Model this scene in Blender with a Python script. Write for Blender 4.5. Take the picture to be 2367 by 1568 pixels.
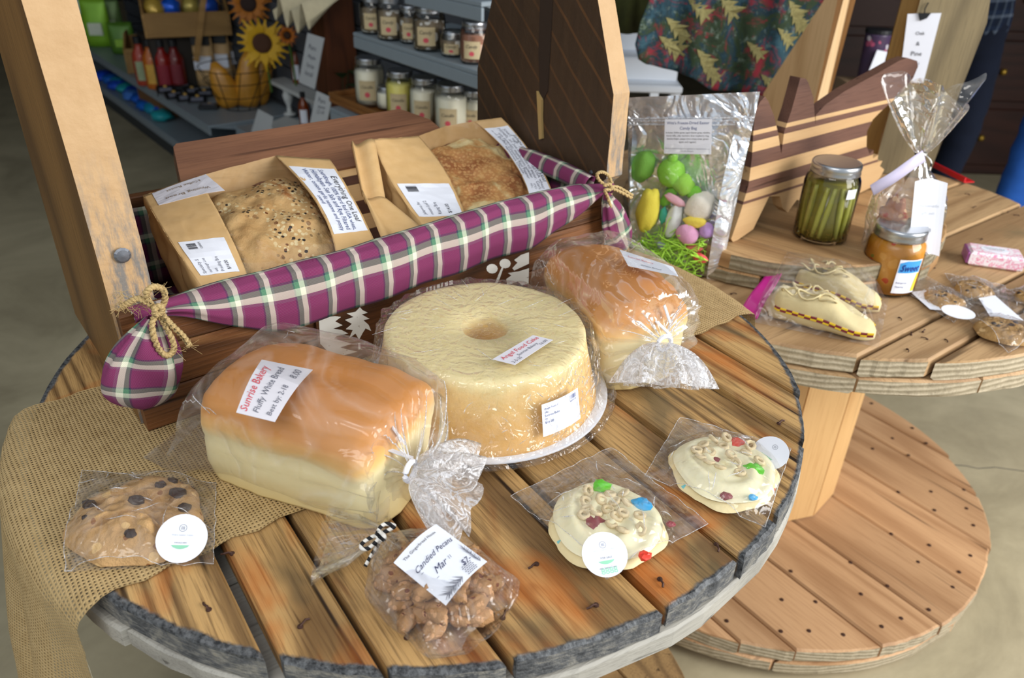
import bpy, bmesh, math, random
from mathutils import Vector, Matrix, noise
C = bpy.context.scene.collection
for o in list(bpy.data.objects): bpy.data.objects.remove(o)
R = random.Random(7)
PI = math.pi
V3 = Vector
# ---------------------------------------------------------------- camera
FPX, PITCH, ROLL, CZ = 1800.0, 0.5356, 0.0338, 1.37
T1, T2, T3 = CZ - .5255, CZ - .607, CZ - 1.28        # front table top, rear table top, rear spool foot
cR, sR, cP, sP = math.cos(ROLL), math.sin(ROLL), math.cos(PITCH), math.sin(PITCH)
Fw, Up, Rt = V3((0, cP, -sP)), V3((0, sP, cP)), V3((1, 0, 0))
cam_d = bpy.data.cameras.new('camera'); cam = bpy.data.objects.new('camera', cam_d); C.objects.link(cam)
X_ = Rt*cR + Up*sR; Y_ = Rt*-sR + Up*cR
cam.matrix_world = Matrix(((X_.x, Y_.x, -Fw.x, 0), (X_.y, Y_.y, -Fw.y, 0), (X_.z, Y_.z, -Fw.z, CZ), (0, 0, 0, 1)))
cam_d.sensor_width = 36; cam_d.lens = FPX/2367*36; cam_d.clip_start = .02; cam_d.clip_end = 60
cam_d.dof.use_dof = True; cam_d.dof.focus_distance = .82; cam_d.dof.aperture_fstop = 6.3
bpy.context.scene.camera = cam
# ---------------------------------------------------------------- world, light, exposure
w = bpy.data.worlds.new('world'); bpy.context.scene.world = w; w.use_nodes = True
w.node_tree.nodes['Background'].inputs[0].default_value = (.80, .90, 1.0, 1)
w.node_tree.nodes['Background'].inputs[1].default_value = .46
def area(name, loc, target, sx, sy, power, col):
    d = bpy.data.lights.new(name, 'AREA'); d.shape = 'RECTANGLE'; d.size = sx; d.size_y = sy; d.energy = power; d.color = col
    o = bpy.data.objects.new(name, d); C.objects.link(o); o.location = loc
    o.rotation_euler = (V3(target) - V3(loc)).to_track_quat('-Z', 'Y').to_euler(); return o
area('open_shop_door_daylight', (2.6, .1, 1.75), (.25, 1.15, .6), 1.8, 1.6, 74, (1.0, .985, .96))
area('added_camera_fill', (-.5, -.7, 2.5), (.1, 1.1, .8), 1.4, .8, 15, (1.0, .96, .9))  # added fill from the camera side, not a lamp of the shop
vs = bpy.context.scene.view_settings
vs.view_transform = 'Standard'; vs.look = 'None'; vs.exposure = 0.5; vs.gamma = 1; vs.use_curve_mapping = False

# ---------------------------------------------------------------- surveying helpers: a pixel of the photograph to a point of the place
def ray(px, py):
    x = (px - 1183.5)/FPX; y = -(py - 784)/FPX
    return Rt*(cR*x - sR*y) + Up*(sR*x + cR*y) + Fw
def gz(px, py, z):
    d = ray(px, py); return V3((0, 0, CZ)) + d*((z - CZ)/d.z)
def gp(px, py, P, n):
    d = ray(px, py); o = V3((0, 0, CZ)); return o + d*((P - o).dot(n)/d.dot(n))
# frame of the bread box on the front table: l along its front, t to its back, h up
BL = V3((-.386, .66, T1)); BU = V3((.7783, .6279, 0)); BB = V3((-.6279, .7783, 0))
def bx(l, t, h): return BL + BU*l + BB*t + V3((0, 0, h))
def bt(px, py, t): return gp(px, py, BL + BB*t, BB)
# ---------------------------------------------------------------- object helpers
W = {}
def reg(o, M, parent=None):
    C.objects.link(o)
    if parent is not None:
        o.parent = parent; o.matrix_local = M; W[o.name] = W[parent.name] @ M
    else:
        o.matrix_world = M; W[o.name] = M.copy()
    return o
def tag(o, label=None, cat=None, group=None, kind=None):
    if label: o['label'] = label
    if cat: o['category'] = cat
    if group: o['group'] = group
    if kind: o['kind'] = kind
    return o
def TR(loc, rz=0, rx=0, ry=0):
    return Matrix.Translation(V3(loc)) @ Matrix.Rotation(rz, 4, 'Z') @ Matrix.Rotation(ry, 4, 'Y') @ Matrix.Rotation(rx, 4, 'X')
def thing(name, label, cat, loc=(0, 0, 0), rz=0, group=None, M=None):
    o = bpy.data.objects.new(name, None); o.empty_display_size = .02
    reg(o, M if M is not None else TR(loc, rz)); return tag(o, label, cat, group)
def mk(name, V, F, m, parent=None, smooth=False, M=None, world=False, mi=None, label=None):
    """one mesh object; V in the local frame given by M (relative to parent), or in world coordinates"""
    me = bpy.data.meshes.new(name)
    if M is None: M = Matrix.Identity(4)
    if world:
        inv = ((W[parent.name] @ M) if parent is not None else M).inverted()
        V = [inv @ V3(v) for v in V]
    me.from_pydata([tuple(v) for v in V], [], F)
    ms = m if isinstance(m, (list, tuple)) else [m]
    for k in ms: me.materials.append(k)
    if mi: me.polygons.foreach_set('material_index', mi)
    if smooth: me.polygons.foreach_set('use_smooth', [True]*len(me.polygons))
    me.update(); o = bpy.data.objects.new(name, me); reg(o, M, parent)
    if label: o['label'] = label
    return o
def clone(root, M, label=None, group=None):
    def cp(o, parent, M):
        c = o.copy(); reg(c, M, parent)
        for ch in o.children: cp(ch, c, ch.matrix_local.copy())
        return c
    kids = list(root.children); c = root.copy(); C.objects.link(c); c.matrix_world = M; W[c.name] = M.copy()
    for ch in kids: cp(ch, c, ch.matrix_local.copy())
    if label: c['label'] = label
    if group: c['group'] = group
    return c
class G:
    """collects shapes into one mesh"""
    def __init__(s): s.V = []; s.F = []; s.mi = []
    def add(s, V, F, mi=0):
        n = len(s.V); s.V += [V3(v) for v in V]; s.F += [tuple(i + n for i in f) for f in F]; s.mi += [mi]*len(F); return s
    def box(s, a, b, M=None, bev=0, mi=0):
        a = V3(a); b = V3(b); lo = V3(map(min, a, b)); hi = V3(map(max, a, b))
        if bev:
            V = []
            for z, i in ((lo.z, bev), (lo.z + bev, 0), (hi.z - bev, 0), (hi.z, bev)):
                for x, y in ((lo.x+i, lo.y+i), (hi.x-i, lo.y+i), (hi.x-i, hi.y-i), (lo.x+i, hi.y-i)): V.append(V3((x, y, z)))
            F = [(3, 2, 1, 0), (12, 13, 14, 15)]
            for k in range(3):
                for j in range(4): F.append((k*4+j, k*4+(j+1) % 4, k*4+4+(j+1) % 4, k*4+4+j))
        else:
            V = [V3((x, y, z)) for z in (lo.z, hi.z) for x, y in ((lo.x, lo.y), (hi.x, lo.y), (hi.x, hi.y), (lo.x, hi.y))]
            F = [(3, 2, 1, 0), (4, 5, 6, 7), (0, 1, 5, 4), (1, 2, 6, 5), (2, 3, 7, 6), (3, 0, 4, 7)]
        if M is not None: V = [M @ v for v in V]
        return s.add(V, F, mi)
    def loft(s, rings, cap=True, close=False, mi=0):
        n = len(rings[0]); V = [p for r in rings for p in r]; F = []
        m = len(rings)
        for k in range(m if close else m-1):
            a = k*n; b = ((k+1) % m)*n
            for j in range(n): F.append((a+j, a+(j+1) % n, b+(j+1) % n, b+j))
        if cap and not close: F += [tuple(range(n-1, -1, -1)), tuple(range((m-1)*n, m*n))]
        return s.add(V, F, mi)
    def lathe(s, prof, seg=32, c=(0, 0, 0), cap=True, mi=0, M=None):
        c = V3(c); rings = [[c + V3((r*math.cos(2*PI*j/seg), r*math.sin(2*PI*j/seg), z)) for j in range(seg)] for r, z in prof]
        if M is not None: rings = [[M @ p for p in r] for r in rings]
        return s.loft(rings, cap, mi=mi)
    def tube(s, pts, r, seg=6, close=False, mi=0):
        pts = [V3(p) for p in pts]; n = len(pts); rings = []; up = V3((.13, .21, .97))
        for i, p in enumerate(pts):
            if close: d = pts[(i+1) % n] - pts[i-1]
            else: d = pts[min(i+1, n-1)] - pts[max(i-1, 0)]
            if d.length < 1e-9: d = V3((0, 0, 1))
            d.normalize(); x = d.cross(up)
            if x.length < .1: x = d.cross(V3((1, 0, 0)))
            x.normalize(); y = d.cross(x); up = -y if False else up
            rr = r[i] if isinstance(r, (list, tuple)) else r
            rings.append([p + x*rr*math.cos(2*PI*j/seg) + y*rr*math.sin(2*PI*j/seg) for j in range(seg)])
        return s.loft(rings, True, close, mi)
    def grid(s, fn, nu, nv, mi=0, flip=False):
        V = [fn(i/nu, j/nv) for j in range(nv+1) for i in range(nu+1)]; F = []
        for j in range(nv):
            for i in range(nu):
                a = j*(nu+1)+i; f = (a, a+1, a+nu+2, a+nu+1); F.append(f[::-1] if flip else f)
        return s.add(V, F, mi)
    def slab(s, fn, nu, nv, off, mi=0):
        """closed thin sheet: fn(u,v) and fn shifted by vector off(u,v)"""
        top = [fn(i/nu, j/nv) for j in range(nv+1) for i in range(nu+1)]
        o = off if callable(off) else (lambda u, v: off)
        bot = [top[j*(nu+1)+i] - o(i/nu, j/nv) for j in range(nv+1) for i in range(nu+1)]
        n = len(top); F = []
        for j in range(nv):
            for i in range(nu):
                a = j*(nu+1)+i; F.append((a, a+1, a+nu+2, a+nu+1)); F.append((n+a+nu+1, n+a+nu+2, n+a+1, n+a))
        for i in range(nu):
            F.append((i+1, i, n+i, n+i+1)); a = nv*(nu+1)+i; F.append((a, a+1, n+a+1, n+a))
        for j in range(nv):
            a = j*(nu+1); F.append((a, a+nu+1, n+a+nu+1, n+a)); a += nu; F.append((a+nu+1, a, n+a, n+a+nu+1))
        return s.add(top+bot, F, mi)
    def prism(s, poly, fn, w0, w1, mi=0):
        """2D outline (u,v) swept from w0 to w1 through fn(u,v,w)"""
        n = len(poly); V = [fn(u, v, w0) for u, v in poly] + [fn(u, v, w1) for u, v in poly]
        from mathutils.geometry import tessellate_polygon
        tri = tessellate_polygon([[V3((u, v, 0)) for u, v in poly]])
        F = [tuple(t) for t in tri] + [tuple(n+i for i in t[::-1]) for t in tri] + [(i, (i+1) % n, n+(i+1) % n, n+i) for i in range(n)]
        return s.add(V, F, mi)
    def blob(s, c, rx, ry, rz, seed=0, amp=.15, fr=2.0, nu=12, nv=8, M=None, mi=0):
        c = V3(c); V = []
        for j in range(nv+1):
            th = PI*j/nv
            for i in range(nu):
                ph = 2*PI*i/nu; d = V3((math.sin(th)*math.cos(ph), math.sin(th)*math.sin(ph), math.cos(th)))
                k = 1 + amp*noise.noise(d*fr + V3((seed*3.7, seed*1.3, seed)))
                p = V3((d.x*rx*k, d.y*ry*k, d.z*rz*k)); V.append(c + (M @ p if M is not None else p))
        F = []
        for j in range(nv):
            for i in range(nu): F.append((j*nu+i, (j+1)*nu+i, (j+1)*nu+(i+1) % nu, j*nu+(i+1) % nu))
        return s.add(V, F, mi)
    def out(s, name, m, parent=None, smooth=False, M=None, world=False, label=None, fix=True):
        o = mk(name, s.V, s.F, m, parent, smooth, M, world, s.mi if isinstance(m, (list, tuple)) else None, label)
        if fix:
            bm = bmesh.new(); bm.from_mesh(o.data); bmesh.ops.recalc_face_normals(bm, faces=bm.faces); bm.to_mesh(o.data); bm.free()
        return o
def autosmooth(o, ang=.6):
    bm = bmesh.new(); bm.from_mesh(o.data)
    for e in bm.edges: e.smooth = len(e.link_faces) != 2 or e.calc_face_angle(0) < ang
    for f in bm.faces: f.smooth = True
    bm.to_mesh(o.data); bm.free(); return o
def lerp(a, b, t): return a + (b-a)*t
def smooth01(x): x = max(0, min(1, x)); return x*x*(3-2*x)
def quadfn(tl, tr, br, bl, bow=None):
    """u to the right, v up"""
    def f(u, v):
        p = lerp(lerp(bl, br, u), lerp(tl, tr, u), v); return p + (bow(u, v) if bow else V3((0, 0, 0)))
    return f
# ---------------------------------------------------------------- lettering
def text2d(s, shear=0):
    cu = bpy.data.curves.new('lettering', 'FONT'); cu.body = s; cu.shear = shear; cu.resolution_u = 2; cu.size = 1
    o = bpy.data.objects.new('lettering', cu); C.objects.link(o)
    dg = bpy.context.evaluated_depsgraph_get(); dg.update(); me = o.evaluated_get(dg).to_mesh()
    V = [v.co.copy() for v in me.vertices]; F = [tuple(p.vertices) for p in me.polygons]
    o.evaluated_get(dg).to_mesh_clear(); bpy.data.objects.remove(o); bpy.data.curves.remove(cu); return V, F
def fnormal(fn, u, v):
    e = .01; a = fn(min(u+e, 1), v) - fn(max(u-e, 0), v); b = fn(u, min(v+e, 1)) - fn(u, max(v-e, 0)); n = a.cross(b)
    return n.normalized() if n.length > 0 else V3((0, 0, 1))
def lettering(fn, texts, parent, off=.0005, rot=0):
    """texts: (string, u0, v0, width, material[, shear, height factor, slope]); lengths as a fraction of the label's width, v0 of its height"""
    wid = (fn(1, .5) - fn(0, .5)).length; hei = (fn(.5, 1) - fn(.5, 0)).length; byk = {}
    for t in texts:
        s, u0, v0, tw, m = t[:5]; sh = t[5] if len(t) > 5 else 0; hf = t[6] if len(t) > 6 else 1; sl = t[7] if len(t) > 7 else 0
        V, F = text2d(s, sh)
        if not V: continue
        x0 = min(v.x for v in V); x1 = max(v.x for v in V); k = tw/(x1-x0)
        g = byk.setdefault(m.name, (m, G()))[1]; P = []
        for v in V:
            u = u0 + (v.x-x0)*k; vv = v0 + v.y*k*wid/hei*hf + (v.x-x0)*k*sl
            if rot: u, vv = (1-vv, u) if rot == 1 else (vv, 1-u) if rot == 3 else (1-u, 1-vv)
            P.append(fn(u, vv) + fnormal(fn, min(max(u, 0), 1), min(max(vv, 0), 1))*off)
        g.add(P, F)
    for m, g in byk.values(): g.out('lettering', m, parent, world=True, fix=False)
def label_on(fn, m, parent, texts=(), name='sticker', lift=.0006, thick=.0003, nu=8, nv=8, label=None, rot=0):
    g = G()
    f2 = lambda u, v: fn(u, v) + fnormal(fn, u, v)*lift
    g.slab(f2, nu, nv, lambda u, v: fnormal(fn, u, v)*thick)
    o = g.out(name, m, parent, smooth=False, world=True, label=label)
    if texts: lettering(f2, texts, o, rot=rot)
    return o, f2
def bars(f2, parent, m, u0, v0, u1, v1, n=14, seed=1, horiz=False):
    """a printed bar code strip"""
    rr = random.Random(seed); g = G(); x = 0
    for i in range(n):
        a = i/n; b = a + rr.choice((.3, .45, .7))/n
        q = [(lerp(u0, u1, a), v0), (lerp(u0, u1, b), v0), (lerp(u0, u1, b), v1), (lerp(u0, u1, a), v1)] if not horiz else [(u0, lerp(v0, v1, a)), (u1, lerp(v0, v1, a)), (u1, lerp(v0, v1, b)), (u0, lerp(v0, v1, b))]
        g.add([f2(u, v) + fnormal(f2, u, v)*.0005 for u, v in q], [(0, 1, 2, 3)])
    g.out('bar_code', m, parent, world=True, fix=False)
# ---------------------------------------------------------------- materials
class N:
    def __init__(s, name):
        s.m = bpy.data.materials.new(name); s.m.use_nodes = True; s.t = s.m.node_tree; s.t.nodes.clear()
    def n(s, typ, ins=None, **kw):
        nd = s.t.nodes.new('ShaderNode' + typ)
        for k, v in kw.items(): setattr(nd, k, v)
        for k, v in (ins or {}).items():
            i = nd.inputs[k]
            if isinstance(v, bpy.types.NodeSocket): s.t.links.new(v, i)
            elif isinstance(v, bpy.types.Node): s.t.links.new(v.outputs[0], i)
            else:
                if hasattr(i.default_value, '__len__') and len(i.default_value) == 4 and len(v) == 3: v = (*v, 1)
                i.default_value = v
        return nd
    def ramp(s, fac, stops, interp='LINEAR'):
        nd = s.n('ValToRGB', {0: fac}); r = nd.color_ramp; r.interpolation = interp
        while len(r.elements) > 1: r.elements.remove(r.elements[-1])
        for i, (p, c) in enumerate(stops):
            e = r.elements[0] if i == 0 else r.elements.new(p)
            e.position = p; e.color = (*c, 1) if len(c) == 3 else c
        return nd.outputs[0]
    def math(s, op, a, b=0, c=None, clamp=False):
        ins = {0: a, 1: b}
        if c is not None: ins[2] = c
        return s.n('Math', ins, operation=op, use_clamp=clamp).outputs[0]
    def mix(s, fac, a, b, mode='MIX'):
        nd = s.t.nodes.new('ShaderNodeMix'); nd.data_type = 'RGBA'; nd.blend_type = mode
        for i, v in ((0, fac), (6, a), (7, b)):
            if isinstance(v, bpy.types.NodeSocket): s.t.links.new(v, nd.inputs[i])
            else: nd.inputs[i].default_value = (*v, 1) if hasattr(v, '__len__') and len(v) == 3 else v
        return nd.outputs[2]
    def coords(s, scale=(1, 1, 1), rnd=0, obj=None, kind='Object'):
        tc = s.n('TexCoord'); 
        if obj is not None: tc.object = obj
        v = tc.outputs[kind]
        if rnd:
            oi = s.n('ObjectInfo'); r = s.n('VectorMath', {0: (7.3, 3.1, 5.7), 3: oi.outputs['Random']}, operation='SCALE').outputs[0]
            r = s.n('VectorMath', {0: r, 3: rnd}, operation='SCALE').outputs[0]
            v = s.n('VectorMath', {0: v, 1: r}, operation='ADD').outputs[0]
        return s.n('Mapping', {0: v, 3: scale}).outputs[0]
    def noise(s, vec, scale, detail=3, rough=.55, dist=0, out=0):
        return s.n('TexNoise', {'Vector': vec, 'Scale': scale, 'Detail': detail, 'Roughness': rough, 'Distortion': dist}).outputs[out]
    def bump(s, h, strength=.3, dist=.01, normal=None):
        ins = {'Height': h, 'Strength': strength, 'Distance': dist}
        if normal is not None: ins['Normal'] = normal
        return s.n('Bump', ins).outputs[0]
    def out(s, sh):
        o = s.n('OutputMaterial', {0: sh}); return s.m
    def pbr(s, col, rough=.6, metal=0, normal=None, **kw):
        ins = {'Base Color': col, 'Roughness': rough, 'Metallic': metal}
        if normal is not None: ins['Normal'] = normal
        for k, v in kw.items(): ins[k.replace('_', ' ')] = v
        return s.out(s.n('BsdfPrincipled', ins))
def rgb(h):
    c = [int(h[i:i+2], 16)/255 for i in (0, 2, 4)]; return tuple(x/12.92 if x < .04045 else ((x+.055)/1.055)**2.4 for x in c)
def plain(name, h, rough=.55, metal=0, var=.12, sc=40, bump=.0, **kw):
    n = N(name); v = n.coords(); f = n.noise(v, sc, 3); c = rgb(h)
    col = n.mix(f, tuple(x*(1-var) for x in c), tuple(min(1, x*(1+var)) for x in c))
    nb = n.bump(f, bump, .002) if bump else None
    return n.pbr(col, rough, metal, nb, **kw)
def wood(name, light, mid, dark, axis='X', grain=1.0, rough=.6, stain=None, rim=None, obj=None, bump=.25, streak=.5, rings=9):
    """grain along a local axis; every object gets its own stretch of the grain"""
    n = N(name); sc = {'X': (1, 9, 9), 'Y': (9, 1, 9), 'Z': (9, 9, 1)}[axis]
    q = lambda a_, b_: tuple(b_ if x > 1 else a_ for x in sc)
    lo = n.noise(n.coords(q(1, 7), rnd=3), 1.5*grain, 3, .5, .4)
    field = n.noise(n.coords(q(.55, 4.2), rnd=3), 1.0*grain, 1, .4, .25)
    wave = n.math('ADD', .5, n.math('MULTIPLY', .5, n.math('SINE', n.math('MULTIPLY', field, rings*8.0))))
    fine = n.noise(n.coords(q(5, 130), rnd=3), 3*grain, 3, .6)
    crack = n.math('MULTIPLY', n.math('SUBTRACT', n.noise(n.coords(q(1.6, 46), rnd=3), 1.6*grain, 2, .5), .66, clamp=True), 14, clamp=True)
    c = n.mix(lo, rgb(light), rgb(mid))
    c = n.mix(n.math('MULTIPLY', n.math('POWER', wave, 2.6), streak*.85), c, rgb(dark))
    c = n.mix(n.math('MULTIPLY', n.math('SUBTRACT', fine, .47, clamp=True), 3.2*streak, clamp=True), c, rgb(dark))
    c = n.mix(n.math('MULTIPLY', crack, min(1, streak*1.3)), c, tuple(x*.35 for x in rgb(dark)))
    # object to object variation
    oi = n.n('ObjectInfo').outputs['Random']; hs = n.n('HueSaturation', {'Value': n.math('ADD', .86, n.math('MULTIPLY', oi, .26)), 'Color': c}); c = hs.outputs[0]
    if stain:
        for col, thr, scl, seed in stain:
            q = n.noise(n.coords(tuple(x*.33 if x > 1 else 1.7 for x in sc), rnd=1+seed), scl, 3, .6, .6)
            f = n.math('MULTIPLY', n.math('SUBTRACT', q, thr, clamp=True), 6.5, clamp=True); c = n.mix(f, c, n.mix(.72, c, rgb(col)))
    r = rough
    if rim:      # painted or weathered band round a disc: centre object, radius, width, colours
        ob, rad, wid, ca, cb = rim
        tc = n.n('TexCoord'); tc.object = ob; p = tc.outputs['Object']; sx = n.n('SeparateXYZ', {0: p})
        d = n.math('SQRT', n.math('ADD', n.math('POWER', sx.outputs[0], 2), n.math('POWER', sx.outputs[1], 2)))
        nn = n.noise(p, 22, 4, .7); d = n.math('ADD', d, n.math('MULTIPLY', n.math('SUBTRACT', nn, .5), wid*1.5))
        f = n.math('MULTIPLY', n.math('SUBTRACT', d, rad-wid), 1/(wid*.35), clamp=True)
        gn = n.noise(p, 160, 4, .7); c = n.mix(f, c, n.mix(n.math('MULTIPLY', n.math('SUBTRACT', gn, .38), 4, clamp=True), rgb(ca), rgb(cb)))
    h = n.math('SUBTRACT', n.math('ADD', n.math('MULTIPLY', wave, -.5), fine), crack)
    return n.pbr(c, r, 0, n.bump(h, bump, .0015), Specular_IOR_Level=.35)
def film(name, haze=.05, tint=(1, 1, 1), sc=45, bump=.6, gloss=.9, rough=.09, anis=(1, 1, 1), dens=1.0):
    """clear plastic film: see-through with sharp reflections on its creases and a little milkiness"""
    n = N(name); v = n.coords(anis); a = n.noise(v, sc, 2, .5, .8); b = n.noise(v, sc*.35, 2, .5, 1.5)
    rid = n.math('ABSOLUTE', n.math('SUBTRACT', a, .5)); rid2 = n.math('ABSOLUTE', n.math('SUBTRACT', b, .5))
    h = n.math('ADD', rid, n.math('MULTIPLY', rid2, 2.2)); nb = n.bump(h, bump, .012)
    fr = n.n('Fresnel', {'IOR': 1.5, 'Normal': nb}).outputs[0]
    tr = n.n('BsdfTransparent', {0: tuple(1-.03*dens for _ in range(3))}); gl = n.n('BsdfGlossy', {'Color': (1, 1, 1), 'Roughness': rough, 'Normal': nb})
    hz = n.n('BsdfDiffuse', {'Color': tint, 'Normal': nb}); tl = n.n('BsdfTranslucent', {'Color': tint}); hz = n.n('MixShader', {0: .4, 1: hz, 2: tl})
    crease = n.math('SUBTRACT', 1, n.math('MULTIPLY', rid2, 16, clamp=True))
    hf = n.math('MULTIPLY', n.math('ADD', .55, n.math('MULTIPLY', crease, 1.6)), haze, clamp=True)
    m1 = n.n('MixShader', {0: hf, 1: tr, 2: hz}); m2 = n.n('MixShader', {0: n.math('MULTIPLY', n.math('MINIMUM', fr, .34), gloss), 1: m1, 2: gl})
    return n.out(m2)
def glassy(name, col=(1, 1, 1), dens=.06):
    n = N(name); fr = n.n('Fresnel', {'IOR': 1.45}).outputs[0]
    tr = n.n('BsdfTransparent', {0: tuple(1-dens*(1.1-c) - .02 for c in col)}); gl = n.n('BsdfGlossy', {'Color': (1, 1, 1), 'Roughness': .03})
    return n.out(n.n('MixShader', {0: fr, 1: tr, 2: gl}))
def speckle(name, base, spots, rough=.8, bump=.4, sc=1.0, sheen=None):
    """spots: (colour, voronoi scale, radius, chance)"""
    n = N(name); v = n.coords(); f = n.noise(v, 18*sc, 4, .6); c = n.mix(f, rgb(base[0]), rgb(base[1]))
    hh = n.noise(v, 70*sc, 4, .65)
    for i, (col, scl, rad, ch) in enumerate(spots):
        wv = n.n('VectorMath', {0: v, 1: n.n('VectorMath', {0: n.noise(v, scl*.8, 2, .5, 0, 1), 3: .6/scl}, operation='SCALE').outputs[0]}, operation='ADD').outputs[0]
        vo = n.n('TexVoronoi', {'Vector': wv, 'Scale': scl})
        pick = n.math('LESS_THAN', n.n('SeparateXYZ', {0: vo.outputs['Color']}).outputs[0], ch)
        k = n.math('MULTIPLY', n.math('LESS_THAN', vo.outputs['Distance'], rad), pick); c = n.mix(k, c, rgb(col))
        hh = n.math('ADD', hh, n.math('MULTIPLY', k, .5))
    return n.pbr(c, rough, 0, n.bump(hh, bump, .003))
def crust(name, stops, axis=2, lo=0, hi=.12, rough=.6, spread=.25, nsc=9, bump=.15, sub=.05, fine=60):
    """bread crust coloured by height on the loaf (its own bake, not its light)"""
    n = N(name); v = n.coords(); s = n.n('SeparateXYZ', {0: v}).outputs[axis]
    f = n.math('DIVIDE', n.math('SUBTRACT', s, lo), hi-lo); nz = n.noise(v, nsc, 4, .6)
    f = n.math('ADD', f, n.math('MULTIPLY', n.math('SUBTRACT', nz, .5), spread)); c = n.ramp(f, [(p, rgb(h)) for p, h in stops])
    g = n.noise(v, fine, 4, .65); c = n.mix(n.math('MULTIPLY', g, .25), c, (.95, .80, .52), 'MULTIPLY')
    return n.pbr(c, rough, 0, n.bump(g, bump, .004), Subsurface_Weight=sub, Subsurface_Radius=(.01, .006, .003))
def plaid(name, scale=1.0):
    """woven check: weft colours by u, warp colours by v (UV in metres)"""
    n = N(name); uv = n.n('TexCoord').outputs['UV']; s = n.n('SeparateXYZ', {0: uv}); cols = []
    st = [(0, '8f0c5c'), (.40, '7f0b54'), (.44, '1f2247'), (.48, '6f9a78'), (.66, 'e9ead6'), (.86, 'b55a86'), (.90, '8f0c5c')]
    st = [(0, '70034a'), (.48, '12163a'), (.53, '467a5a'), (.67, 'd8d8c0'), (.83, '70405e'), (.90, '70034a')]
    for k in (0, 1):
        f = n.math('FRACT', n.math('MULTIPLY', s.outputs[k], 1/(.046*scale))); cols.append(n.ramp(f, [(p, rgb(h)) for p, h in st], 'CONSTANT'))
    c = n.mix(.5, cols[0], cols[1])
    wv = n.n('TexWave', {'Vector': uv, 'Scale': 380, 'Distortion': .5}, bands_direction='DIAGONAL').outputs[1]
    c = n.mix(n.math('MULTIPLY', wv, .05), c, (.9, .9, .92)); fz = n.noise(uv, 600, 3)
    return n.pbr(c, .9, 0, n.bump(n.math('ADD', wv, n.math('MULTIPLY', fz, .6)), .2, .001), Sheen_Weight=.0)
def burlap(name, base='b99c68', dark='86693a', pitch=.0038, hole=.34, light='dcc292'):
    n = N(name); uv = n.n('TexCoord').outputs['UV']
    uv = n.n('VectorMath', {0: uv, 1: n.n('VectorMath', {0: n.noise(uv, 14, 2, .5, 0, 1), 3: .004}, operation='SCALE').outputs[0]}, operation='ADD').outputs[0]
    s = n.n('SeparateXYZ', {0: uv}); a = []
    for k in (0, 1):
        x = n.math('MULTIPLY', s.outputs[k], 1/pitch)
        a.append(n.math('ABSOLUTE', n.math('SINE', n.math('MULTIPLY', x, PI))))
    wid = n.noise(uv, 60, 3, .6)
    h = n.math('MAXIMUM', a[0], a[1]); par = n.math('SINE', n.math('MULTIPLY', n.math('ADD', n.math('FLOOR', n.math('MULTIPLY', s.outputs[0], 1/pitch)), n.math('FLOOR', n.math('MULTIPLY', s.outputs[1], 1/pitch))), PI/2))
    solid = n.math('GREATER_THAN', n.math('ADD', h, n.math('MULTIPLY', n.math('SUBTRACT', wid, .5), .35)), 1-hole)
    solid = n.math('GREATER_THAN', h, n.math('ADD', .52, n.math('MULTIPLY', n.math('SUBTRACT', wid, .5), .6)))
    f = n.noise(uv, 300, 4, .7); c = n.mix(f, rgb(dark), rgb(light)); c = n.mix(.45, c, rgb(base))
    c = n.mix(n.math('MULTIPLY', n.math('SUBTRACT', wid, .35, clamp=True), .8, clamp=True), c, rgb(dark))
    bs = n.n('BsdfPrincipled', {'Base Color': c, 'Roughness': .9, 'Normal': n.bump(n.math('ADD', h, n.math('MULTIPLY', f, .3)), .8, .002)})
    fac = n.math('MAXIMUM', solid, .12)
    return n.out(n.n('MixShader', {0: fac, 1: n.n('BsdfTransparent'), 2: bs}))
M = {}
M['concrete'] = (lambda n: (lambda v: n.pbr(n.mix(n.math('MULTIPLY', n.math('SUBTRACT', n.noise(v, 2.2, 6, .65, .8), .35, clamp=True), 2.2, clamp=True), n.mix(n.noise(v, 9, 6, .7), rgb('8a8068'), rgb('a69a7c')), rgb('c4b898')), n.math('ADD', .38, n.math('MULTIPLY', n.noise(v, 5, 4), .3)), 0, n.bump(n.noise(v, 30, 5), .1, .01)))(n.coords()))(N('polished_concrete'))
M['paper'] = plain('white_sticker_paper', 'e9ecf6', .45, var=.02)
M['paper_gray'] = plain('hand_cut_paper', 'd6d3da', .7, var=.03)
M['kraft'] = (lambda n: (lambda v: n.pbr(n.mix(n.noise(v, 60, 4, .6), rgb('c79f66'), rgb('d9b582')), .55, 0, n.bump(n.noise(v, 9, 3, .5, 1.2), .35, .01)))(n.coords()))(N('kraft_paper'))
M['ink'] = plain('black_ink', '23232b', .6); M['ink_gray'] = plain('gray_ink', '6d6f7c', .6); M['ink_blue'] = plain('blue_ink', '1f3a78', .6)
M['ink_red'] = plain('red_pen', 'd0515c', .6); M['ink_mint'] = plain('mint_ink', '8fcfae', .6); M['ink_pen'] = plain('dark_blue_pen', '232a55', .6); M['ink_brown'] = plain('brown_ink', '8f7a62', .6)
M['steel_lid'] = plain('brushed_steel', 'b9bcc0', .28, .95, .05, 90); M['gray_metal'] = plain('gray_painted_metal', '8d979f', .45, .1, .06)
M['dark_metal'] = plain('dark_bronze_metal', '3a332c', .5, .6); M['nail'] = plain('rusty_nail', '4a3128', .6, .5); M['galv'] = plain('galvanised_nail', '7c8088', .45, .8)
M['glass'] = glassy('clear_jar_glass', (.9, .97, .93)); M['dark_gray'] = plain('dark_gray_slat_board', '3f4348', .6, var=.1)
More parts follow.
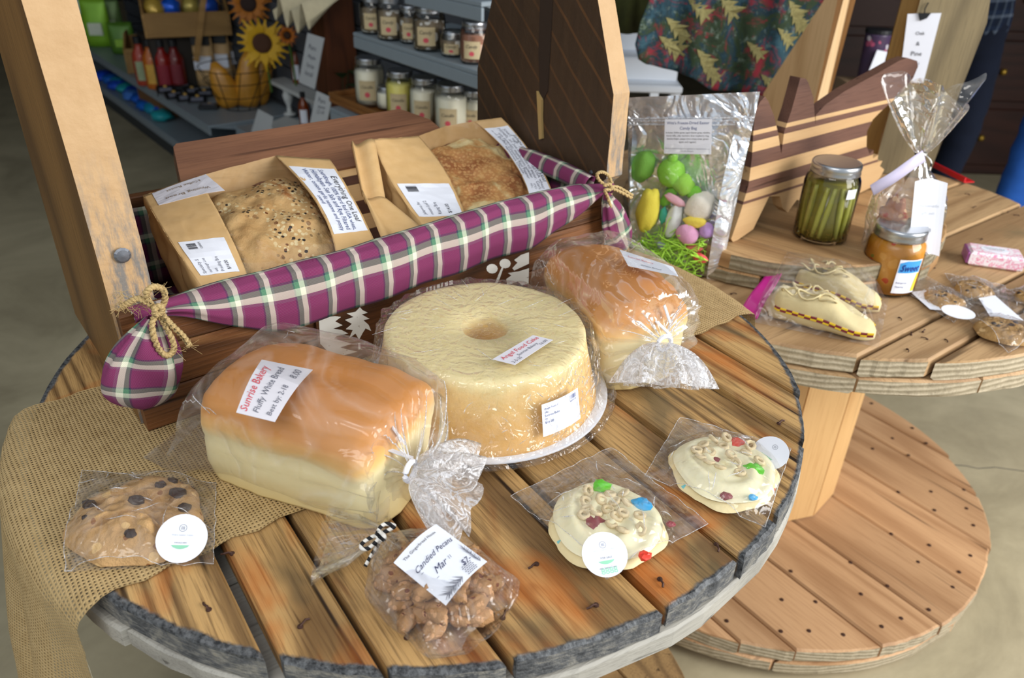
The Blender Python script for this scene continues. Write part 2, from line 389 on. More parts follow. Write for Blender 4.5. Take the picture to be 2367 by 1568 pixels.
M['twine'] = (lambda n: (lambda v: n.pbr(n.mix(n.noise(v, 420, 3, .7), rgb('94763f'), rgb('d9c08c')), .9, 0, n.bump(n.noise(v, 420, 3), .8, .002)))(n.coords()))(N('jute_twine'))
M['film_clear'] = film('candy_window_film', .006, sc=30, bump=.5, gloss=.45, dens=.3); M['film'] = film('clear_cellophane', .045, sc=38, bump=.5); M['film_bag'] = film('milky_bread_bag_film', .075, (.98, .97, .95), sc=26, bump=.4, rough=.12, gloss=.65)
M['film_tail'] = film('bunched_bag_film', .6, (.95, .95, .98), sc=150, bump=.6, rough=.14, gloss=.8); M['cling'] = film('cling_wrap', .03, (.98, .97, .95), sc=60, bump=.6, rough=.05, gloss=1.1)
M['window'] = film('bag_window_film', .004, sc=16, bump=.35, rough=.04)
M['white_plastic'] = plain('white_foam_plate', 'e4e6ee', .4, var=.03); M['walnut'] = wood('walnut', '9c6e50', '7f5640', '4c3026', 'X', 1.0, .45, rings=6, streak=.5)
M['maple'] = wood('maple', 'e6c08a', 'dbb07a', 'c59560', 'X', 1.0, .45, streak=.25); M['walnut_dark'] = wood('dark_walnut', '6e4a38', '583a2e', '33221c', 'X', 1.4, .45, streak=.5)
M['plaid'] = plaid('plaid_cotton', .78); M['burlap'] = burlap('burlap_weave'); M['burlap_tight'] = burlap('tight_burlap_weave', 'c0a06c', '9a7a48', .0036, .5, 'd8bc8c')
M['white_paint'] = (lambda n: (lambda v: n.pbr(n.mix(n.math('GREATER_THAN', n.noise(v, 90, 4, .7), .66), rgb('efeee6'), rgb('6a4a30')), .6))(n.coords()))(N('chipped_white_paint'))
# ---------------------------------------------------------------- setting
g = G(); g.grid(lambda u, v: V3((-7+14*u, -3+13*v, 0)), 1, 1); tag(g.out('floor', M['concrete'], fix=False), kind='structure')
m_wall = plain('dark_back_wall', '2a2622', .8); g = G(); g.box((-7, 9.8, 0), (7, 9.9, 3.4)); tag(g.out('wall_back', m_wall), kind='structure')
g = G(); g.box((-7.1, -3, 0), (-7, 9.9, 3.4)); tag(g.out('wall_left', m_wall), kind='structure')
g = G(); g.box((-7, 1.9, 3.0), (7, 9.9, 3.1)); tag(g.out('ceiling', m_wall), kind='structure')  # unseen; put in to keep ambient light off the back of the shop
g = G(); g.box((4.6, 2.2, 0), (4.7, 9.9, 3.0)); tag(g.out('wall_right', m_wall), kind='structure')  # unseen; added with the ceiling to darken the back
# floor crack on the right
g = G(); pts = [gz(x, y, .0) for x, y in ((2200, 1075), (2235, 1078), (2260, 1084), (2300, 1081), (2367, 1090), (2460, 1093))]
for a, b in zip(pts, pts[1:]):
    d = (b-a).normalized(); q = V3((-d.y, d.x, 0))*.0016; z = V3((0, 0, .0006)); g.add([a-q+z, b-q+z, b+q+z, a+q+z], [(0, 1, 2, 3)])
tag(g.out('trim_1', plain('crack_filler', '5c5a52', .8), fix=False), kind='structure')

# ---------------------------------------------------------------- the three discs and their spools
def plank(root, name, c, y0, y1, Rd, z0, z1, ang, mats, rr, bev=.0025, n=9):
    Rj = Rd*(1+rr.uniform(-.008, .004)); ym = (y0+y1)/2; P = []
    lim = Rd*.9995; ks = [lerp(y0, y1, k/n) for k in range(n+1)]
    xr = [math.sqrt(max(Rj*Rj-min(abs(y), Rj)**2, 1e-5)) for y in ks]
    P = [(x+rr.uniform(-.0012, .0012), y) for x, y in zip(xr, ks)] + [(-x+rr.uniform(-.0012, .0012), y) for x, y in reversed(list(zip(xr, ks)))]
    L = len(P); tilt = rr.uniform(-.0015, .0015); rings = []
    for z, i in ((z0, bev), (z0+bev, 0), (z1-bev, 0), (z1, bev)):
        ring = []
        for x, y in P:
            yy = y-ym; h = (y1-y0)/2; xx = x-i if x > 0 else x+i; yy = yy*(h-i)/h
            ring.append(V3((xx, yy, z + tilt*yy/h)))
        rings.append(ring)
    g = G(); g.loft(rings, True)
    nf = len(g.F); g.mi = [1]*nf; g.mi[-1] = 0; g.mi[-2] = 0
    for k in range(2*L, 3*L): g.mi[k] = 0       # chamfer takes the face wood
    for k in range(L, 2*L):
        if (k-L) in (n, 2*n+1): g.mi[k] = 0
    return g.out(name, mats, root, M=TR((-math.sin(ang)*ym, math.cos(ang)*ym, 0), ang))
A1, A2, A3 = -.9489, .6535, -.93
FC = (-.0985, .829); SC = (.610, 1.560)
# front table: weathered planks, its rim painted blue-gray
root1 = thing('cable_spool_table', 'weathered round cable spool table in front, stained planks with blue-gray rim', 'table', (*FC, 0))
m_top1 = wood('weathered_spool_plank', 'c9a670', 'a67c48', '452b15', 'X', 1.0, .5, bump=.7, streak=.85, rings=13,
    stain=[('b4601c', .53, 3.4, 1), ('7a3a10', .58, 5, 3), ('4a4230', .57, 3.0, 2)], rim=(root1, .4495, .008, '26282b', '66686a'))
m_rim1 = (lambda n: (lambda v: n.pbr(n.ramp(n.math('ADD', n.math('MULTIPLY', n.noise(v, 26, 4, .7, 1.5), .6), n.math('MULTIPLY', n.noise(n.n('Mapping', {0: v, 3: (1, 1, 5)}).outputs[0], 90, 4, .7), .5)), [(.38, rgb('26282c')), (.52, rgb('55575a')), (.66, rgb('8b8880')), (.8, rgb('a89f8c'))]), .75, 0, n.bump(n.noise(v, 140, 4, .7), .8, .003)))(n.coords(rnd=2)))(N('blue_gray_painted_end_grain'))
m_rim1b = wood('pale_gray_layer', 'cbc7bd', 'aaa69c', '74706a', 'X', 1.2, .8, streak=.5, bump=.5)
m_core1 = wood('weathered_stave', 'a98a5c', '8a6a44', '4d3824', 'Z', .8, .7, streak=.6)
rr = random.Random(5); c = FC; Rd = .45
o1 = [-.4499, -.32, -.252, -.167, -.03, .066, .138, .262, .332, .4499]
gaps = [0, .011, .006, .008, .008, .007, .010, .009, .006, 0]
for i, (a, b) in enumerate(zip(o1, o1[1:])): plank(root1, 'plank', c, a+gaps[i]/2, b-gaps[i+1]/2, Rd, T1-.027-rr.uniform(0, .001), T1-(.0015 if i in (2, 6) else 0), A1, [m_top1, m_rim1], rr, bev=.003)
R2 = .454
for k in range(7):
    a = -R2*.995+2*R2*.995*k/7; plank(root1, 'plank', c, a+.001, a+2*R2*.995/7-.001, R2, T1-.052, T1-.0285, A1+PI/2, [m_rim1b, m_rim1b], rr)
for k in range(7):
    a = -R2*.995+2*R2*.995*k/7; plank(root1, 'plank', c, a+.001, a+2*R2*.995/7-.001, R2, .06, .10, A1, [m_core1, m_core1], rr)
for k in range(14):
    co = .20; wd = 2*co*math.tan(PI/14)-.003; g = G(); g.box((-wd/2, co-.022, .101), (wd/2, co, T1-.053), bev=.002)
    g.out('stave', m_core1, root1, M=TR((0, 0, 0), 2*PI*k/14+.1))
g = G(); g.lathe([(0.03, 0), (.43, 0), (.43, .059), (.03, .059)], 40); g.out('foot_disc', m_core1, root1)
def nail(root, p, m, bent=True, r=.0026):
    g = G(); g.lathe([(r*.4, -.0006), (r, 0), (r*.9, .0012), (r*.3, .0016)], 8)
    if bent: g.tube([(0, 0, .001), (.003, .001, .0022), (.006, .003, .002), (.009, .003, .0008)], r*.4, 5)
    p = V3(p); g.out('nail', m, root, M=W[root.name].inverted() @ TR(p, random.Random(int(p.x*9999)).uniform(0, 6)))
for px, py in ((537, 1281), (483, 1411), (694, 1450), (940, 1475), (1162, 1430), (1240, 1305), (1378, 1400), (1525, 1340), (1690, 1130), (1655, 1260), (1440, 1290), (1800, 980), (1560, 1050)): nail(root1, gz(px, py, T1+.0002), M['nail'])

# rear spool: cleaner yellow pine
root2 = thing('cable_spool_table', 'pale pine cable spool table behind at right, big round foot showing', 'table', (*SC, 0))
m_top2 = wood('pale_pine_plank', 'c4a47a', 'b08a60', '7c5a38', 'X', .7, .6, streak=.6, bump=.3, stain=[('7d6a4c', .62, 3, 2)])
def endgrain(name, a, b_, c_, sc=16):
    n = N(name); v = n.coords(rnd=2); vz = n.n('Mapping', {0: v, 3: (1, 1, 2.2)}).outputs[0]
    wv = n.n('TexWave', {'Vector': vz, 'Scale': sc, 'Distortion': 5, 'Detail': 2, 'Detail Scale': .6}, wave_type='RINGS').outputs[1]
    c = n.mix(n.math('POWER', wv, 2), rgb(a), rgb(b_)); c = n.mix(n.math('MULTIPLY', n.math('SUBTRACT', n.noise(v, 70, 4, .7), .5, clamp=True), 3, clamp=True), c, rgb(c_))
    return n.pbr(c, .85, 0, n.bump(n.math('ADD', wv, n.noise(v, 150, 3)), .5, .002))
m_end2 = endgrain('gray_end_grain', 'bcae94', '93866c', '7a6e58')
m_foot = wood('reddish_pine_plank', 'cba47c', 'bc936a', '8c623e', 'X', .75, .6, streak=.58, bump=.2)
m_stave = wood('yellow_pine_stave', 'd6b07c', 'c99e66', 'a87644', 'Z', .5, .55, streak=.5, bump=.2)
rr = random.Random(9); Rd = .56; c = SC
for pl, ang, zt, th, mats, gp_ in (([-.5599, -.458, -.388, -.217, -.063, .09, .24, .39, .5599], A2, T2, .034, [m_top2, m_end2], .006), ([-.5599, -.40, -.24, -.08, .08, .24, .40, .5599], A2+PI/2, T2-.035, .032, [m_top2, m_end2], .003),
        ([-.5599, -.437, -.361, -.212, -.063, .088, .237, .39, .48, .5599], A3, T3, .034, [m_foot, m_end2], .004), ([-.5599, -.40, -.24, -.08, .08, .24, .40, .5599], A3+PI/2, T3-.035, .032, [m_foot, m_end2], .004)):
    for i, (a, b) in enumerate(zip(pl, pl[1:])): plank(root2, 'plank', c, a+gp_/2, b-gp_/2, Rd, zt-th, zt-rr.choice((0, 0, .001)), ang, mats, rr, bev=.004, n=11)
for k in range(12):
    co = .207; wd = 2*co*math.tan(PI/12)-.003; g = G(); g.box((-wd/2, co-.024, T3+.001), (wd/2, co, T2-.069), bev=.004)
    g.out('stave', m_stave, root2, M=TR((0, 0, 0), 2*PI*k/12-.22))
g = G(); g.lathe([(.02, 0), (.5, 0), (.5, .02), (.02, .02)], 40); g.out('foot_disc', m_foot, root2)
for px, py in ((2015, 933), (2109, 990), (2141, 1025), (2063, 1014), (2017, 1038), (2100, 1053), (2228, 1133), (2234, 1176), (2152, 1137), (2250, 1215), (2076, 1138), (2160, 1180), (2243, 1285), (2148, 1261), (2060, 1235), (2122, 1300), (2217, 1323), (2202, 1358), (2147, 1410), (2051, 1355), (1990, 1374), (1966, 1301), (1828, 1321), (1807, 1387), (1885, 1392), (1870, 1459), (1805, 1460), (1949, 1468), (2038, 1449), (2083, 1430), (1680, 1436)): nail(root2, gz(px, py, T3+.0002), M['nail'], False, .0045)
for px, py in ((2106, 775), (2133, 768), (2143, 785), (2185, 786), (2097, 808), (2078, 735), (2150, 560), (2270, 553), (2250, 480), (2330, 490), (2345, 498), (2330, 580), (2240, 450), (2160, 620), (1675, 690), (1690, 680)): nail(root2, gz(px, py, T2+.0002), M['nail'], True, .002)

# small round riser on the rear table
DC = (.529, 1.508); DZ = T2+.06
disc = thing('round_plank_riser', 'small round plank riser on the pale spool table under the striped board', 'riser', (*DC, T2+.001))
m_disc = wood('riser_plank', 'bf9c70', 'a07a4e', '5c3a1c', 'X', .8, .6, streak=.6, bump=.4, stain=[('6b3c1a', .6, 3, 3)])
m_dend = endgrain('weathered_riser_edge', '948a72', '766b52', '4a4232', 12)
rr = random.Random(3)
for pl, ang, z0, z1 in (([-.3109, -.20, -.09, .03, .14, .235, .3109], A2+PI/2+.25, .027, .059), ([-.3109, -.2, -.1, 0, .1, .2, .3109], A2+.25, 0, .026)):
    for a, b in zip(pl, pl[1:]): plank(disc, 'plank', DC, a+.002, b-.002, .311, z0, z1, ang, [m_disc, m_dend], rr, bev=.003)

# ---------------------------------------------------------------- burlap runner across the front table
def runner(l, t):
    p = bx(l, t, 0); d = V3((p.x-FC[0], p.y-FC[1], 0)); r = d.length; z = T1+.0022
    if r <= .455: return V3((p.x, p.y, z))
    # walk back to the rim along l, then hang by the distance gone past it
    s = 1 if l > .3 else -1; a = V3((BU.x, BU.y, 0))*s; b_ = d.dot(a); over = b_ - math.sqrt(max(b_*b_-(r*r-.455**2), 0)); q = p - a*over
    rad = V3((q.x-FC[0], q.y-FC[1], 0)).normalized(); out = rad*.6 + a*.6
    k = over; arc = .03
    if k < arc: ang = k/arc*PI/2; dx = math.sin(ang)*arc*.64; dz = (1-math.cos(ang))*arc*.64
    else: dx = arc*.64 + (k-arc)*.10 + .012*math.sin(t*45+k*8)*min(1, (k-arc)*6); dz = arc*.64 + (k-arc)*.97
    return V3((q.x, q.y, z)) + out*dx - V3((0, 0, dz))
nu, nv = 150, 36; V = []; UV = []; l0, l1 = -.62, 1.05
for j in range(nv+1):
    for i in range(nu+1):
        l = lerp(l0, l1, i/nu); t = lerp(-.205, .122, j/nv); wv = 0
        if j == 0 or j == nv: wv = .002*math.sin(l*130)+.002*noise.noise(V3((l*40, j, 0)))
        V.append(runner(l, t+wv)); UV.append((l, t))
F = [(j*(nu+1)+i, j*(nu+1)+i+1, (j+1)*(nu+1)+i+1, (j+1)*(nu+1)+i) for j in range(nv) for i in range(nu)]
run = mk('burlap_runner', V, F, M['burlap'], None, True, TR((*FC, T1)), world=True); tag(run, 'coarse burlap table runner lying under the wooden box and hanging off the left rim', 'table runner')
uvl = run.data.uv_layers.new(name='UVMap')
for lp in run.data.loops: uvl.data[lp.index].uv = UV[lp.vertex_index]
run.data.materials.append(M['burlap_tight'])
for p in run.data.polygons:
    if UV[p.vertices[0]][0] > .55: p.material_index = 1

g = G(); g.grid(lambda u, v: runner(lerp(-.155, -.60, u), -.205) - BB*(.055*v*min(1, u*7)) - V3((0, 0, .006*v)), 40, 8)
g.out('folded_hem', (lambda n: (lambda uv: n.pbr(n.mix(n.n('TexWave', {'Vector': uv, 'Scale': 46, 'Distortion': 1}, bands_direction='Z').outputs[1], rgb('b7a57c'), rgb('e2d8bf')), .9))(n.coords()))(N('lit_woven_hem')), run, True, world=True, fix=False)  # reverse of the runner; light falling on it is put into the paler colour
# ---------------------------------------------------------------- wooden bread box with tall end boards
BM = Matrix(((BU.x, BB.x, 0, BL.x), (BU.y, BB.y, 0, BL.y), (0, 0, 1, T1+.003), (0, 0, 0, 1)))
box = thing('bread_box', 'dark stained wooden bread box with tall end boards on the front table', 'box', M=BM)
m_box = wood('dark_stained_plank', '8a5a34', '5c3820', '2c1a10', 'X', .9, .5, streak=.7, bump=.6, rings=14, stain=[('a8794c', .60, 4, 2)])
m_sawn = (lambda n: (lambda v, sx: n.pbr(n.mix(n.math('MULTIPLY', n.math('MULTIPLY', n.math('GREATER_THAN', n.n('TexWave', {'Vector': n.n('Mapping', {0: v, 2: (.85, 0, 0)}).outputs[0], 'Scale': 9, 'Distortion': 1.2, 'Detail': 2}, bands_direction='Y').outputs[1], .965), n.math('MULTIPLY', n.noise(v, 14, 3), 1.1)), .38), n.mix(n.noise(n.n('Mapping', {0: v, 3: (1, 8, 1)}).outputs[0], 8, 4, .6), rgb('4a3520'), rgb('2f2114')), rgb('8a5a2c')), .65, 0, n.bump(n.noise(v, 60, 4), .5, .003)))(n.coords(), 0))(N('rough_sawn_board'))
m_side = wood('shaded_upright', '8a6638', '6b4c28', '3a2816', 'Z', .7, .6, streak=.6, bump=.4)  # shade on the board faces is put into this darker brown
m_edge = (lambda n: (lambda v: n.pbr(n.mix(n.math('MULTIPLY', n.math('SUBTRACT', n.noise(n.n('Mapping', {0: v, 3: (5, 5, 1)}).outputs[0], 26, 4, .7), .42, clamp=True), n.math('MULTIPLY', n.math('SUBTRACT', .30, n.n('SeparateXYZ', {0: v}).outputs[2], clamp=True), 45), clamp=True), n.mix(n.noise(v, 40, 5, .7), rgb('c8a67c'), rgb('b08c60')), rgb('7d7770')), .65, 0, n.bump(n.noise(v, 110, 4), .5, .002)))(n.coords()))(N('sawn_board_edge'))
def upright(name, l0, l1, poly, mats, lab):
    g = G(); g.prism(poly, lambda t, h, w_: V3((w_, t + .0012*noise.noise(V3((h*30, t*9, l0))), h)), l0, l1)
    n = len(poly); mi = []
    nt_ = n-2
    for k in range(len(g.F)):
        if k < nt_: mi.append(0)
        elif k < 2*nt_: mi.append(1)
        else: mi.append(2)
    g.mi = mi; return g.out(name, mats, box, label=lab)
def outline(pts, n=10):
    o = []
    for (a, b), (c_, d) in zip(pts, pts[1:]+pts[:1]): o += [(lerp(a, c_, k/n), lerp(b, d, k/n)) for k in range(n)]
    return o
upright('end_board', -.002, .040, outline([(.019, 0), (.319, 0), (.312, .20), (.303, .34), (.275, .52), (.20, .62), (.13, .62), (.085, .53), (.054, .42), (.030, .28), (.019, .19)], 6), [m_side, m_side, m_edge], 'left end board, pale sawn edge with gray patch')
upright('end_board', .663, .694, outline([(.019, 0), (.3185, 0), (.3215, .25), (.283, .361), (.20, .56), (.13, .56), (.052, .389), (.006, .272), (.004, .155), (.019, .14)], 6), [m_sawn, m_side, m_edge], 'right end board, dark rough face with saw marks')
g = G(); g.tube([(l, .165, .56) for l in (-.002, .2, .45, .694)], .016, 12); g.out('handle_rail', m_side, box, smooth=True)
# groove and splinter on the right board's face
g = G(); g.prism([(.150, .235), (.158, .235), (.166, .30), (.170, .47), (.142, .47), (.140, .34), (.141, .25)], lambda t, h, w_: V3((w_, t, h)), .6615, .6632); g.out('groove', plain('dark_groove', '2c1d10', .8), box)
g = G(); g.prism([(.150, .236), (.163, .246), (.158, .215), (.152, .175), (.145, .178), (.149, .21)], lambda t, h, w_: V3((w_ - .006*max(0, (h-.18))*10*(.17-t)*8, t, h)), .6585, .6625); g.out('splinter', plain('pale_splinter', 'a98d58', .7), box)
# front: three planks; back: two
def wall_plank(l0, l1, t0, t1, h0, h1, seed, nm='plank'):
    rr = random.Random(seed); g = G(); n = 14; rings = []
    for k in range(n+1):
        l = lerp(l0, l1, k/n); a = h0+rr.uniform(-.0006, .0006); b_ = h1+rr.uniform(-.0006, .0006); i = .0015
        rings.append([V3((l, t0+i, a)), V3((l, t0, a+i)), V3((l, t0-.0006*rr.random(), (a+b_)/2)), V3((l, t0, b_-i)), V3((l, t0+i, b_)), V3((l, t1, b_)), V3((l, t1, a))])
    g.loft(rings); return g.out(nm, m_box, box)
for h0, h1, s in ((0, .045, 1), (.0465, .094, 2), (.0955, .140, 3)): wall_plank(.0005, .668, 0, .018, h0, h1, s)
for h0, h1, s in ((0, .073, 4), (.0745, .149, 5)): wall_plank(.041, .662, .303, .318, h0, h1, s)
g = G(); g.box((.041, .019, .004), (.662, .302, .014)); g.out('bottom_board', m_box, box)
g = G(); g.lathe([(.001, -.001), (.0075, 0), (.008, .0015), (.006, .003), (.001, .0035)], 12, M=Matrix.Rotation(PI/2, 4, 'X')); g.out('nail', M['galv'], box, M=TR((.020, .0185, .195)))
g = G(); g.lathe([(.001, -.001), (.0035, 0), (.003, .0015), (.001, .002)], 8, M=Matrix.Rotation(-PI/2, 4, 'Y')); g.out('nail', M['galv'], box, M=TR((.662, .035, .155)))
# stencilled panel in the middle of the front

g = G(); g.box((.2, -.004, .004), (.519, -.0002, .122), bev=.001); sign = g.out('sign_panel', wood('sign_panel', '6e4526', '4a2c18', '24160c', 'X', 1.2, .55, streak=.7, bump=.4, rings=14), box)
def paint(poly, name='white_stencil'):
    g = G(); g.prism([(p[0], p[1]) for p in poly], lambda l, h, w_: V3((l, -.0040-w_, h)), 0, .0005); return g.out(name, M['white_paint'], sign)
def L2(px, py): q = bt(px, py, -.004) - BL; return (q.dot(BU), q.z)
rr = random.Random(2)
tree = [(737, 741), (775, 736), (788, 738), (775, 748), (792, 757), (770, 765), (790, 768), (805, 776), (778, 782), (772, 788), (790, 793), (812, 800), (786, 808), (800, 812), (826, 818), (795, 826), (772, 832), (741, 800)]
paint([L2(*p) for p in tree])
tree2 = [(832, 715), (838, 722), (850, 728), (836, 732), (854, 742), (840, 745), (852, 756), (858, 770), (845, 764), (838, 775), (830, 790), (822, 776), (808, 786), (816, 768), (800, 766), (814, 754), (798, 745), (818, 738), (802, 730), (822, 726)]
paint([L2(*p) for p in tree2])
paint([L2(*p) for p in [(828, 799), (833, 798), (833, 812), (829, 813)]])
for cx, cy in ((1137, 626), (1167, 614)): paint([L2(cx+13*math.cos(2*PI*k/12), cy+11*math.sin(2*PI*k/12)) for k in range(12)])
paint([L2(*p) for p in [(1222, 588), (1222, 614), (1205, 622), (1188, 630), (1184, 625), (1196, 612), (1188, 606), (1204, 594)]])
paint([L2(*p) for p in [(1222, 625), (1221, 660), (1206, 664), (1196, 655), (1172, 664), (1170, 650), (1182, 642), (1174, 636), (1200, 632)]])
paint([L2(*p) for p in [(1152, 640), (1160, 622), (1163, 624), (1154, 650), (1146, 664), (1143, 662)]])
for x, y, wd in ((962, 676, 9), (985, 671, 4), (993, 668, 5), (1002, 667, 3), (1010, 663, 6), (1020, 660, 3), (1028, 658, 7), (1038, 655, 8)):
    paint([L2(x, y), L2(x+wd, y-2), L2(x+wd, y+7), L2(x, y+9)], 'stencil_letter')

# ---------------------------------------------------------------- checked cloth lining the box
def uvmesh(name, fn, nu, nv, uvf, m, parent=None, lab=None, cat=None, M_=None, thick=0):
    V = [fn(i/nu, j/nv) for j in range(nv+1) for i in range(nu+1)]; UV = [uvf(i/nu, j/nv) for j in range(nv+1) for i in range(nu+1)]
    F = [(j*(nu+1)+i, j*(nu+1)+i+1, (j+1)*(nu+1)+i+1, (j+1)*(nu+1)+i) for j in range(nv) for i in range(nu)]
    o = mk(name, V, F, m, parent, True, M_, world=True); l = o.data.uv_layers.new(name='UVMap')
    for lp in o.data.loops: l.data[lp.index].uv = UV[lp.vertex_index]
    if lab: tag(o, lab, cat)
    if thick: mo = o.modifiers.new('thickness', 'SOLIDIFY'); mo.thickness = thick; mo.offset = 0
    return o
cloth = thing('cloth_liner', 'magenta, green and cream checked cloth lining the bread box, tied at the corners', 'cloth', M=BM.copy())
def flap_w(l):      # how far the flap hangs outside
    return .012 + .052*smooth01((l-.035)/.13)*smooth01((.665-l)/.16)
def front(u, v):
    l = lerp(.012, .668, u); w_ = flap_w(l); top = .151 - .006*math.sin(l*9) + .002*noise.noise(V3((l*18, 0, 0)))
    bunch = 1-smooth01((l-.01)/.09) + 1-smooth01((.668-l)/.07)
    prof = [(.040, .052), (.026, .10), (.023, top-.008), (.018, top+.001), (.006, top+.004), (-.006, top), (-.012, top-.3*w_), (-.014, top-.65*w_), (-.0095, top-w_)]
    k = v*(len(prof)-1); i = min(int(k), len(prof)-2); f = k-i; t = lerp(prof[i][0], prof[i+1][0], f); h = lerp(prof[i][1], prof[i+1][1], f)
    ct, ch = -.006, top-.012; g_ = bunch*.42; t = lerp(t, ct, g_) if v > .2 else t; h = lerp(h, ch, g_) if v > .2 else h
    t += bunch*.004*math.sin(v*26+l*40); h += bunch*.003*math.cos(v*22); t -= .003*math.sin(l*60+v*3)*(v > .5)
    return bx(l, t-.003, h)
uvmesh('front_roll', front, 150, 40, lambda u, v: (.65*u, .012+.115*v), M['plaid'], cloth, M_=TR((0, 0, 0)), thick=.0012)
def ends(L, sgn):
    def f(u, v):
        t = lerp(.02, .30, u); prof = [(.016, .04), (.008, .10), (.004, .148), (0.0, .156), (.012, .160), (.022, .152), (.024, .136)]
        k = v*(len(prof)-1); i = min(int(k), len(prof)-2); ff = k-i; a = lerp(prof[i][0], prof[i+1][0], ff); h = lerp(prof[i][1], prof[i+1][1], ff)
        return bx(L + sgn*(a+.002+.003*noise.noise(V3((u*6, v*5, L)))), t, h + .004*math.sin(u*5))
    return f
uvmesh('end_lining', ends(.660, -1), 40, 14, lambda u, v: (.28*u, .1*v+.03), M['plaid'], cloth, M_=TR((0, 0, 0)), thick=.0012)
uvmesh('end_lining', lambda u, v: bx(.044+.006*noise.noise(V3((u*7, v*6, 3)))+.003*math.sin(u*30), lerp(.02, .30, u), lerp(.03, .132, v)), 40, 12, lambda u, v: (.28*u, .1*v), M['plaid'], cloth, M_=TR((0, 0, 0)), thick=.0012)
uvmesh('back_lining', lambda u, v: bx(lerp(.045, .658, u), .298-.004*abs(noise.noise(V3((u*14, v*5, 1))))-.001, lerp(.03, .140, v)), 60, 10, lambda u, v: (.61*u, .1*v), M['plaid'], cloth, M_=TR((0, 0, 0)), thick=.0012)
uvmesh('floor_lining', lambda u, v: bx(lerp(.05, .655, u), lerp(.022, .296, v), .024+.012*noise.noise(V3((u*9, v*6, 4)))+.006*math.sin(u*40+v*6)), 80, 30, lambda u, v: (.61*u, .27*v), M['plaid'], cloth, M_=TR((0, 0, 0)), thick=.0012)
def tail(px0, py0, px1, py1, t, wd, nm, seed):
    a = bt(px0, py0, t); b_ = bt(px1, py1, t); ax = b_-a; L = ax.length; d = ax.normalized(); sd = d.cross(BB).normalized()
    rings = []; UVs = []; n = 30; m = 48; V = []; UV = []; 
    for j in range(n+1):
        v = j/n; w_ = wd*(.16 + .84*math.sin(min(1, v*1.5)*PI/2)**1.0)*(1 if v < .72 else math.sqrt(max(0, 1-((v-.72)/.285)**2))*.94+.06); th = w_*.34 + .003
        for i in range(m+1):
            an = 2*PI*i/m; pl = 1 + .16*math.sin(an*7+seed)*max(0, 1-v*1.15) + .09*math.sin(an*3+seed*2+v*3)
            p = a + d*(v*L) + sd*math.cos(an)*w_*pl - BB*math.sin(an)*th*pl*(1 + .2*math.sin(v*9+i*.4)) ; V.append(p); UV.append((i/m*wd*4.4, v*L*1.15+.01))
    F = [(j*(m+1)+i, j*(m+1)+i+1, (j+1)*(m+1)+i+1, (j+1)*(m+1)+i) for j in range(n) for i in range(m)]
    o = mk(nm, V, F, M['plaid'], cloth, True, TR((0, 0, 0)), world=True); l = o.data.uv_layers.new(name='UVMap')
    for lp in o.data.loops: l.data[lp.index].uv = UV[lp.vertex_index]
tail(352, 735, 326, 940, -.028, .037, 'gathered_corner', 1)
tail(1400, 447, 1443, 574, -.020, .024, 'gathered_corner', 4)
# jute bows
def curve_pts(ps, n=8):
    ps = [V3(p) for p in ps]; out = []
    for i in range(len(ps)-1):
        p0 = ps[max(i-1, 0)]; p1 = ps[i]; p2 = ps[i+1]; p3 = ps[min(i+2, len(ps)-1)]
        for k in range(n):
            t = k/n; out.append(.5*((2*p1)+(-p0+p2)*t+(2*p0-5*p1+4*p2-p3)*t*t+(-p0+3*p1-3*p2+p3)*t**3))
    out.append(ps[-1]); return out
def bow(lab, strands, r, grp=None, t0=-.05):
    root = thing('twine_bow', lab, 'bow', bt(*strands[0][1][0][:2], t0))
    for nm, pts in strands:
        P = curve_pts([bt(x, y, t0 + dt) for x, y, dt in pts], 8); g = G()
        # two twisted plies
        for ph in (0, PI):
            Q = []
            for i, p in enumerate(P):
                d = (P[min(i+1, len(P)-1)]-P[max(i-1, 0)]).normalized(); x = d.cross(BB); x = x.normalized() if x.length > .05 else V3((0, 0, 1)); y = d.cross(x)
                Q.append(p + (x*math.cos(i*1.1+ph)+y*math.sin(i*1.1+ph))*r*.42)
            g.tube(Q, r*.68, 6)
        g.out(nm, M['twine'], root, True, world=True)
    return root
b1 = bow('large jute twine bow tying the cloth at the left corner of the bread box', [
    ('loop', [(368, 722, 0), (350, 705, -.004), (338, 680, -.008), (352, 664, -.01), (375, 668, -.008), (382, 690, -.004), (372, 715, 0), (364, 728, 0)]),
    ('loop', [(366, 722, -.002), (352, 745, -.006), (356, 780, -.008), (370, 812, -.008), (388, 822, -.008), (402, 808, -.008), (396, 780, -.008), (380, 750, -.006), (366, 724, -.002)]),
    ('loose_end', [(366, 716, -.004), (384, 738, -.008), (405, 760, -.01), (425, 780, -.01), (438, 800, -.01)]),
    ('loose_end', [(364, 718, -.004), (340, 700, -.004), (318, 690, 0), (298, 700, .004), (283, 708, .008)]),
    ('knot', [(356, 712, -.008), (372, 708, -.012), (374, 722, -.012), (358, 726, -.010), (360, 712, -.012)])], .0032, t0=-.034)
b2 = bow('smaller jute twine bow tying the cloth at the right corner of the bread box', [
    ('loop', [(1402, 430, 0), (1386, 418, -.002), (1380, 403, -.004), (1392, 398, -.006), (1405, 405, -.006), (1412, 420, -.004), (1408, 432, 0)]),
    ('loose_end', [(1406, 434, -.002), (1420, 438, -.004), (1438, 446, -.004), (1460, 458, -.004)]),
    ('loose_end', [(1406, 434, -.002), (1425, 432, 0), (1445, 442, .002), (1462, 452, .002)]),
    ('knot', [(1396, 430, -.006), (1410, 426, -.008), (1412, 438, -.008), (1398, 440, -.008), (1404, 455, -.004), (1412, 480, -.002)])], .0024, t0=-.024)
g = G(); rr = random.Random(4)        # frayed fibres
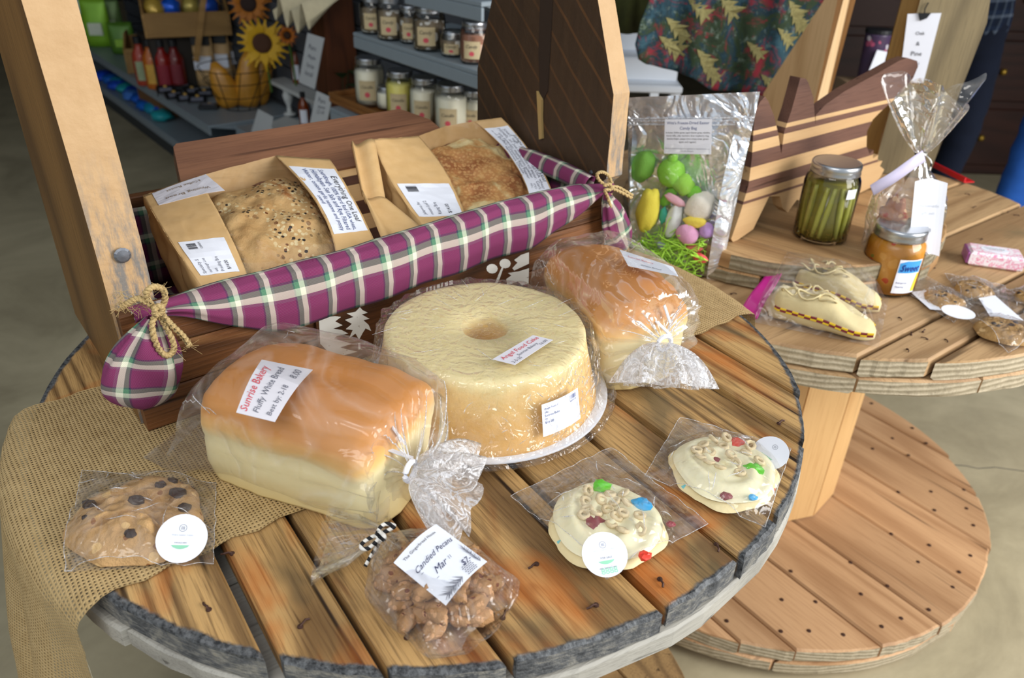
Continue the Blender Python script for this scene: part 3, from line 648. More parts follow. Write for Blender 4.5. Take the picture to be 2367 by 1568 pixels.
for k in range(70):
    a = bt(rr.uniform(268, 330), rr.uniform(680, 722), -.03); q = a + V3((rr.uniform(-.012, .012), rr.uniform(-.006, .006), rr.uniform(-.012, .008))); g.tube([a, (a+q)/2+V3((0, 0, .002)), q], .00022, 3)
for k in range(26):
    x, y = rr.choice(((438, 800), (375, 668), (402, 808), (366, 722))); a = bt(x, y, -.044); q = a + V3((rr.uniform(-.012, .012), rr.uniform(-.004, .004), rr.uniform(-.012, .008))); g.tube([a, q], .0002, 3)
tag(g.out('frayed_fibre', M['twine'], b1, world=True), kind='stuff')

# ---------------------------------------------------------------- striped serving board lying in the box
def sb(l, s, w_=0):        # s: along the leaning board, from its low edge; w_: above the face
    t0, h0, t1, h1 = .045, .030, .362, .178; L = math.hypot(t1-t0, h1-h0); ct, ch = (t1-t0)/L, (h1-h0)/L
    return bx(l, t0 + ct*s - ch*w_, h0 + ch*s + ct*w_)
Lb = math.hypot(.317, .148)
brd = thing('serving_board', 'long walnut and maple striped serving board leaning inside the bread box', 'cutting board', M=Matrix.Translation(bx(.3, .05, .03)) @ BM.to_3x3().to_4x4())
widths = [(.055, 'maple'), (.02, 'walnut_dark'), (.022, 'maple'), (.03, 'walnut_dark'), (.028, 'maple'), (.026, 'walnut_dark'), (.032, 'maple'), (.018, 'walnut_dark'), (.014, 'maple')]
s0 = 0
for w_, mm in widths:
    g = G(); g.add([sb(l, s, z) for z in (0, .018) for l, s in ((.150, s0+.0002), (.585, s0+.0002), (.585, s0+w_), (.150, s0+w_))], [(3, 2, 1, 0), (4, 5, 6, 7), (0, 1, 5, 4), (1, 2, 6, 5), (2, 3, 7, 6), (3, 0, 4, 7)])
    g.out('maple_strip' if mm == 'maple' else 'walnut_strip', M[mm], brd, world=True); s0 += w_
g = G(); P = [(.150, s0+.0002), (.585, s0+.0002), (.568, Lb-.035), (.538, Lb-.006), (.53, Lb), (.178, Lb), (.172, Lb-.006)]
g.prism(P, lambda l, s, w_: sb(l, s, w_), -.004, .022); g.out('walnut_rail', M['walnut'], brd, world=True)

# ---------------------------------------------------------------- paper bags with windows and their loaves
def interp(rows, v):
    """quadratic through three points"""
    a, b_, c_ = rows; return a*(1-v)*(1-2*v) + b_*4*v*(1-v) + c_*v*(2*v-1)
def bagfn(st):
    """st: list of (s, bottom, middle, top) world points"""
    def f(s, v):
        for (s0, *A), (s1, *B) in zip(st, st[1:]):
            if s <= s1 or s1 == st[-1][0]:
                k = (s-s0)/(s1-s0); k = k*k*(3-2*k)*.5 + k*.5; return lerp(interp(A, v), interp(B, v), k)
    return f
def board_pt(p):     # drop a point to just above the serving board
    q = p-BL; l, t = q.dot(BU), q.dot(BB); s = (t-.045)/(.317/Lb); return sb(l, max(.004, min(Lb-.01, s)), .0205)
up_b = V3((BB.x*-.42, BB.y*-.42, .9)).normalized()
def paper_bag(lab, f, wins, top_fold, side_open, creases=.0012, seed=1):
    root = thing('paper_bread_bag', lab, 'bread bag', board_pt(f(.5, .4)))
    def ff(s, v): p = f(s, v); return p + up_b*(creases*noise.noise(p*38 + V3((seed, 0, 0))) + creases*.7*noise.noise(p*90))
    a, b_ = wins
    def band(s0, s1, nm, m):
        g = G(); g.grid(lambda u, v: ff(lerp(s0, s1, u), v), 16, 34); o = g.out(nm, m, root, True, world=True, fix=False)
        if m is M['kraft']: mo = o.modifiers.new('thickness', 'SOLIDIFY'); mo.thickness = .0006
        return o
    band(0, a, 'paper_panel', M['kraft']); band(b_, 1, 'paper_panel', M['kraft']); band(a-.01, b_+.01, 'window', M['window'])
    # sides and ends fold down to the board
    def skirt(fn, nm, n=26, inset=.0, wob=.003):
        g = G(); g.grid(lambda u, v: lerp(fn(u), board_pt(fn(u)) + (f(.5, .5)-fn(u))*inset, v) + V3((noise.noise(V3((u*7, v*3, seed))), noise.noise(V3((u*6, v*4, seed+5))), 0))*wob*math.sin(v*PI), n, 8)
        o = g.out(nm, M['kraft'], root, True, world=True, fix=False); mo = o.modifiers.new('thickness', 'SOLIDIFY'); mo.thickness = .0006; return o
    skirt(lambda u: ff(0, u), 'side_gusset', wob=.009); skirt(lambda u: ff(1, u), 'side_gusset')
    skirt(lambda u: ff(u, 0), 'bottom_fold', wob=.002)
    g = G(); g.grid(lambda u, v: lerp(ff(u, 1), board_pt(ff(u, 1)) + V3((0, 0, 0)), v), 26, 4); g.out('top_fold', M['kraft'], root, True, world=True, fix=False)
    return root, ff
def bag_loaf(lab, ff, s0, s1, mat, lumps, seed, inset=.006):
    g = G(); nu, nv = 60, 60; V = []
    def p_(u, v):
        s = lerp(s0, s1, u); vv = lerp(.03, .97, v); e = (1-abs(2*u-1)**4)*(1-abs(2*v-1)**4)
        p = ff(s, vv); low = board_pt(p); q = lerp(low, p - up_b*inset, max(.03, e**.45)); k = noise.noise(q*34+V3((seed, 0, 0)))*lumps*1.4 + noise.noise(q*80)*lumps*.5 + noise.noise(q*240)*lumps*.3
        return q + up_b*(min(k, inset*.8)-lumps*.2)
    g.grid(p_, nu, nv); n = len(g.V); h = G(); h.grid(lambda u, v: board_pt(p_(u, v)) , nu, nv)
    rim = [i for i in range(nu)] + [j*(nu+1)+nu for j in range(nv)] + [nv*(nu+1)+i for i in range(nu, 0, -1)] + [j*(nu+1) for j in range(nv, 0, -1)]
    g.add([board_pt(g.V[i]) + V3((0, 0, .001)) for i in rim], [tuple(range(len(rim)))]); m = len(rim)
    for k in range(m): g.F.append((rim[k], rim[(k+1) % m], n+(k+1) % m, n+k)); g.mi.append(0)
    c_ = board_pt(ff((s0+s1)/2, .5)); o = g.out('bread_loaf', mat, None, True, TR(c_), world=True); return tag(o, lab, 'bread')
def Bt(px, py, t): return bt(px, py, t)
fA = bagfn([(0, Bt(480, 684, .032), Bt(392, 556, .115), Bt(330, 452, .225)), (.30, Bt(576, 646, .034), Bt(520, 520, .118), Bt(455, 408, .245)),
    (.62, Bt(710, 615, .036), Bt(655, 490, .122), Bt(590, 372, .27)), (.80, Bt(782, 592, .034), Bt(738, 470, .125), Bt(640, 360, .27)), (1, Bt(872, 574, .032), Bt(822, 470, .12), Bt(762, 368, .235))])
m_seed = speckle('seeded_crust', ('c79c5e', 'a8763a'), [('e4c896', 170, .34, .8), ('2a1d14', 190, .42, .42), ('3a281c', 130, .30, .25)], bump=.6)

def everything_crust():
    n = N('everything_bread_crust'); v = n.coords(); big = n.noise(v, 9, 3, .5, .6); base = n.mix(n.noise(v, 26, 5, .65), rgb('e2c48c'), rgb('c08a4c')); c = base
    msk = n.math('MULTIPLY', n.math('SUBTRACT', big,   .42, clamp=True), 12, clamp=True)
    for col, scl, rad, ch in (('ecd8a8', 150, .38, .75), ('2c2018', 165, .36, .40), ('7a4a24', 110, .34, .3)):
        vo = n.n('TexVoronoi', {'Vector': v, 'Scale': scl}); k = n.math('MULTIPLY', n.math('LESS_THAN', vo.outputs['Distance'], rad), n.math('LESS_THAN', n.n('SeparateXYZ', {0: vo.outputs['Color']}).outputs[0], ch))
        c = n.mix(n.math('MULTIPLY', k, msk), c, rgb(col))
    red = n.math('MULTIPLY', n.math('SUBTRACT', n.noise(v, 16, 4, .6, 1.0), .60, clamp=True), 7, clamp=True); c = n.mix(red, c, rgb('a86a34'))
    return n.pbr(c, .6, 0, n.bump(n.noise(v, 120, 4, .7), .5, .004))
bagA, ffA = paper_bag('kraft paper bread bag with seeded loaf, left one in the wooden box', fA, (.30, .78), None, True, seed=1)
bag_loaf('seeded sourdough loaf speckled with black seeds inside the left paper bag', ffA, .17, .90, everything_crust(), .005, 1)
fB = bagfn([(0, Bt(997, 548, .034), Bt(905, 420, .16), Bt(862, 322, .24)), (.30, Bt(1084, 522, .036), Bt(1035, 405, .165), Bt(968, 314, .26)),
    (.58, Bt(1160, 500, .036), Bt(1110, 385, .17), Bt(1030, 292, .275)), (.80, Bt(1228, 480, .036), Bt(1185, 370, .165), Bt(1096, 280, .26)), (1, Bt(1284, 464, .034), Bt(1235, 365, .15), Bt(1158, 272, .235))])
def parm_crust():
    n = N('cheese_bread_crust'); v = n.coords(); f = n.noise(v, 11, 5, .6, .8); c = n.ramp(f, [(.36, rgb('9a5c30')), (.46, rgb('c08550')), (.54, rgb('cf9a5c')), (.60, rgb('e8d198')), (.75, rgb('f0dfae'))])
    vo = n.n('TexVoronoi', {'Vector': v, 'Scale': 190}); k = n.math('MULTIPLY', n.math('LESS_THAN', vo.outputs['Distance'], .45), n.math('LESS_THAN', f, .55)); c = n.mix(n.math('MULTIPLY', k, .55), c, rgb('e6b878'))
    return n.pbr(c, .6, 0, n.bump(n.math('ADD', k, n.noise(v, 100, 4)), .5, .004))
bagB, ffB = paper_bag('kraft paper bread bag with golden cheese loaf, right one in the wooden box', fB, (.30, .80), None, True, seed=6)
bag_loaf('golden brown cheese crusted loaf inside the right paper bag', ffB, .15, .93, parm_crust(), .006, 6)
# the rolled mouth at the left of the right bag
def roll(p0, p1, p2, p3):
    return lambda u, v: lerp(lerp(p0, p1, u), lerp(p3, p2, u), v) + BU*(-.010*math.sin(u*PI)) + up_b*.004*math.sin(u*9)
g = G(); g.slab(roll(Bt(812, 330, .235), Bt(866, 324, .232), Bt(892, 470, .12), Bt(838, 450, .13)), 12, 12, lambda u, v: up_b*.004); g.out('rolled_mouth', M['kraft'], bagB, True, world=True)
g = G(); g.slab(roll(Bt(836, 440, .135), Bt(892, 460, .125), Bt(996, 546, .036), Bt(884, 556, .034)), 12, 12, lambda u, v: up_b*.001); g.out('side_panel', M['kraft'], bagB, True, world=True)
# stickers
def on(ff, s0, v0, s1, v1, s2, v2, s3, v3):   # corners: TL TR BR BL as the writing runs
    return lambda u, v: (lambda a: ff(a[0], a[1]))((lerp(lerp(s3, s2, u), lerp(s0, s1, u), v), lerp(lerp(v3, v2, u), lerp(v0, v1, u), v)))
I, IG, IB = M['ink'], M['ink_gray'], M['ink_blue']
o, f2 = label_on(on(ffA, .05, .155, .045, .46, .25, .40, .245, .085), M['paper'], bagA, [('Specialty S', .05, .80, .40, IG), ('ourdough Loa', .05, .66, .42, IG), ('ves', .05, .52, .10, IG), ('Proofing Bre', .05, .38, .42, IG), ('$14.00', .08, .20, .26, I)], 'price_sticker', rot=0)
bars(f2, o, I, .74, .66, .93, .86, 10, 3); lettering(f2, [('CLRRRM', .74, .56, .19, I)], o)
o, f2 = label_on(on(ffA, .40, .80, .06, .84, .06, .985, .36, .995), M['paper_gray'], bagA, [('Wyoming Bread', .14, .62, .72, M['ink_brown']), ('& Coffee Roast', .2, .18, .6, M['ink_brown'])], 'logo_sticker')
o, f2 = label_on(on(ffA, .985, .88, .985, .20, .80, .20, .80, .88), M['paper'], bagA, [('Everything One Loaf', .14, .76, .72, I, 0, .75), ('Sourdough, 100% Hard Red USA wheat,', .03, .60, .94, IB, 0, .75), ('Himalayan Sea Salt and Rye Filtered', .04, .44, .92, IB, 0, .75), ('Water, onion garlic sesame and poppy', .03, .28, .94, IB, 0, .75), ('seed', .45, .12, .12, IB, 0, .75)], 'ingredient_sticker')
o, f2 = label_on(on(ffB, .03, .16, .03, .47, .27, .41, .27, .09), M['paper'], bagB, [('Jalapeno Par', .05, .78, .38, IG), ('mesan Loaf 2', .05, .64, .40, IG), ('Rising Bre', .05, .48, .34, IG), ('$14.00', .08, .26, .26, I)], 'price_sticker')
bars(f2, o, I, .74, .66, .93, .86, 10, 5)
o, f2 = label_on(on(ffB, .985, .90, .985, .10, .81, .10, .81, .90), M['paper'], bagB, [('Jalapeno Parmesan Loaf', .14, .80, .72, I, 0, .6), ('Sourdough, 100% Hard Red USA wheat,', .04, .65, .92, IG, 0, .55), ('Himalayan Sea Salt, Filtered water, Garlic,', .02, .50, .96, IG, 0, .55), ('Onion powder, mushroom powder (Porcini)', .02, .36, .96, IG, 0, .55), ('and Buffalo Crushed Red Pepper Onion,', .04, .22, .92, IG, 0, .55), ('Parmesan Cheese.', .3, .08, .42, IG, 0, .55)], 'ingredient_sticker')
# ---------------------------------------------------------------- loaves in plastic bags on the front table
def loaf_ring(x, w_, h, sq):
    """cross-section of a tin loaf: straight sides, slight overhang, domed top"""
    P = []
    base = [(-.47, 0), (-.47, .02), (-.49, .25), (-.5, .45), (-.495, .52), (-.52, .58), (-.54, .68), (-.52, .80), (-.44, .90), (-.30, .965), (-.12, 1), (.12, 1), (.30, .965), (.44, .90), (.52, .80), (.54, .68), (.52, .58), (.495, .52), (.5, .45), (.49, .25), (.47, .02), (.47, 0), (.2, 0), (-.2, 0)]
    for a, b_ in base: P.append(V3((x, a*w_, max(.0, b_*h))))
    return P
def tin_loaf(lab, M_, L, w_, h, mat, seed):
    g = G(); rings = []; n = 34
    for i in range(n+1):
        u = i/n; e = 1-abs(2*u-1); k = min(1, math.sqrt(max(0, 1-(1-min(1, e/.24))**2))); k = .50+.50*k if 0 < i < n else .46
        x = (u-.5)*L; hh = h*(.9+.1*math.sin(u*PI))*(.8+.2*k); r = loaf_ring(x, w_*k, hh, 0)
        r = [p + V3((0, 0, 0)) + V3((1, 1, .6 if p.z > .003 else 0))*(noise.noise(p*16+V3((seed, 0, 0)))*.0045+noise.noise(p*48)*.0014) for p in r]
        r = [V3((p.x, p.y, max(p.z, 0))) for p in r]; rings.append(r)
    g.loft(rings, True); o = g.out('bread_loaf', mat, None, True, M_); return tag(o, lab, 'bread')
def gathered_bag(lab, M_, L, w_, h, tie, tail, flat, seed, tie_lab=None):
    """film bag round a loaf lying along local X: flat sealed end at -X, gathered at `tie`, bunched tail after it"""
    root = thing('plastic_bread_bag', lab, 'bread bag', M=M_); m = 96
    rings = []
    def ring(c_, ax, hw, hh, e, pl, np_, k, zc=None):
        ax = V3(ax).normalized(); sd = V3((-ax.y, ax.x, 0)); sd = sd.normalized() if sd.length > .1 else V3((0, 1, 0)); up = ax.cross(sd); up = up if up.z > 0 else -up; P = []
        for i in range(m):
            a = 2*PI*i/m; c1, s1 = math.cos(a), math.sin(a); r = (abs(c1)**e + abs(s1)**e)**(-1/e); q = 1 + pl*math.sin(a*np_ + k*.6 + 2*noise.noise(V3((a*1.5, k*.3, seed))))
            p = V3(c_) + sd*(c1*r*hw*q) + up*(s1*r*hh*q); p += V3((noise.noise(p*22+V3((seed, 9, 0))), noise.noise(p*22+V3((seed, 0, 9))), noise.noise(p*22+V3((9, 0, seed)))))*.0035
            P.append(V3((p.x, p.y, max(p.z, .0008))))
        return P
    x0 = -L/2
    st = [(x0-flat, w_*.50, .0016, 6), (x0-flat*.55, w_*.55, .010, 5), (x0-flat*.18, w_*.58, h*.26, 4), (x0-.004, w_*.56, h*.42, 4), (x0+.02, w_*.56, h*.52, 4), (x0+L*.3, w_*.57, h*.535, 4), (x0+L*.6, w_*.57, h*.535, 4), (x0+L*.86, w_*.56, h*.52, 3.6), (x0+L, w_*.53, h*.48, 3)]
    for k in range(len(st)-1):
        for q in range(5):
            f = q/5; a = [lerp(st[k][i], st[k+1][i], f) for i in range(4)]; rings.append(ring((a[0], 0, max(a[2], .001)+.0005), (1, 0, 0), a[1], a[2], a[3], .012+.05*max(0, (k+f-4)/4)**2, 15, k+f))
    last = V3((x0+L, 0, h*.48)); T = V3(tie)
    for q in range(12):
        f = q/11; c_ = lerp(last, T, f); k = (1-f)**1.15; hw = lerp(.0075, w_*.53, k); hh = lerp(.0075, h*.48, k); rings.append(ring(c_, lerp(V3((1, 0, 0)), (T-last).normalized(), f), hw, hh, lerp(2, 3, k), .07+.22*f, 17, 8+f*.3))
    g = G(); g.loft(rings, False); g.out('bag_body', M['film_bag'], root, True)
    g = G(); rj = random.Random(seed); nr_ = len(rings)
    for k in range(26):
        j = rj.randrange(m); dk = rj.choice((0, 0, .4)); i1 = nr_-1; i0 = nr_-1-rj.randrange(6, 13); P = [rings[i][(j+int((i1-i)*dk))%m]*1 for i in range(i0, i1+1)]; P = [p + V3((0, 0, .0006)) for p in P]
        if P[0].z > .02: g.tube(P, [.0001+.00075*math.sin(min(1, q_/len(P)+.05)*PI*.9) for q_ in range(len(P))], 5)
    for k in range(7):
        j = rj.randrange(m); i0 = rj.randrange(12, nr_-26); dk = rj.choice((.5, 1, -1)); P = [rings[i0+q_][(j+int(q_*dk))%m]+V3((0, 0, .0005)) for q_ in range(rj.randrange(4, 12))]
        if P[0].z > .03: g.tube(P, .0004, 5)
    tag(g.out('fold_highlight', M['film_tail'], root, True), kind='stuff')  # milky slivers paint the highlights on folds running to the tie
    rings = []; E = V3(tail); m = 72
    for q in range(16):
        f = q/15; c_ = lerp(T, E, f) + V3((0, 0, .006*math.sin(f*PI))); r = .0075 + (w_*.42-.0075)*f**.6; rings.append(ring(c_, (E-T).normalized(), r, r*.6, 2, .28, 9, 3+f*1.5))
    g = G(); g.loft(rings, False); g.out('bunched_tail', M['film_tail'], root, True)
    g = G(); P = [T + V3((0, math.cos(a)*.009, math.sin(a)*.009)) for a in [2*PI*k/14 for k in range(14)]]; g.tube(P, .0028, 6, True)
    g.box((-.013, -.0022, -.0006), (.013, .0022, .0006), M=Matrix.Translation(T+V3((-.012, .004, .013))) @ Matrix.Rotation(.5, 4, 'Z') @ Matrix.Rotation(.5, 4, 'Y'))
    g.box((-.011, -.0022, -.0006), (.011, .0022, .0006), M=Matrix.Translation(T+V3((-.016, .010, .028))) @ Matrix.Rotation(.6, 4, 'Z') @ Matrix.Rotation(1.1, 4, 'Y'))
    g.out('twist_tie', M['white_plastic'], root)
    return root
m_white_loaf = crust('white_loaf_crust', [(0, 'e3cf95'), (.30, 'f0e4b4'), (.52, 'f2e5b6'), (.62, 'ecc07c'), (.74, 'd09048'), (1, 'bf7c38')], 2, 0, .12, .5, .16, 11, .10, .08)
ML1 = TR((-.186, .612, T1+.003), -.38); tin_loaf('fluffy white bread loaf lying at the front, left of the round cake', ML1, .200, .128, .116, m_white_loaf, 2)
bagL1 = gathered_bag('clear bag around the front white loaf, twist tied, handwritten slip on top', ML1, .200, .130, .121, (.118, -.030, .060), (.162, -.012, .030), .075, 3)
def zq(z, *px, off=0): return [gz(x, y, z) for x, y in px]
q = zq(T1+.131, (605, 833), (722, 848), (634, 968), (546, 955))
# writing runs from the bottom left of the slip up to its top right
fL = quadfn(q[0], q[1], q[2], q[3]); RD, PN = M['ink_red'], M['ink_pen']
fR = lambda u, v: fL(1-v, u) + V3((0, 0, .003*math.sin(u*PI)*0))
o, f2 = label_on(lambda u, v: lerp(lerp(q[3], q[2], 1-v), lerp(q[0], q[1], 1-v), u) + V3((0, 0, .004*math.sin(u*PI)-.004*(1-v))), M['paper_gray'], bagL1, [('Sunrise Bakery', .04, .76, .82, RD, .25), ('Fluffy White Bread', .06, .48, .84, IG, .2), ('Best by: 2-18', .06, .16, .50, IG, .2), ('8.00', .72, .14, .2, IG, .3)], 'handwritten_label')
ML2 = TR((.124, .869, T1+.004), -1.15); tin_loaf('white bread loaf at the back right of the front table, end facing the viewer', ML2, .192, .112, .118, m_white_loaf, 8)
bagL2 = gathered_bag('clear bag around the rear white loaf, knotted end facing front', ML2, .190, .118, .123, (.114, .004, .068), (.142, -.010, .030), .06, 11)
q2 = zq(T1+.131, (1432, 578), (1556, 618), (1568, 640), (1452, 616))
label_on(quadfn(*q2), M['paper'], bagL2, [('Sunrise Bakery', .1, .6, .5, RD, .2), ('White Bread', .3, .2, .4, IG, .2)], 'handwritten_label')

# ---------------------------------------------------------------- angel food cake on a foam plate, wrapped
CK = V3((-.030, .751, T1+.0035))
g = G(); g.lathe([(.02, 0), (.105, 0), (.118, .003), (.140, .011), (.1425, .0125), (.141, .0145), (.116, .007), (.02, .005)], 72); tag(g.out('foam_plate', M['white_plastic'], None, True, TR(CK)), 'white foam plate under the angel food cake', 'plate')
def cake_pt(a, k, prof):
    r, z = prof; p = V3((r*math.cos(a), r*math.sin(a), z)); e = noise.noise(p*26)*.0014 + noise.noise(p*70)*.0006; return V3((p.x*(1+e/max(r, .02)), p.y*(1+e/max(r, .02)), z+e*.7))
prof = [(.022, .006), (.023, .03), (.025, .06), (.0235, .080), (.0245, .087), (.0275, .0905), (.055, .0912), (.08, .0915), (.103, .0915), (.1095, .0905), (.1120, .0870), (.1130, .080), (.117, .06), (.122, .04), (.127, .020), (.129, .011), (.126, .0075), (.06, .006)]
g = G(); g.loft([[cake_pt(2*PI*j/96, 0, p) for j in range(96)] for p in prof], True)
m_cake = (lambda n: (lambda v, s: n.pbr(n.mix(n.math('MULTIPLY', n.math('GREATER_THAN', n.noise(v, 130, 3, .6), .64), .25), n.ramp(n.math('ADD', n.math('DIVIDE', s, .09), n.math('MULTIPLY', n.math('SUBTRACT', n.noise(v, 20, 4, .65), .5), .35)), [(0, rgb('cf9652')), (.12, rgb('d9aa66')), (.5, rgb('e2b671')), (.84, rgb('e9c98a')), (.95, rgb('e9d69e')), (1, rgb('eedda8'))]), rgb('d9a865')), .7, 0, n.bump(n.math('ADD', n.noise(v, 220, 4, .7), n.noise(v, 70, 3)), .28, .002), Subsurface_Weight=.06, Subsurface_Radius=(.01, .006, .003)))(n.coords(), n.n('SeparateXYZ', {0: n.coords()}).outputs[2]))(N('angel_cake_crumb'))
tag(g.out('angel_food_cake', m_cake, None, True, TR(CK)), 'tall round golden angel food cake with a hole in its middle', 'cake')
wrap = thing('cling_wrap', 'glossy crinkled cling wrap stretched over the round cake and its plate', 'plastic wrap', CK)
def wrp(a, r, z, k):
    p = V3((r*math.cos(a), r*math.sin(a), z)); e = abs(noise.noise(V3((a*7, z*14, 2))))*.006*k + noise.noise(p*60)*.0022*k + .0018; return V3((p.x*(1+e/max(r, .03)), p.y*(1+e/max(r, .03)), p.z + e*.6))
wp = [(.003, .0905, .3), (.02, .0912, .3), (.05, .0938, .35), (.085, .0945, .4), (.107, .0942, .6), (.1160, .0905, .9), (.1190, .075, 1), (.124, .05, 1), (.1305, .025, 1.1), (.1375, .014, 1), (.146, .014, .8), (.1485, .010, .7), (.142, .003, .5)]
ww = []
for a, b_ in zip(wp, wp[1:]):
    for q_ in range(4): ww.append(tuple(lerp(a[i], b_[i], q_/4) for i in range(3)))
ww.append(wp[-1]); g = G(); g.loft([[wrp(2*PI*j/180, *p) for j in range(180)] for p in ww], False); g.out('wrap_film', M['cling'], wrap, True)
g = G(); rr = random.Random(8)       # loose creases of film standing off the side
for k in range(46):
    a = rr.uniform(-2.6, .55); z = rr.uniform(.012, .07); r = lerp(.133, .118, z/.09)+.0035; L_ = rr.uniform(.006, .020); dz = rr.uniform(-.5, .9); w_ = rr.uniform(.0008, .003)
    p = V3((r*math.cos(a), r*math.sin(a), z)); tg = V3((-math.sin(a), math.cos(a), 0)); o_ = V3((math.cos(a), math.sin(a), 0)); d = (tg*rr.uniform(-.5, .5)+V3((0, 0, 1))).normalized()
    g.add([p-tg*w_, p+d*L_*.5+o_*.0025, p+tg*w_, p+d*L_], [(0, 1, 3), (1, 2, 3), (0, 2, 1)])
tag(g.out('film_crease', M['cling'], wrap, False, fix=False), kind='stuff'); g = G()
for k in range(150):
    a = rr.gauss(-.55, .38) if k % 4 else rr.uniform(-2.6, .4); z = rr.uniform(.010, .082); r = lerp(.134, .117, z/.09)+.004; L_ = rr.uniform(.003, .013); p = V3((r*math.cos(a), r*math.sin(a), z)); tg = V3((-math.sin(a), math.cos(a), 0)); d = (tg*rr.uniform(-1.2, 1.2)+V3((0, 0, rr.uniform(.3, 1)))).normalized()
    g.tube([p, p+d*L_*.5+tg*rr.uniform(-.001, .001), p+d*L_], [.0001, rr.uniform(.0003, .0008), .0001], 4)
for k in range(26):
    a = rr.uniform(0, 6.28); r = rr.uniform(.04, .10); p = V3((r*math.cos(a), r*math.sin(a), .0975)); d = V3((math.cos(a+rr.uniform(-1, 1)), math.sin(a+rr.uniform(-1, 1)), 0)); g.tube([p, p+d*.008, p+d*rr.uniform(.012, .03)], [.0001, .0004, .0001], 4)
tag(g.out('fold_highlight', M['film_tail'], wrap, True), kind='stuff')  # whitish slivers stand in for glints on the wrap, densest at the right
q = zq(CK.z+.1000, (1138, 832), (1190, 845), (1278, 787), (1232, 776))
label_on(lambda u, v: lerp(lerp(q[1], q[2], u), lerp(q[0], q[3], u), v), M['paper_gray'], wrap, [('Angel Food Cake', .05, .58, .9, RD, .3), ('Sunrise Bakery', .28, .30, .5, IG, .3), ('16.00', .76, .12, .18, IG, .2), ('2-5-25', .04, .10, .22, IG, .2)], 'handwritten_label')
def side(px0, px1, z0, z1):
    def f(u, v):
        z = lerp(z0, z1, v); r = lerp(.137, .1195, z/.09) + .002; a = lerp(px0, px1, u); return CK + V3((r*math.cos(a), r*math.sin(a), z + .012*(u-.5)*0))
    return f
aS = math.atan2; pA = gz(1240, 972, T1+.016); pB = gz(1336, 935, T1+.02)
a0 = -1.06; a1 = -.66
o, f2 = label_on(side(a0, a1, .030, .066), M['paper'], wrap, [('Angel Food C', .06, .82, .34, IB), ('ake', .06, .71, .08, IB), ('Sunrise Bake', .06, .60, .36, IB), ('ry', .06, .50, .06, IB), ('$16.00', .06, .39, .20, IB)], 'price_sticker')
bars(f2, o, IB, .72, .80, .90, .93, 10, 2); lettering(f2, [('6059278', .72, .72, .18, IB)], o)

# ---------------------------------------------------------------- flat clear pouches with cookies
def pouch(lab, cs, base, bump_fn, seed, film_m=None, n=44, wr=1.0, lift=.0012, cat='cookie bag', M0=None):
    """cs: the four corners on the table (TL TR BR BL); top sheet rides over the cookie"""
    c_ = sum(cs, V3())/4; root = thing('clear_pouch', lab, cat, (c_.x, c_.y, base)); f = quadfn(*cs)
    def top(u, v):
        p = f(u, v); e = min(u, 1-u, v, 1-v); edge = smooth01(e/.12); z = bump_fn(p); cr = noise.noise(V3((p.x*40, p.y*40, seed)))
        z = z + edge*(.0025 + .0045*wr*abs(cr) + .002*wr*noise.noise(V3((p.x*110, p.y*110, seed)))); jag = .0015*noise.noise(V3((u*9, v*9, seed)))
        return V3((p.x+jag, p.y+jag, base + lift + max(z, .0004) + (1-edge)*.004*abs(noise.noise(V3((u*5, v*5, seed+2))))))
    g = G(); g.grid(top, n, n); g.out('top_film', film_m or M['film'], root, True, world=True, fix=False)
    g = G(); ed = [(i/40, 0) for i in range(40)] + [(1, i/40) for i in range(40)] + [(1-i/40, 1) for i in range(40)] + [(0, 1-i/40) for i in range(40)]; g.tube([top(*e_) for e_ in ed], .00035, 4, True); g.out('heat_seal', M['film_tail'], root, True, world=True)
    g = G(); g.grid(lambda u, v: (lambda p: V3((p.x, p.y, base+.0006)))(f(u, v)), 2, 2); g.out('bottom_film', film_m or M['film'], root, False, world=True, fix=False)
    g = G(); rj = random.Random(seed+50)
    for k in range(14):
        u, v = rj.uniform(.08, .9), rj.uniform(.08, .9); a = rj.uniform(0, 6.28); L_ = rj.uniform(.05, .22); P = [top(min(.99, max(.01, u+math.cos(a)*L_*q_/6)), min(.99, max(.01, v+math.sin(a)*L_*q_/6)))+V3((0, 0, .0004)) for q_ in range(7)]; g.tube(P, [.0001, .0003, .0005, .0006, .0004, .0002, .0001], 4)
    tag(g.out('fold_highlight', M['film_tail'], root, True, world=True), kind='stuff')  # bright fold lines: highlights put in as milky slivers
    return root, top
def hump(c_, r, h, p=2.2):
    return lambda q: h*max(0, 1-((math.hypot(q.x-c_[0], q.y-c_[1])/r)**p))**.5 if math.hypot(q.x-c_[0], q.y-c_[1]) < r else 0
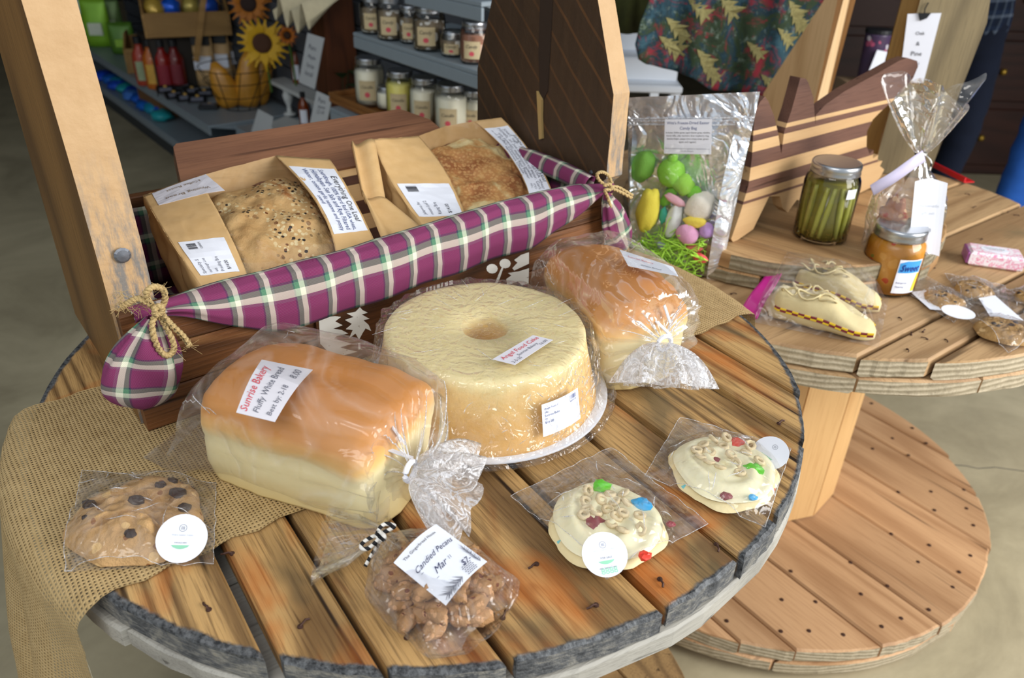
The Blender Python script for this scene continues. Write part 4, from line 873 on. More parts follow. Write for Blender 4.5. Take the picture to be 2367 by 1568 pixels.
def cookie(lab, c_, r, h, mat, chipm, seed, chips=10, rough=.0035, fr=38, ell=1.0, ang=0, group=None, nm='cookie'):
    g = G(); nr, na = (50, 150) if r > .058 else (30, 84); rings = []
    for k in range(nr+1):
        f = k/nr; ring = []
        for j in range(na):
            a = 2*PI*j/na; rr_ = r*f*(1+.045*math.sin(a*3+seed)+.03*math.sin(a*7+seed*2)+.02*noise.noise(V3((math.cos(a)*6, math.sin(a)*6, seed)))); p = V3((rr_*math.cos(a), rr_*ell*math.sin(a), 0))
            q = p*fr + V3((seed*3, 0, 0)); n1 = noise.noise(q); cr = abs(noise.noise(q*.75+V3((7, 7, 0)))); z = h*max(0, 1-f**3.2)**.55 + rough*(n1 + .6*noise.noise(q*2.3) + .35*noise.noise(q*5)) * (1-f**6)
            z -= rough*1.5*max(0, 1-cr*7)*(1-f**4)
            ring.append(V3((p.x, p.y, max(z, .001*(1-f)))))
        rings.append(ring)
    g.loft(rings, False); n0 = len(g.V); g.add([p*1 for p in rings[-1]], [tuple(range(na-1, -1, -1))])
    root = g.out(nm, mat, None, True, TR(c_, ang)); tag(root, lab, 'cookie', group); rr = random.Random(seed)
    for k in range(chips):
        a = rr.uniform(0, 2*PI); d = r*.85*math.sqrt(rr.random()); x, y = d*math.cos(a), d*ell*math.sin(a); s = rr.uniform(.0028, .0055)*r/.05
        z = h*max(0, 1-(d/r)**3.2)**.55; gg = G(); gg.blob((x, y, z), s*1.3, s, s*.6, k+seed, .35, 3, 8, 6); gg.out('chocolate_chip', chipm, root, False)
    return root
m_cookie = speckle('oatmeal_cookie_dough', ('c9a270', 'b18a58'), [('dcb67c', 60, .3, .4), ('8f5f33', 110, .25, .25), ('4a3630', 38, .22, .25)], bump=1.0, sc=2)
m_choc = plain('chocolate', '33221c', .4, var=.3)
cc = (-.338, .524, T1+.005)
cookie('large cracked chocolate chip cookie in the bag at the far left of the front table', cc, .060, .020, m_cookie, m_choc, 3, 9, .0075, 26, .92, -.25)
cs = [gz(190, 1088, T1+.004), gz(500, 1118, T1+.004), gz(494, 1305, T1+.004), gz(150, 1322, T1+.004)]
pc, tp = pouch('clear bag with the large chocolate chip cookie, round white sticker at its right', cs, T1+.003, hump(cc, .066, .024), 4)
def round_label(top, cu, cv, ru, rv, texts, root, mats, lab=None, tilt=0, ring=True, off=.0012):
    P = []; g = G(); n = 36; Pf = lambda x, y: top(cu + ru*(x*math.cos(tilt)-y*math.sin(tilt)), cv + rv*(x*math.sin(tilt)+y*math.cos(tilt)))
    plane = [Pf(math.cos(a), math.sin(a)) for a in [2*PI*k/n for k in range(n)]]; c_ = sum(plane, V3())/n
    ex = (Pf(1, 0)-Pf(-1, 0))/2; ey = (Pf(0, 1)-Pf(0, -1))/2; nn = ex.cross(ey).normalized(); nn = nn if nn.z > 0 else -nn; hi = max((p-c_).dot(nn) for p in plane + [Pf(0, 0)]); c_ = c_ + nn*(min(hi, .006)*.7+off)
    f = lambda u, v: c_ + ex*(2*u-1) + ey*(2*v-1)
    rings = [[c_ + (ex*math.cos(a)+ey*math.sin(a))*r + nn*z for a in [2*PI*k/n for k in range(n)]] for r, z in ((1, -.0003), (1, 0))]
    g.loft(rings, True); o = g.out('round_sticker', M['paper'], root, world=True)
    if ring:
        g = G(); g.loft([[c_ + (ex*math.cos(a)+ey*math.sin(a))*r + nn*.0004 for a in [2*PI*k/n for k in range(n)]] for r in (.93, .915)], False); g.out('printed_ring', M['ink_mint'], o, world=True, fix=False)
    g = G(); g.loft([[c_ + ey*.42 + (ex*math.cos(a)+ey*math.sin(a))*r + nn*.0004 for a in [2*PI*k/n for k in range(n)]] for r in (.15, .135)], False)
    for dx in (-.05, 0, .05): g.add([c_ + ex*(dx+x) + ey*(.42+y) + nn*.0004 for x, y in ((-.008, -.07), (.008, -.07), (.008, .07), (-.008, .07))], [(0, 1, 2, 3)])
    g.out('printed_emblem', M['ink_gray'], o, world=True, fix=False)
    g = G(); pts = [(-.36, -.28), (.36, -.28), (.28, -.36), (.14, -.42), (0, -.44), (-.14, -.42), (-.28, -.36)]; g.add([c_+ex*x+ey*y+nn*.0004 for x, y in pts], [tuple(range(6, -1, -1))]); g.out('printed_bowl', M['ink_mint'], o, world=True, fix=False)
    lettering(f, texts, o, .0005)
    return o
def lab_at(px, py, z, ru, rv, ang, texts, root, tz=0):
    c_ = gz(px, py, z); e = V3((math.cos(ang), math.sin(ang), 0)); f = V3((-math.sin(ang), math.cos(ang), tz)).normalized()
    return round_label(lambda u, v: c_ + e*((u-.5)*2*ru) + f*((v-.5)*2*rv), .5, .5, .5, .5, texts, root, M, off=.0003, ring=False)
m_pale_ink = plain('pale_ink', 'c3c7cf', .6)
lab_at(420, 1245, T1+.024, .0222, .0208, .02, [("Witt's Sweet Treats", .30, .55, .42, m_pale_ink), ('FOR SALE HERE', .38, .395, .24, IG)], pc, tz=.75)
# frosted cookies
m_base = speckle('sprinkle_cookie_dough', ('ecdfb4', 'e0cb94'), [('7cc4c8', 90, .22, .12), ('d8705c', 80, .2, .1)], bump=.4)
m_frost = (lambda n: n.pbr((.86, .80, .55), .35, 0, n.bump(n.noise(n.coords(), 18, 3, .5, 2), .25, .004), Subsurface_Weight=.2, Subsurface_Radius=(.01, .008, .004)))(N('cream_frosting'))
m_cereal = plain('oat_cereal', 'dcc9a2', .8, var=.15, sc=200, bump=.5)
CM = {'green': plain('green_marshmallow', '5fc81f', .4, var=.35, sc=90), 'blue': plain('blue_marshmallow', '2aa7e4', .45, var=.15), 'red': plain('red_marshmallow', 'e0402e', .45), 'plum': plain('plum_marshmallow', '8e4248', .5, var=.2)}
def frosted(lab, c_, r, seed, bits, cer, h=.013):
    root = cookie(lab, c_, r, h*.7, m_base, m_choc, seed, 0, .0015, 24)
    g = G(); rings = []
    for k in range(22):
        f = k/21; ring = []
        for j in range(72):
            a = 2*PI*j/72; q = r*.93*f*(1+.03*math.sin(a*3+seed)+.02*math.sin(a*5)); sw = .0022*math.sin(f*15+a+.8*math.sin(a*2+seed)); ring.append(V3((q*math.cos(a), q*math.sin(a), h*.55+(h*.55+sw)*max(0, 1-f**3.5)**.5)))
        rings.append(ring)
    g.loft(rings, False); g.out('frosting', m_frost, root, True)
    inv = W[root.name].inverted()
    for k, (px, py) in enumerate(cer):
        p = inv @ gz(px, py, c_[2]+h+.002); rr = random.Random(k+seed); g = G(); R1 = .0036
        P = [V3((R1*math.cos(a), R1*math.sin(a), 0)) for a in [2*PI*i/8 for i in range(8)]]; Rm = Matrix.Rotation(rr.uniform(-.7, .7), 3, 'X') @ Matrix.Rotation(rr.uniform(-.7, .7), 3, 'Y'); P = [Rm @ (v*(1+.25*rr.random())) for v in P]
        g.tube([v*1.15 + p for v in P], .0022, 6, True); g.out('cereal_ring', m_cereal, root, True)
    for k, (col, px, py, s, al) in enumerate(bits):
        p = inv @ gz(px, py, c_[2]+h*.9); g = G(); g.blob(p, s*1.6, s*1.3, s*.75, k+3, .4, 2, 10, 7, M=Matrix.Rotation(al, 3, 'Z')); g.out('marshmallow_piece', CM[col], root, False, label=col + ' marshmallow piece')
    return root
c1 = (.094, .541, T1+.0035)
frosted('frosted sugar cookie with cereal rings and green, blue and plum marshmallows', c1, .055, 2, [('green', 1390, 1125, .0065, .2), ('blue', 1484, 1166, .0065, -.4), ('plum', 1378, 1212, .007, 0), ('plum', 1550, 1212, .003, 0), ('red', 1490, 1285, .004, .4)],
    [(1360, 1135), (1410, 1142), (1441, 1140), (1355, 1160), (1390, 1155), (1420, 1160), (1450, 1163), (1357, 1178), (1350, 1190), (1405, 1178), (1440, 1185), (1412, 1212), (1440, 1226), (1480, 1224), (1478, 1192), (1425, 1195), (1378, 1186)])
cs = [gz(1180, 1150, T1+.003), gz(1412, 1038, T1+.003), gz(1636, 1214, T1+.003), gz(1402, 1342, T1+.003)]
p1, t1 = pouch('clear bag holding the nearer frosted cookie, round sticker at its front', cs, T1+.003, hump(c1, .062, .021), 8, n=52)

lab_at(1398, 1282, T1+.023, .0205, .0195, .28, [("Witt's Sweet Treats", .26, .58, .5, m_pale_ink), ('FOR SALE', .38, .40, .26, IG), ('with Sweet Treats', .30, .19, .40, IG), ('8888', .33, .07, .36, M['ink_mint'])], p1, tz=.6)
c2 = (.222, .622, T1+.0035)
frosted('frosted sugar cookie with red and green marshmallows, nearer the table rim', c2, .055, 7, [('red', 1705, 1024, .0055, .2), ('green', 1742, 1084, .0065, -.3), ('plum', 1657, 1064, .003, 0), ('plum', 1678, 1147, .004, 0), ('blue', 1740, 1150, .003, 0)],
    [(1625, 1028), (1650, 1015), (1672, 1032), (1640, 1045), (1610, 1040), (1690, 1050), (1620, 1055), (1665, 1080), (1700, 1072), (1710, 1092), (1755, 1066), (1725, 1045), (1680, 1012), (1735, 1030), (1640, 1068)])
cs = [gz(1490, 1102, T1+.003), gz(1572, 968, T1+.003), gz(1828, 1040, T1+.003), gz(1768, 1222, T1+.003)]
p2, t2 = pouch('clear bag holding the farther frosted cookie beside the table rim, sticker on edge', cs, T1+.003, hump(c2, .062, .021), 12, n=52)
lab_at(1781, 1047, T1+.016, .020, .018, -1.0, [('8888', .33, .07, .36, M['ink_mint'])], p2, tz=.8)

# ---------------------------------------------------------------- bag of candied pecans
m_pecan = speckle('candied_pecan', ('b48a5c', '94683e'), [('c9986a', 160, .35, .5), ('7a4326', 120, .3, .35)], bump=.8, sc=2)
PC = gz(1012, 1350, T1+.015); rr = random.Random(12); protos = []
ax = (gz(1110, 1460, T1+.01)-gz(890, 1240, T1+.01)); ax.z = 0; axn = ax.normalized(); sd = V3((-axn.y, axn.x, 0))
k = 0
for lay, (cnt, z, ra, rb) in enumerate(((26, .010, .050, .041), (22, .022, .043, .034), (14, .033, .032, .024))):
    for i in range(cnt):
        a = i*2.39996; d = math.sqrt((i+.5)/cnt); q = PC + axn*(ra*d*math.cos(a)) + sd*(rb*d*math.sin(a)); q.z = T1+z+rr.uniform(-.002, .003)
        Mx = Matrix.Translation(q) @ Matrix.Rotation(rr.uniform(0, 6.3), 4, 'Z') @ Matrix.Rotation(rr.uniform(-.5, .5), 4, 'X')
        if len(protos) < 4:
            g = G(); g.blob((0, 0, 0), .0125, .0075, .0068, k, .35, 3.2, 16, 12); o = g.out('candied_pecan', m_pecan, None, True, Mx); tag(o, 'brown sugar crusted pecan heaped in the bag with the pine cone label', 'nut', 'candied pecans in the tied bag'); protos.append(o)
        else:
            o = rr.choice(protos).copy(); C.objects.link(o); o.matrix_world = Mx @ Matrix.Scale(rr.uniform(.85, 1.15), 4); W[o.name] = o.matrix_world.copy()
        k += 1
pb = thing('pecan_bag', 'clear bag of candied pecans tied with black and white twine, pine cone label', 'snack bag', (PC.x, PC.y, T1+.001))
def pbag():
    T = gz(880, 1232, T1+.022); E = gz(745, 1250, T1+.012); rings = []; m = 72
    far = PC + axn*.064; st = []
    for q_ in range(20):
        f = q_/19; c_ = lerp(far, T, f); c_.z = lerp(T1+.012, T.z, f) if f > .7 else T1+.019; k_ = math.sin(min(1, f/.2+.35)*PI/2) if f < .2 else (1 if f < .62 else lerp(1, .12, smooth01((f-.62)/.38)))
        st.append((c_, .050*k_, .024*k_ if f > .1 else .012+.1*f*.024, .03+.16*smooth01((f-.6)/.4)))
    for q_ in range(1, 9):
        f = q_/8; st.append((lerp(T, E, f), .006+.034*f**.8, .003+.010*f, .22))
    for i, (c_, hw, hh, pl) in enumerate(st):
        nx = (st[min(i+1, len(st)-1)][0]-st[max(i-1, 0)][0]); nx.z = 0; nx.normalize(); s_ = V3((-nx.y, nx.x, 0)); P = []
        for j in range(m):
            a = 2*PI*j/m; q = 1+pl*math.sin(a*11+2*noise.noise(V3((a, i*.2, 1)))); p = c_ + s_*(math.cos(a)*hw*q) + V3((0, 0, math.sin(a)*hh*q*1.1)); p += V3((noise.noise(p*40), noise.noise(p*40+V3((5, 5, 5))), noise.noise(p*40+V3((9, 1, 5)))))*.004; P.append(V3((p.x, p.y, max(p.z, T1+.0012))))
        rings.append(P)
    return rings
g = G(); g.loft(pbag(), False); g.out('bag_film', M['film'], pb, True, world=True)
m_bw = (lambda n: n.pbr(n.mix(n.math('GREATER_THAN', n.n('TexWave', {'Vector': n.coords(), 'Scale': 55, 'Distortion': 0}, bands_direction='DIAGONAL').outputs[1], .5), rgb('16171c'), rgb('eeebe4')), .8))(N('black_white_twine'))
def twine_part(root, pts, z, r, m, nm='twine'):
    g = G(); g.tube(curve_pts([gz(x, y, z+dz) for x, y, dz in pts], 6), r, 6); g.out(nm, m, root, True, world=True)
twine_part(pb, [(884, 1240, 0), (876, 1225, .008), (890, 1212, .010), (912, 1216, .008), (900, 1225, .006), (886, 1232, .004)], T1+.024, .0019, m_bw)
twine_part(pb, [(882, 1236, 0), (860, 1242, .003), (838, 1256, .002), (836, 1268, .002), (852, 1268, .003), (872, 1250, .004), (882, 1240, .004)], T1+.022, .0019, m_bw)
twine_part(pb, [(884, 1240, .002), (872, 1262, 0), (858, 1285, -.004), (844, 1310, -.010)], T1+.022, .0019, m_bw)
twine_part(pb, [(876, 1228, .004), (888, 1240, .008), (884, 1248, .004), (872, 1240, .002), (876, 1226, .004)], T1+.022, .0022, m_bw)
q = [gz(910, 1302, T1+.044), gz(1008, 1213, T1+.050), gz(1126, 1300, T1+.048), gz(1031, 1401, T1+.036)]
fq = quadfn(q[0], q[1], q[2], q[3]); fq2 = lambda u, v: fq(u, v) + V3((0, 0, .004*math.sin(u*PI)))
o, f2 = label_on(fq2, M['paper'], pb, [('The Gingerbread House', .12, .87, .72, I, 0, 1.1), ('Candied Pecans', .10, .60, .84, PN, .5, 1.15), ('Mar', .28, .38, .28, PN, .5, 1.1), ('11', .60, .40, .06, PN, .3, 1.3), ('$7-', .66, .18, .2, PN, .3)], 'pine_cone_label')
g = G()
def ln(a, b_, w_=.004):
    d = (b_[0]-a[0], b_[1]-a[1]); L_ = math.hypot(*d) or 1; nx, ny = -d[1]/L_*w_, d[0]/L_*w_; g.add([f2(x, y)+fnormal(f2, .5, .5)*.0006 for x, y in ((a[0]-nx, a[1]-ny), (b_[0], b_[1]), (a[0]+nx, a[1]+ny))], [(0, 1, 2)])
ln((.12, .555), (.95, .575), .003); ln((.22, .34), (.95, .37), .003); rr = random.Random(6)
for k in range(34):      # pine needles, two sprays
    t = k/34; x = lerp(.03, .40, t); a = rr.uniform(.5, 1.1) if k % 2 else rr.uniform(-1.0, -.2); ln((x+.1, .07), (x+.1-.16*math.cos(a), .07+.15*math.sin(a)), .006)
    y = lerp(.08, .42, t); a = rr.uniform(1.2, 2.2) if k % 2 else rr.uniform(-.2, .5); ln((.92, y*.9), (min(.995, .92+.1*math.cos(a)), y*.9+.16*abs(math.sin(a))), .005)
for i in range(6):       # cone scales
    for j in range(5):
        cx, cy = .60+j*.045+(i % 2)*.02, .03+i*.028; g.add([f2(cx+.020*math.cos(a), cy+.014*math.sin(a))+fnormal(f2, .5, .5)*.0006 for a in (0, 1.05, 2.1, 3.14)], [(0, 1, 2, 3)])
g.out('pine_drawing', M['ink_gray'], o, world=True, fix=False)
# ---------------------------------------------------------------- rear table: striped fish shaped board on the riser
FA = V3((.387, 1.285, DZ)); fe = (V3((.744, 1.587, DZ))-FA).normalized(); fn_ = V3((-fe.y, fe.x, 0))
if fn_.y < 0: fn_ = -fn_
def fpl(px, py): q = gp(px, py, FA, fn_)-FA; return (q.dot(fe), q.z)
fish_px = [(2120, 141), (2098, 134), (2078, 141), (2024, 172), (1954, 210), (1908, 242), (1886, 266), (1885, 288), (1880, 225), (1869, 192), (1863, 182), (1850, 180), (1841, 214), (1830, 254), (1813, 304), (1806, 356), (1799, 310), (1790, 270), (1776, 234), (1768, 223), (1757, 236), (1746, 256), (1742, 296), (1738, 366), (1730, 430), (1712, 490), (1690, 553), (1694, 561), (1704, 559), (1741, 530), (1778, 454), (1803, 454), (1809, 481), (1821, 492), (1830, 478), (1842, 462), (1900, 476), (1968, 458), (2014, 433), (2034, 411), (2044, 392), (2034, 384), (2040, 372), (2028, 374), (2030, 358), (2018, 366), (2019, 347), (2010, 356), (2003, 338), (2004, 304), (2018, 276), (2038, 256), (2089, 211), (2111, 180), (2122, 154)]
fpoly = [fpl(*p) for p in fish_px]; fpoly = [(a, max(b, .0006)) for a, b in fpoly]
fish = thing('fish_shaped_board', 'walnut and maple striped fish shaped cutting board standing on the round riser', 'cutting board', FA)
d0, d1 = V3((*fpl(1744, 323), 0)), V3((*fpl(2038, 251), 0)); sdir = (d1-d0).normalized(); snor = V3((-sdir.y, sdir.x, 0))
cuts = [9e9] + [V3((*fpl(1767.6, y), 0)).dot(snor) for y in (297, 307, 321, 345, 379, 408.5, 434.5, 451.3, 457.5)] + [-9e9]
gx = wood('maple_upright', 'ceac80', 'c09a6c', 'a67e54', 'X', .8, .45, streak=.3); gy_ = wood('walnut_upright', '7a584a', '624438', '3a2622', 'X', 1.2, .45, streak=.5)
Rf = Matrix(((fe.x, fn_.x, 0, FA.x), (fe.y, fn_.y, 0, FA.y), (0, 0, 1, FA.z), (0, 0, 0, 1)))
for k in range(10):
    g = G(); g.prism([(a, b) for a, b in fpoly], lambda a, b, w_: V3((a, w_, b)), 0, .020)
    me = bpy.data.meshes.new('s'); me.from_pydata([tuple(v) for v in g.V], [], g.F); bm = bmesh.new(); bm.from_mesh(me)
    for off, sg in ((cuts[k], 1), (cuts[k+1], -1)):
        if abs(off) > 1e6: continue
        co = V3((snor.x*off, 0, snor.y*off)); no = V3((snor.x, 0, snor.y))*sg
        r = bmesh.ops.bisect_plane(bm, geom=bm.verts[:]+bm.edges[:]+bm.faces[:], plane_co=co, plane_no=no, clear_outer=True)
        bmesh.ops.holes_fill(bm, edges=[e for e in bm.edges if e.is_boundary], sides=0)
    if bm.verts:
        m2 = bpy.data.meshes.new('strip'); bm.to_mesh(m2); V = [v.co.copy() for v in m2.vertices]; F = [tuple(p.vertices) for p in m2.polygons]
        mk('walnut_strip' if k % 2 == 0 else 'maple_strip', V, F, gy_ if k % 2 == 0 else gx, fish, M=W[fish.name].inverted() @ Rf)
    bm.free()

# ---------------------------------------------------------------- jars
def jar(name, lab, c_, rb, rl, h, fill_m, fill_h, sh=.76, cat='jar', group=None, lid_m=None, seg=40):
    root = thing(name, lab, cat, c_, 0, group)
    P = [(rb*.6, .0), (rb*.92, .001), (rb, .006), (rb*1.0, h*.30), (rb, h*sh-.01), (rb*.96, h*sh), (rl*.95, h*sh+.012), (rl*.90, h*sh+.016), (rl*.90, h-.012)]
    g = G(); g.lathe(P, seg, cap=False); g.out('glass', M['glass'], root, True)
    if fill_m: g = G(); g.lathe([(.002, .004)] + [(r*.95, max(z, .005)) for r, z in P[1:] if z < fill_h] + [(rb*.9 if fill_h < h*sh else rl*.86, fill_h), (.002, fill_h)], seg); g.out('contents', fill_m, root, True)
    g = G(); H = h-.016; g.lathe([(rl*.93, H-.004), (rl*.985, H-.003), (rl, H), (rl*.97, H+.004), (rl*.985, H+.006), (rl*.985, H+.013), (rl*.95, H+.016), (rl*.86, H+.016)], seg); g.out('screw_band', lid_m or M['steel_lid'], root, True)
    g = G(); g.lathe([(.001, H+.0135), (rl*.80, H+.0135), (rl*.83, H+.0150), (rl*.87, H+.0150), (rl*.87, H+.010), (.001, H+.010)], seg); g.out('lid_disc', lid_m or M['steel_lid'], root, True)
    return root
m_brine = plain('olive_brine', '77701f', .3, var=.3, sc=60); m_bean = plain('pickled_bean', 'bcbc5c', .35, var=.25, sc=60)
jp = gz(1893, 548, DZ); jp.z = DZ+.001
JP = jar('mason_jar', 'tall glass mason jar of pickled green beans on the round riser', jp, .0475, .0425, .140, None, .11, .80)
g = G(); g.lathe([(.002, .004), (.036, .006), (.038, .02), (.038, .108), (.002, .108)], 24); g.out('brine', m_brine, JP, True)
rr = random.Random(5); protos = []
for k in range(14):
    a = -2.7 + k*2*PI/14 + rr.uniform(-.08, .08); r = .0395; ln_ = rr.uniform(.085, .10); bend = rr.uniform(-.25, .25)
    g = G(); P = [V3((r*math.cos(a+bend*(t-.5)), r*math.sin(a+bend*(t-.5)), .012 + (.104-.012)*t)) for t in [i/8 for i in range(9)]]
    g.tube(P, [.0035+.0016*math.sin(i/8*PI) for i in range(9)], 7); o = g.out('green_bean', m_bean, None, True, TR(jp)); tag(o, 'olive pickled bean standing in the jar on the riser', 'bean', 'pickled beans in the mason jar')
g = G()
for k in range(240):
    a = rr.uniform(0, 6.28); z = .006+abs(rr.gauss(0, .012)); r = .0435; g.blob((r*math.cos(a), r*math.sin(a), z), .001, .001, .001, k, 0, 1, 5, 4)
tag(g.out('mustard_seed', plain('mustard_seed', 'b8953a', .5), JP), kind='stuff')
g = G(); g.lathe([(.007, .1392), (.004, .1394), (.001, .1394)], 12); g.out('red_lid_mark', M['ink_red'], JP, M=TR((-.016, -.004, -.0002)))
def wraplab(root, r, a0, a1, z0, z1, m, texts=(), nm='jar_label', base=None):
    b_ = W[root.name].translation; f = lambda u, v: b_ + V3(((r)*math.cos(lerp(a0, a1, u)), (r)*math.sin(lerp(a0, a1, u)), lerp(z0, z1, v)))
    return label_on(f, m, root, texts, nm)
wraplab(JP, .0478, -1.35, -.95, .088, .105, M['paper'])
js = gz(2043, 664, T2); js.z = T2+.001
m_relish = speckle('pepper_relish', ('d69a38', 'bd7f26'), [('d8a048', 60, .4, .5), ('c84a20', 55, .28, .16), ('8a8a30', 70, .3, .1)], rough=.3, bump=.2)
JS = jar('mason_jar', 'glass mason jar of orange pepper relish with a green dot on its lid', js, .0485, .0430, .118, m_relish, .098, .76)
g = G(); g.lathe([(.013, .1162), (.013, .1168), (.001, .1168)], 24); g.out('green_dot', plain('neon_green_paper', '35e81c', .6), JS, M=TR((-.004, .004, 0)))
o, f2 = wraplab(JS, .0492, -1.80, -.95, .012, .074, M['paper'], [('Sweet', .10, .66, .8, plain('deep_blue_ink', '143c9a', .5), .2, 1.2), ('Refrigerate', .08, .30, .44, IB), ('Opening', .08, .18, .34, IB)])
g = G(); g.grid(lambda u, v: f2(lerp(.03, .97, u), lerp(.62, .97, v) if u > .3 else lerp(.62, .9+.07*u/.3, v))+fnormal(f2, .5, .5)*.0003, 10, 3); g.out('label_band', plain('sky_blue_print', '3f9be0', .5), o, world=True, fix=False)
lettering(lambda u, v: f2(u, v)+fnormal(f2, .5, .5)*.0004, [('Sweet', .10, .68, .8, plain('navy_print', '0f2f86', .5), .25, 1.3)], o)
g = G(); g.add([f2(*p)+fnormal(f2, .5, .5)*.0006 for p in ((.80, .05), (.98, .05), (.98, .6), (.90, .6), (.84, .35))], [(0, 1, 2, 3, 4)]); g.out('yellow_print', plain('yellow_print', 'f0d23a', .5), o, world=True, fix=False)
wraplab(JS, .0490, -3.35, -2.95, .012, .05, M['paper'])

# ---------------------------------------------------------------- silver stand-up bag of easter candy
CA = V3((.214, 1.328, T2+.002)); ce = (V3((.368, 1.258, T2+.002))-CA).normalized(); cn = V3((ce.y, -ce.x, 0))
if cn.y > 0: cn = -cn
cu_ = V3((0, 0, 1))
def cpl(px, py, d=0): return gp(px, py, CA+cn*d, cn)
TLc, TRc, BRc, BLc = cpl(1452, 226), cpl(1757, 212), cpl(1664, 648), cpl(1456, 592)
m_foil = (lambda n: (lambda v: n.pbr((.88, .92, .98), .20, .72, n.bump(n.math('ADD', n.math('ABSOLUTE', n.math('SUBTRACT', n.noise(v, 17, 2, .5, 1.5), .5)), n.math('MULTIPLY', n.noise(v, 60, 2), .15)), .8, .02)))(n.coords()))(N('silver_foil'))
candy = thing('candy_bag', 'silver foil stand-up bag of easter candy with clear front on the rear table', 'candy bag', (CA+(BRc-BLc)*.5))
def csheet(u, v, bul, sd):
    p = lerp(lerp(BLc, BRc, u), lerp(TLc, TRc, u), v); e = math.sin(min(1, max(0, u))*PI)**.5 * (1-smooth01((v-.55)/.28))*math.sqrt(max(0, min(1, (v+.02)*3)))
    cr = noise.noise(V3((u*5, v*6, sd)))*.0035 + abs(noise.noise(V3((u*3-v*5, v*3+u*4, sd+4))))*.005*(1-smooth01((v-.8)/.1))
    return p + cn*(bul*e + cr)
g = G(); g.grid(lambda u, v: csheet(u, v, -.012, 1), 40, 60); o = g.out('foil_back', m_foil, candy, True, world=True, fix=False)
def fz(u, v): return csheet(u, v, .042, 7) + cn*.002
g = G(); g.grid(lambda u, v: fz(lerp(0, .88, u), v), 40, 60); g.out('clear_front', M['film_clear'], candy, True, world=True, fix=False)
g = G(); g.grid(lambda u, v: fz(lerp(.87, 1, u), v), 10, 60); g.out('foil_margin', m_foil, candy, True, world=True, fix=False)
g = G(); g.grid(lambda u, v: fz(lerp(0, .04, u), lerp(.2, .85, v)), 3, 40); g.out('foil_margin', m_foil, candy, True, world=True, fix=False)
for vv in (.865, .88, .845): g = G(); g.tube([fz(i/20, vv)+cn*.001 for i in range(21)], .0012, 6); g.out('zip_ridge', M['film_tail'], candy, True, world=True)
g = G(); g.grid(lambda u, v: fz(u, lerp(.90, 1, v))+cn*.0008, 30, 6); g.out('header_film', M['film'], candy, True, world=True, fix=False)
q = [cpl(1537, 276, .012), cpl(1646, 275, .012), cpl(1644, 357, .012), cpl(1535, 355, .012)]
label_on(quadfn(*q), M['paper'], candy, [("Witt's Freeze-Dried Easter", .05, .86, .90, IB), ('Candy Bag', .33, .71, .36, IB), ('Includes: Edible green apple Easter grass, skittles,', .03, .60, .94, I), ('berry taffy, jolly ranchers, blue raspberry ring,', .05, .51, .90, I), ('banana finger, peeps (rice crispy treat, green', .06, .42, .88, I), ('apple and regular)', .32, .33, .36, I), ('Made in a home kitchen not regulated or inspected and may', .03, .14, .94, IG), ('contain allergens', .37, .07, .26, IG)], 'printed_label')
def sweet(lab, px, py, rx, rz, col, d=.012, ang=0, seed=1, amp=.22, fr=1.6, nm='candy', ry=None, ears=0):
    c_ = cpl(px, py, d); g = G(); Rm = Matrix(((ce.x, cn.x, 0), (ce.y, cn.y, 0), (0, 0, 1))) @ Matrix.Rotation(ang, 3, 'Y'); g.blob((0, 0, 0), rx, ry or min(rx, rz)*.7, rz, seed, amp, fr, 18, 12, M=Rm)
    for k in range(ears): g.blob(Rm @ V3(((k-.5)*rx*.9, 0, rz*.95)), rx*.36, rx*.25, rz*.45, seed+k, .1, 1, 10, 8, M=Rm)
    m = CMAT.setdefault(col, plain('sugar_' + col, col, .75, var=.06, sc=300, bump=.3)); o = g.out(nm, m, None, True, TR(c_)); return tag(o, lab, 'candy', 'easter candies in the silver bag')
CMAT = {}
sweet('yellow speckled marshmallow at the left of the silver bag', 1498, 486, .020, .042, 'f0e050', .020, .05, 1, ears=0, ry=.014)
sweet('large green marshmallow at the top of the silver bag', 1552, 400, .024, .024, '8fd045', .006, .4, 2, ears=1)
sweet('green marshmallow below the largest green one', 1580, 425, .020, .018, '9cd850', .010, .9, 3)
sweet('dark green marshmallow behind the others, upper left', 1487, 385, .020, .028, '7bb848', .000, .3, 4)
sweet('small green candy lying against the white marshmallow', 1604, 445, .014, .010, '7ecb40', .008, -.6, 5)
sweet('long green candy behind the pink one', 1546, 455, .010, .022, '74b83c', .006, .5, 15)
sweet('white marshmallow with a black dot eye', 1618, 478, .024, .027, 'efe9dc', .012, .5, 6)
sweet('white upright marshmallow in the middle of the silver bag', 1556, 510, .014, .032, 'e8eef0', .014, .15, 7)
sweet('pale pink candy stick under the green ones', 1560, 462, .020, .008, 'eab4c4', .018, .35, 8)
sweet('yellow beak shaped candy above the pink egg', 1606, 512, .020, .010, 'f2dc58', .022, -.1, 9)
sweet('pink sugared egg above the grass', 1588, 542, .020, .017, 'e2a6cc', .024, .2, 10)
sweet('lilac sugared egg right of the pink one', 1634, 534, .013, .015, 'c09ad8', .020, .1, 11)
sweet('red candy in the green grass', 1618, 596, .015, .008, 'ea5a5c', .024, .2, 12)
sweet('coral candy above the red one in the grass', 1604, 574, .016, .006, 'e87a70', .020, -.1, 13)
sweet('pale blue candy at the bottom left of the grass', 1532, 568, .010, .008, 'a8bcd8', .020, 0, 14)
sweet('teal candy behind the yellow marshmallow', 1533, 498, .007, .016, '3fb4a0', .012, 0, 16)
g = G(); rr = random.Random(21)
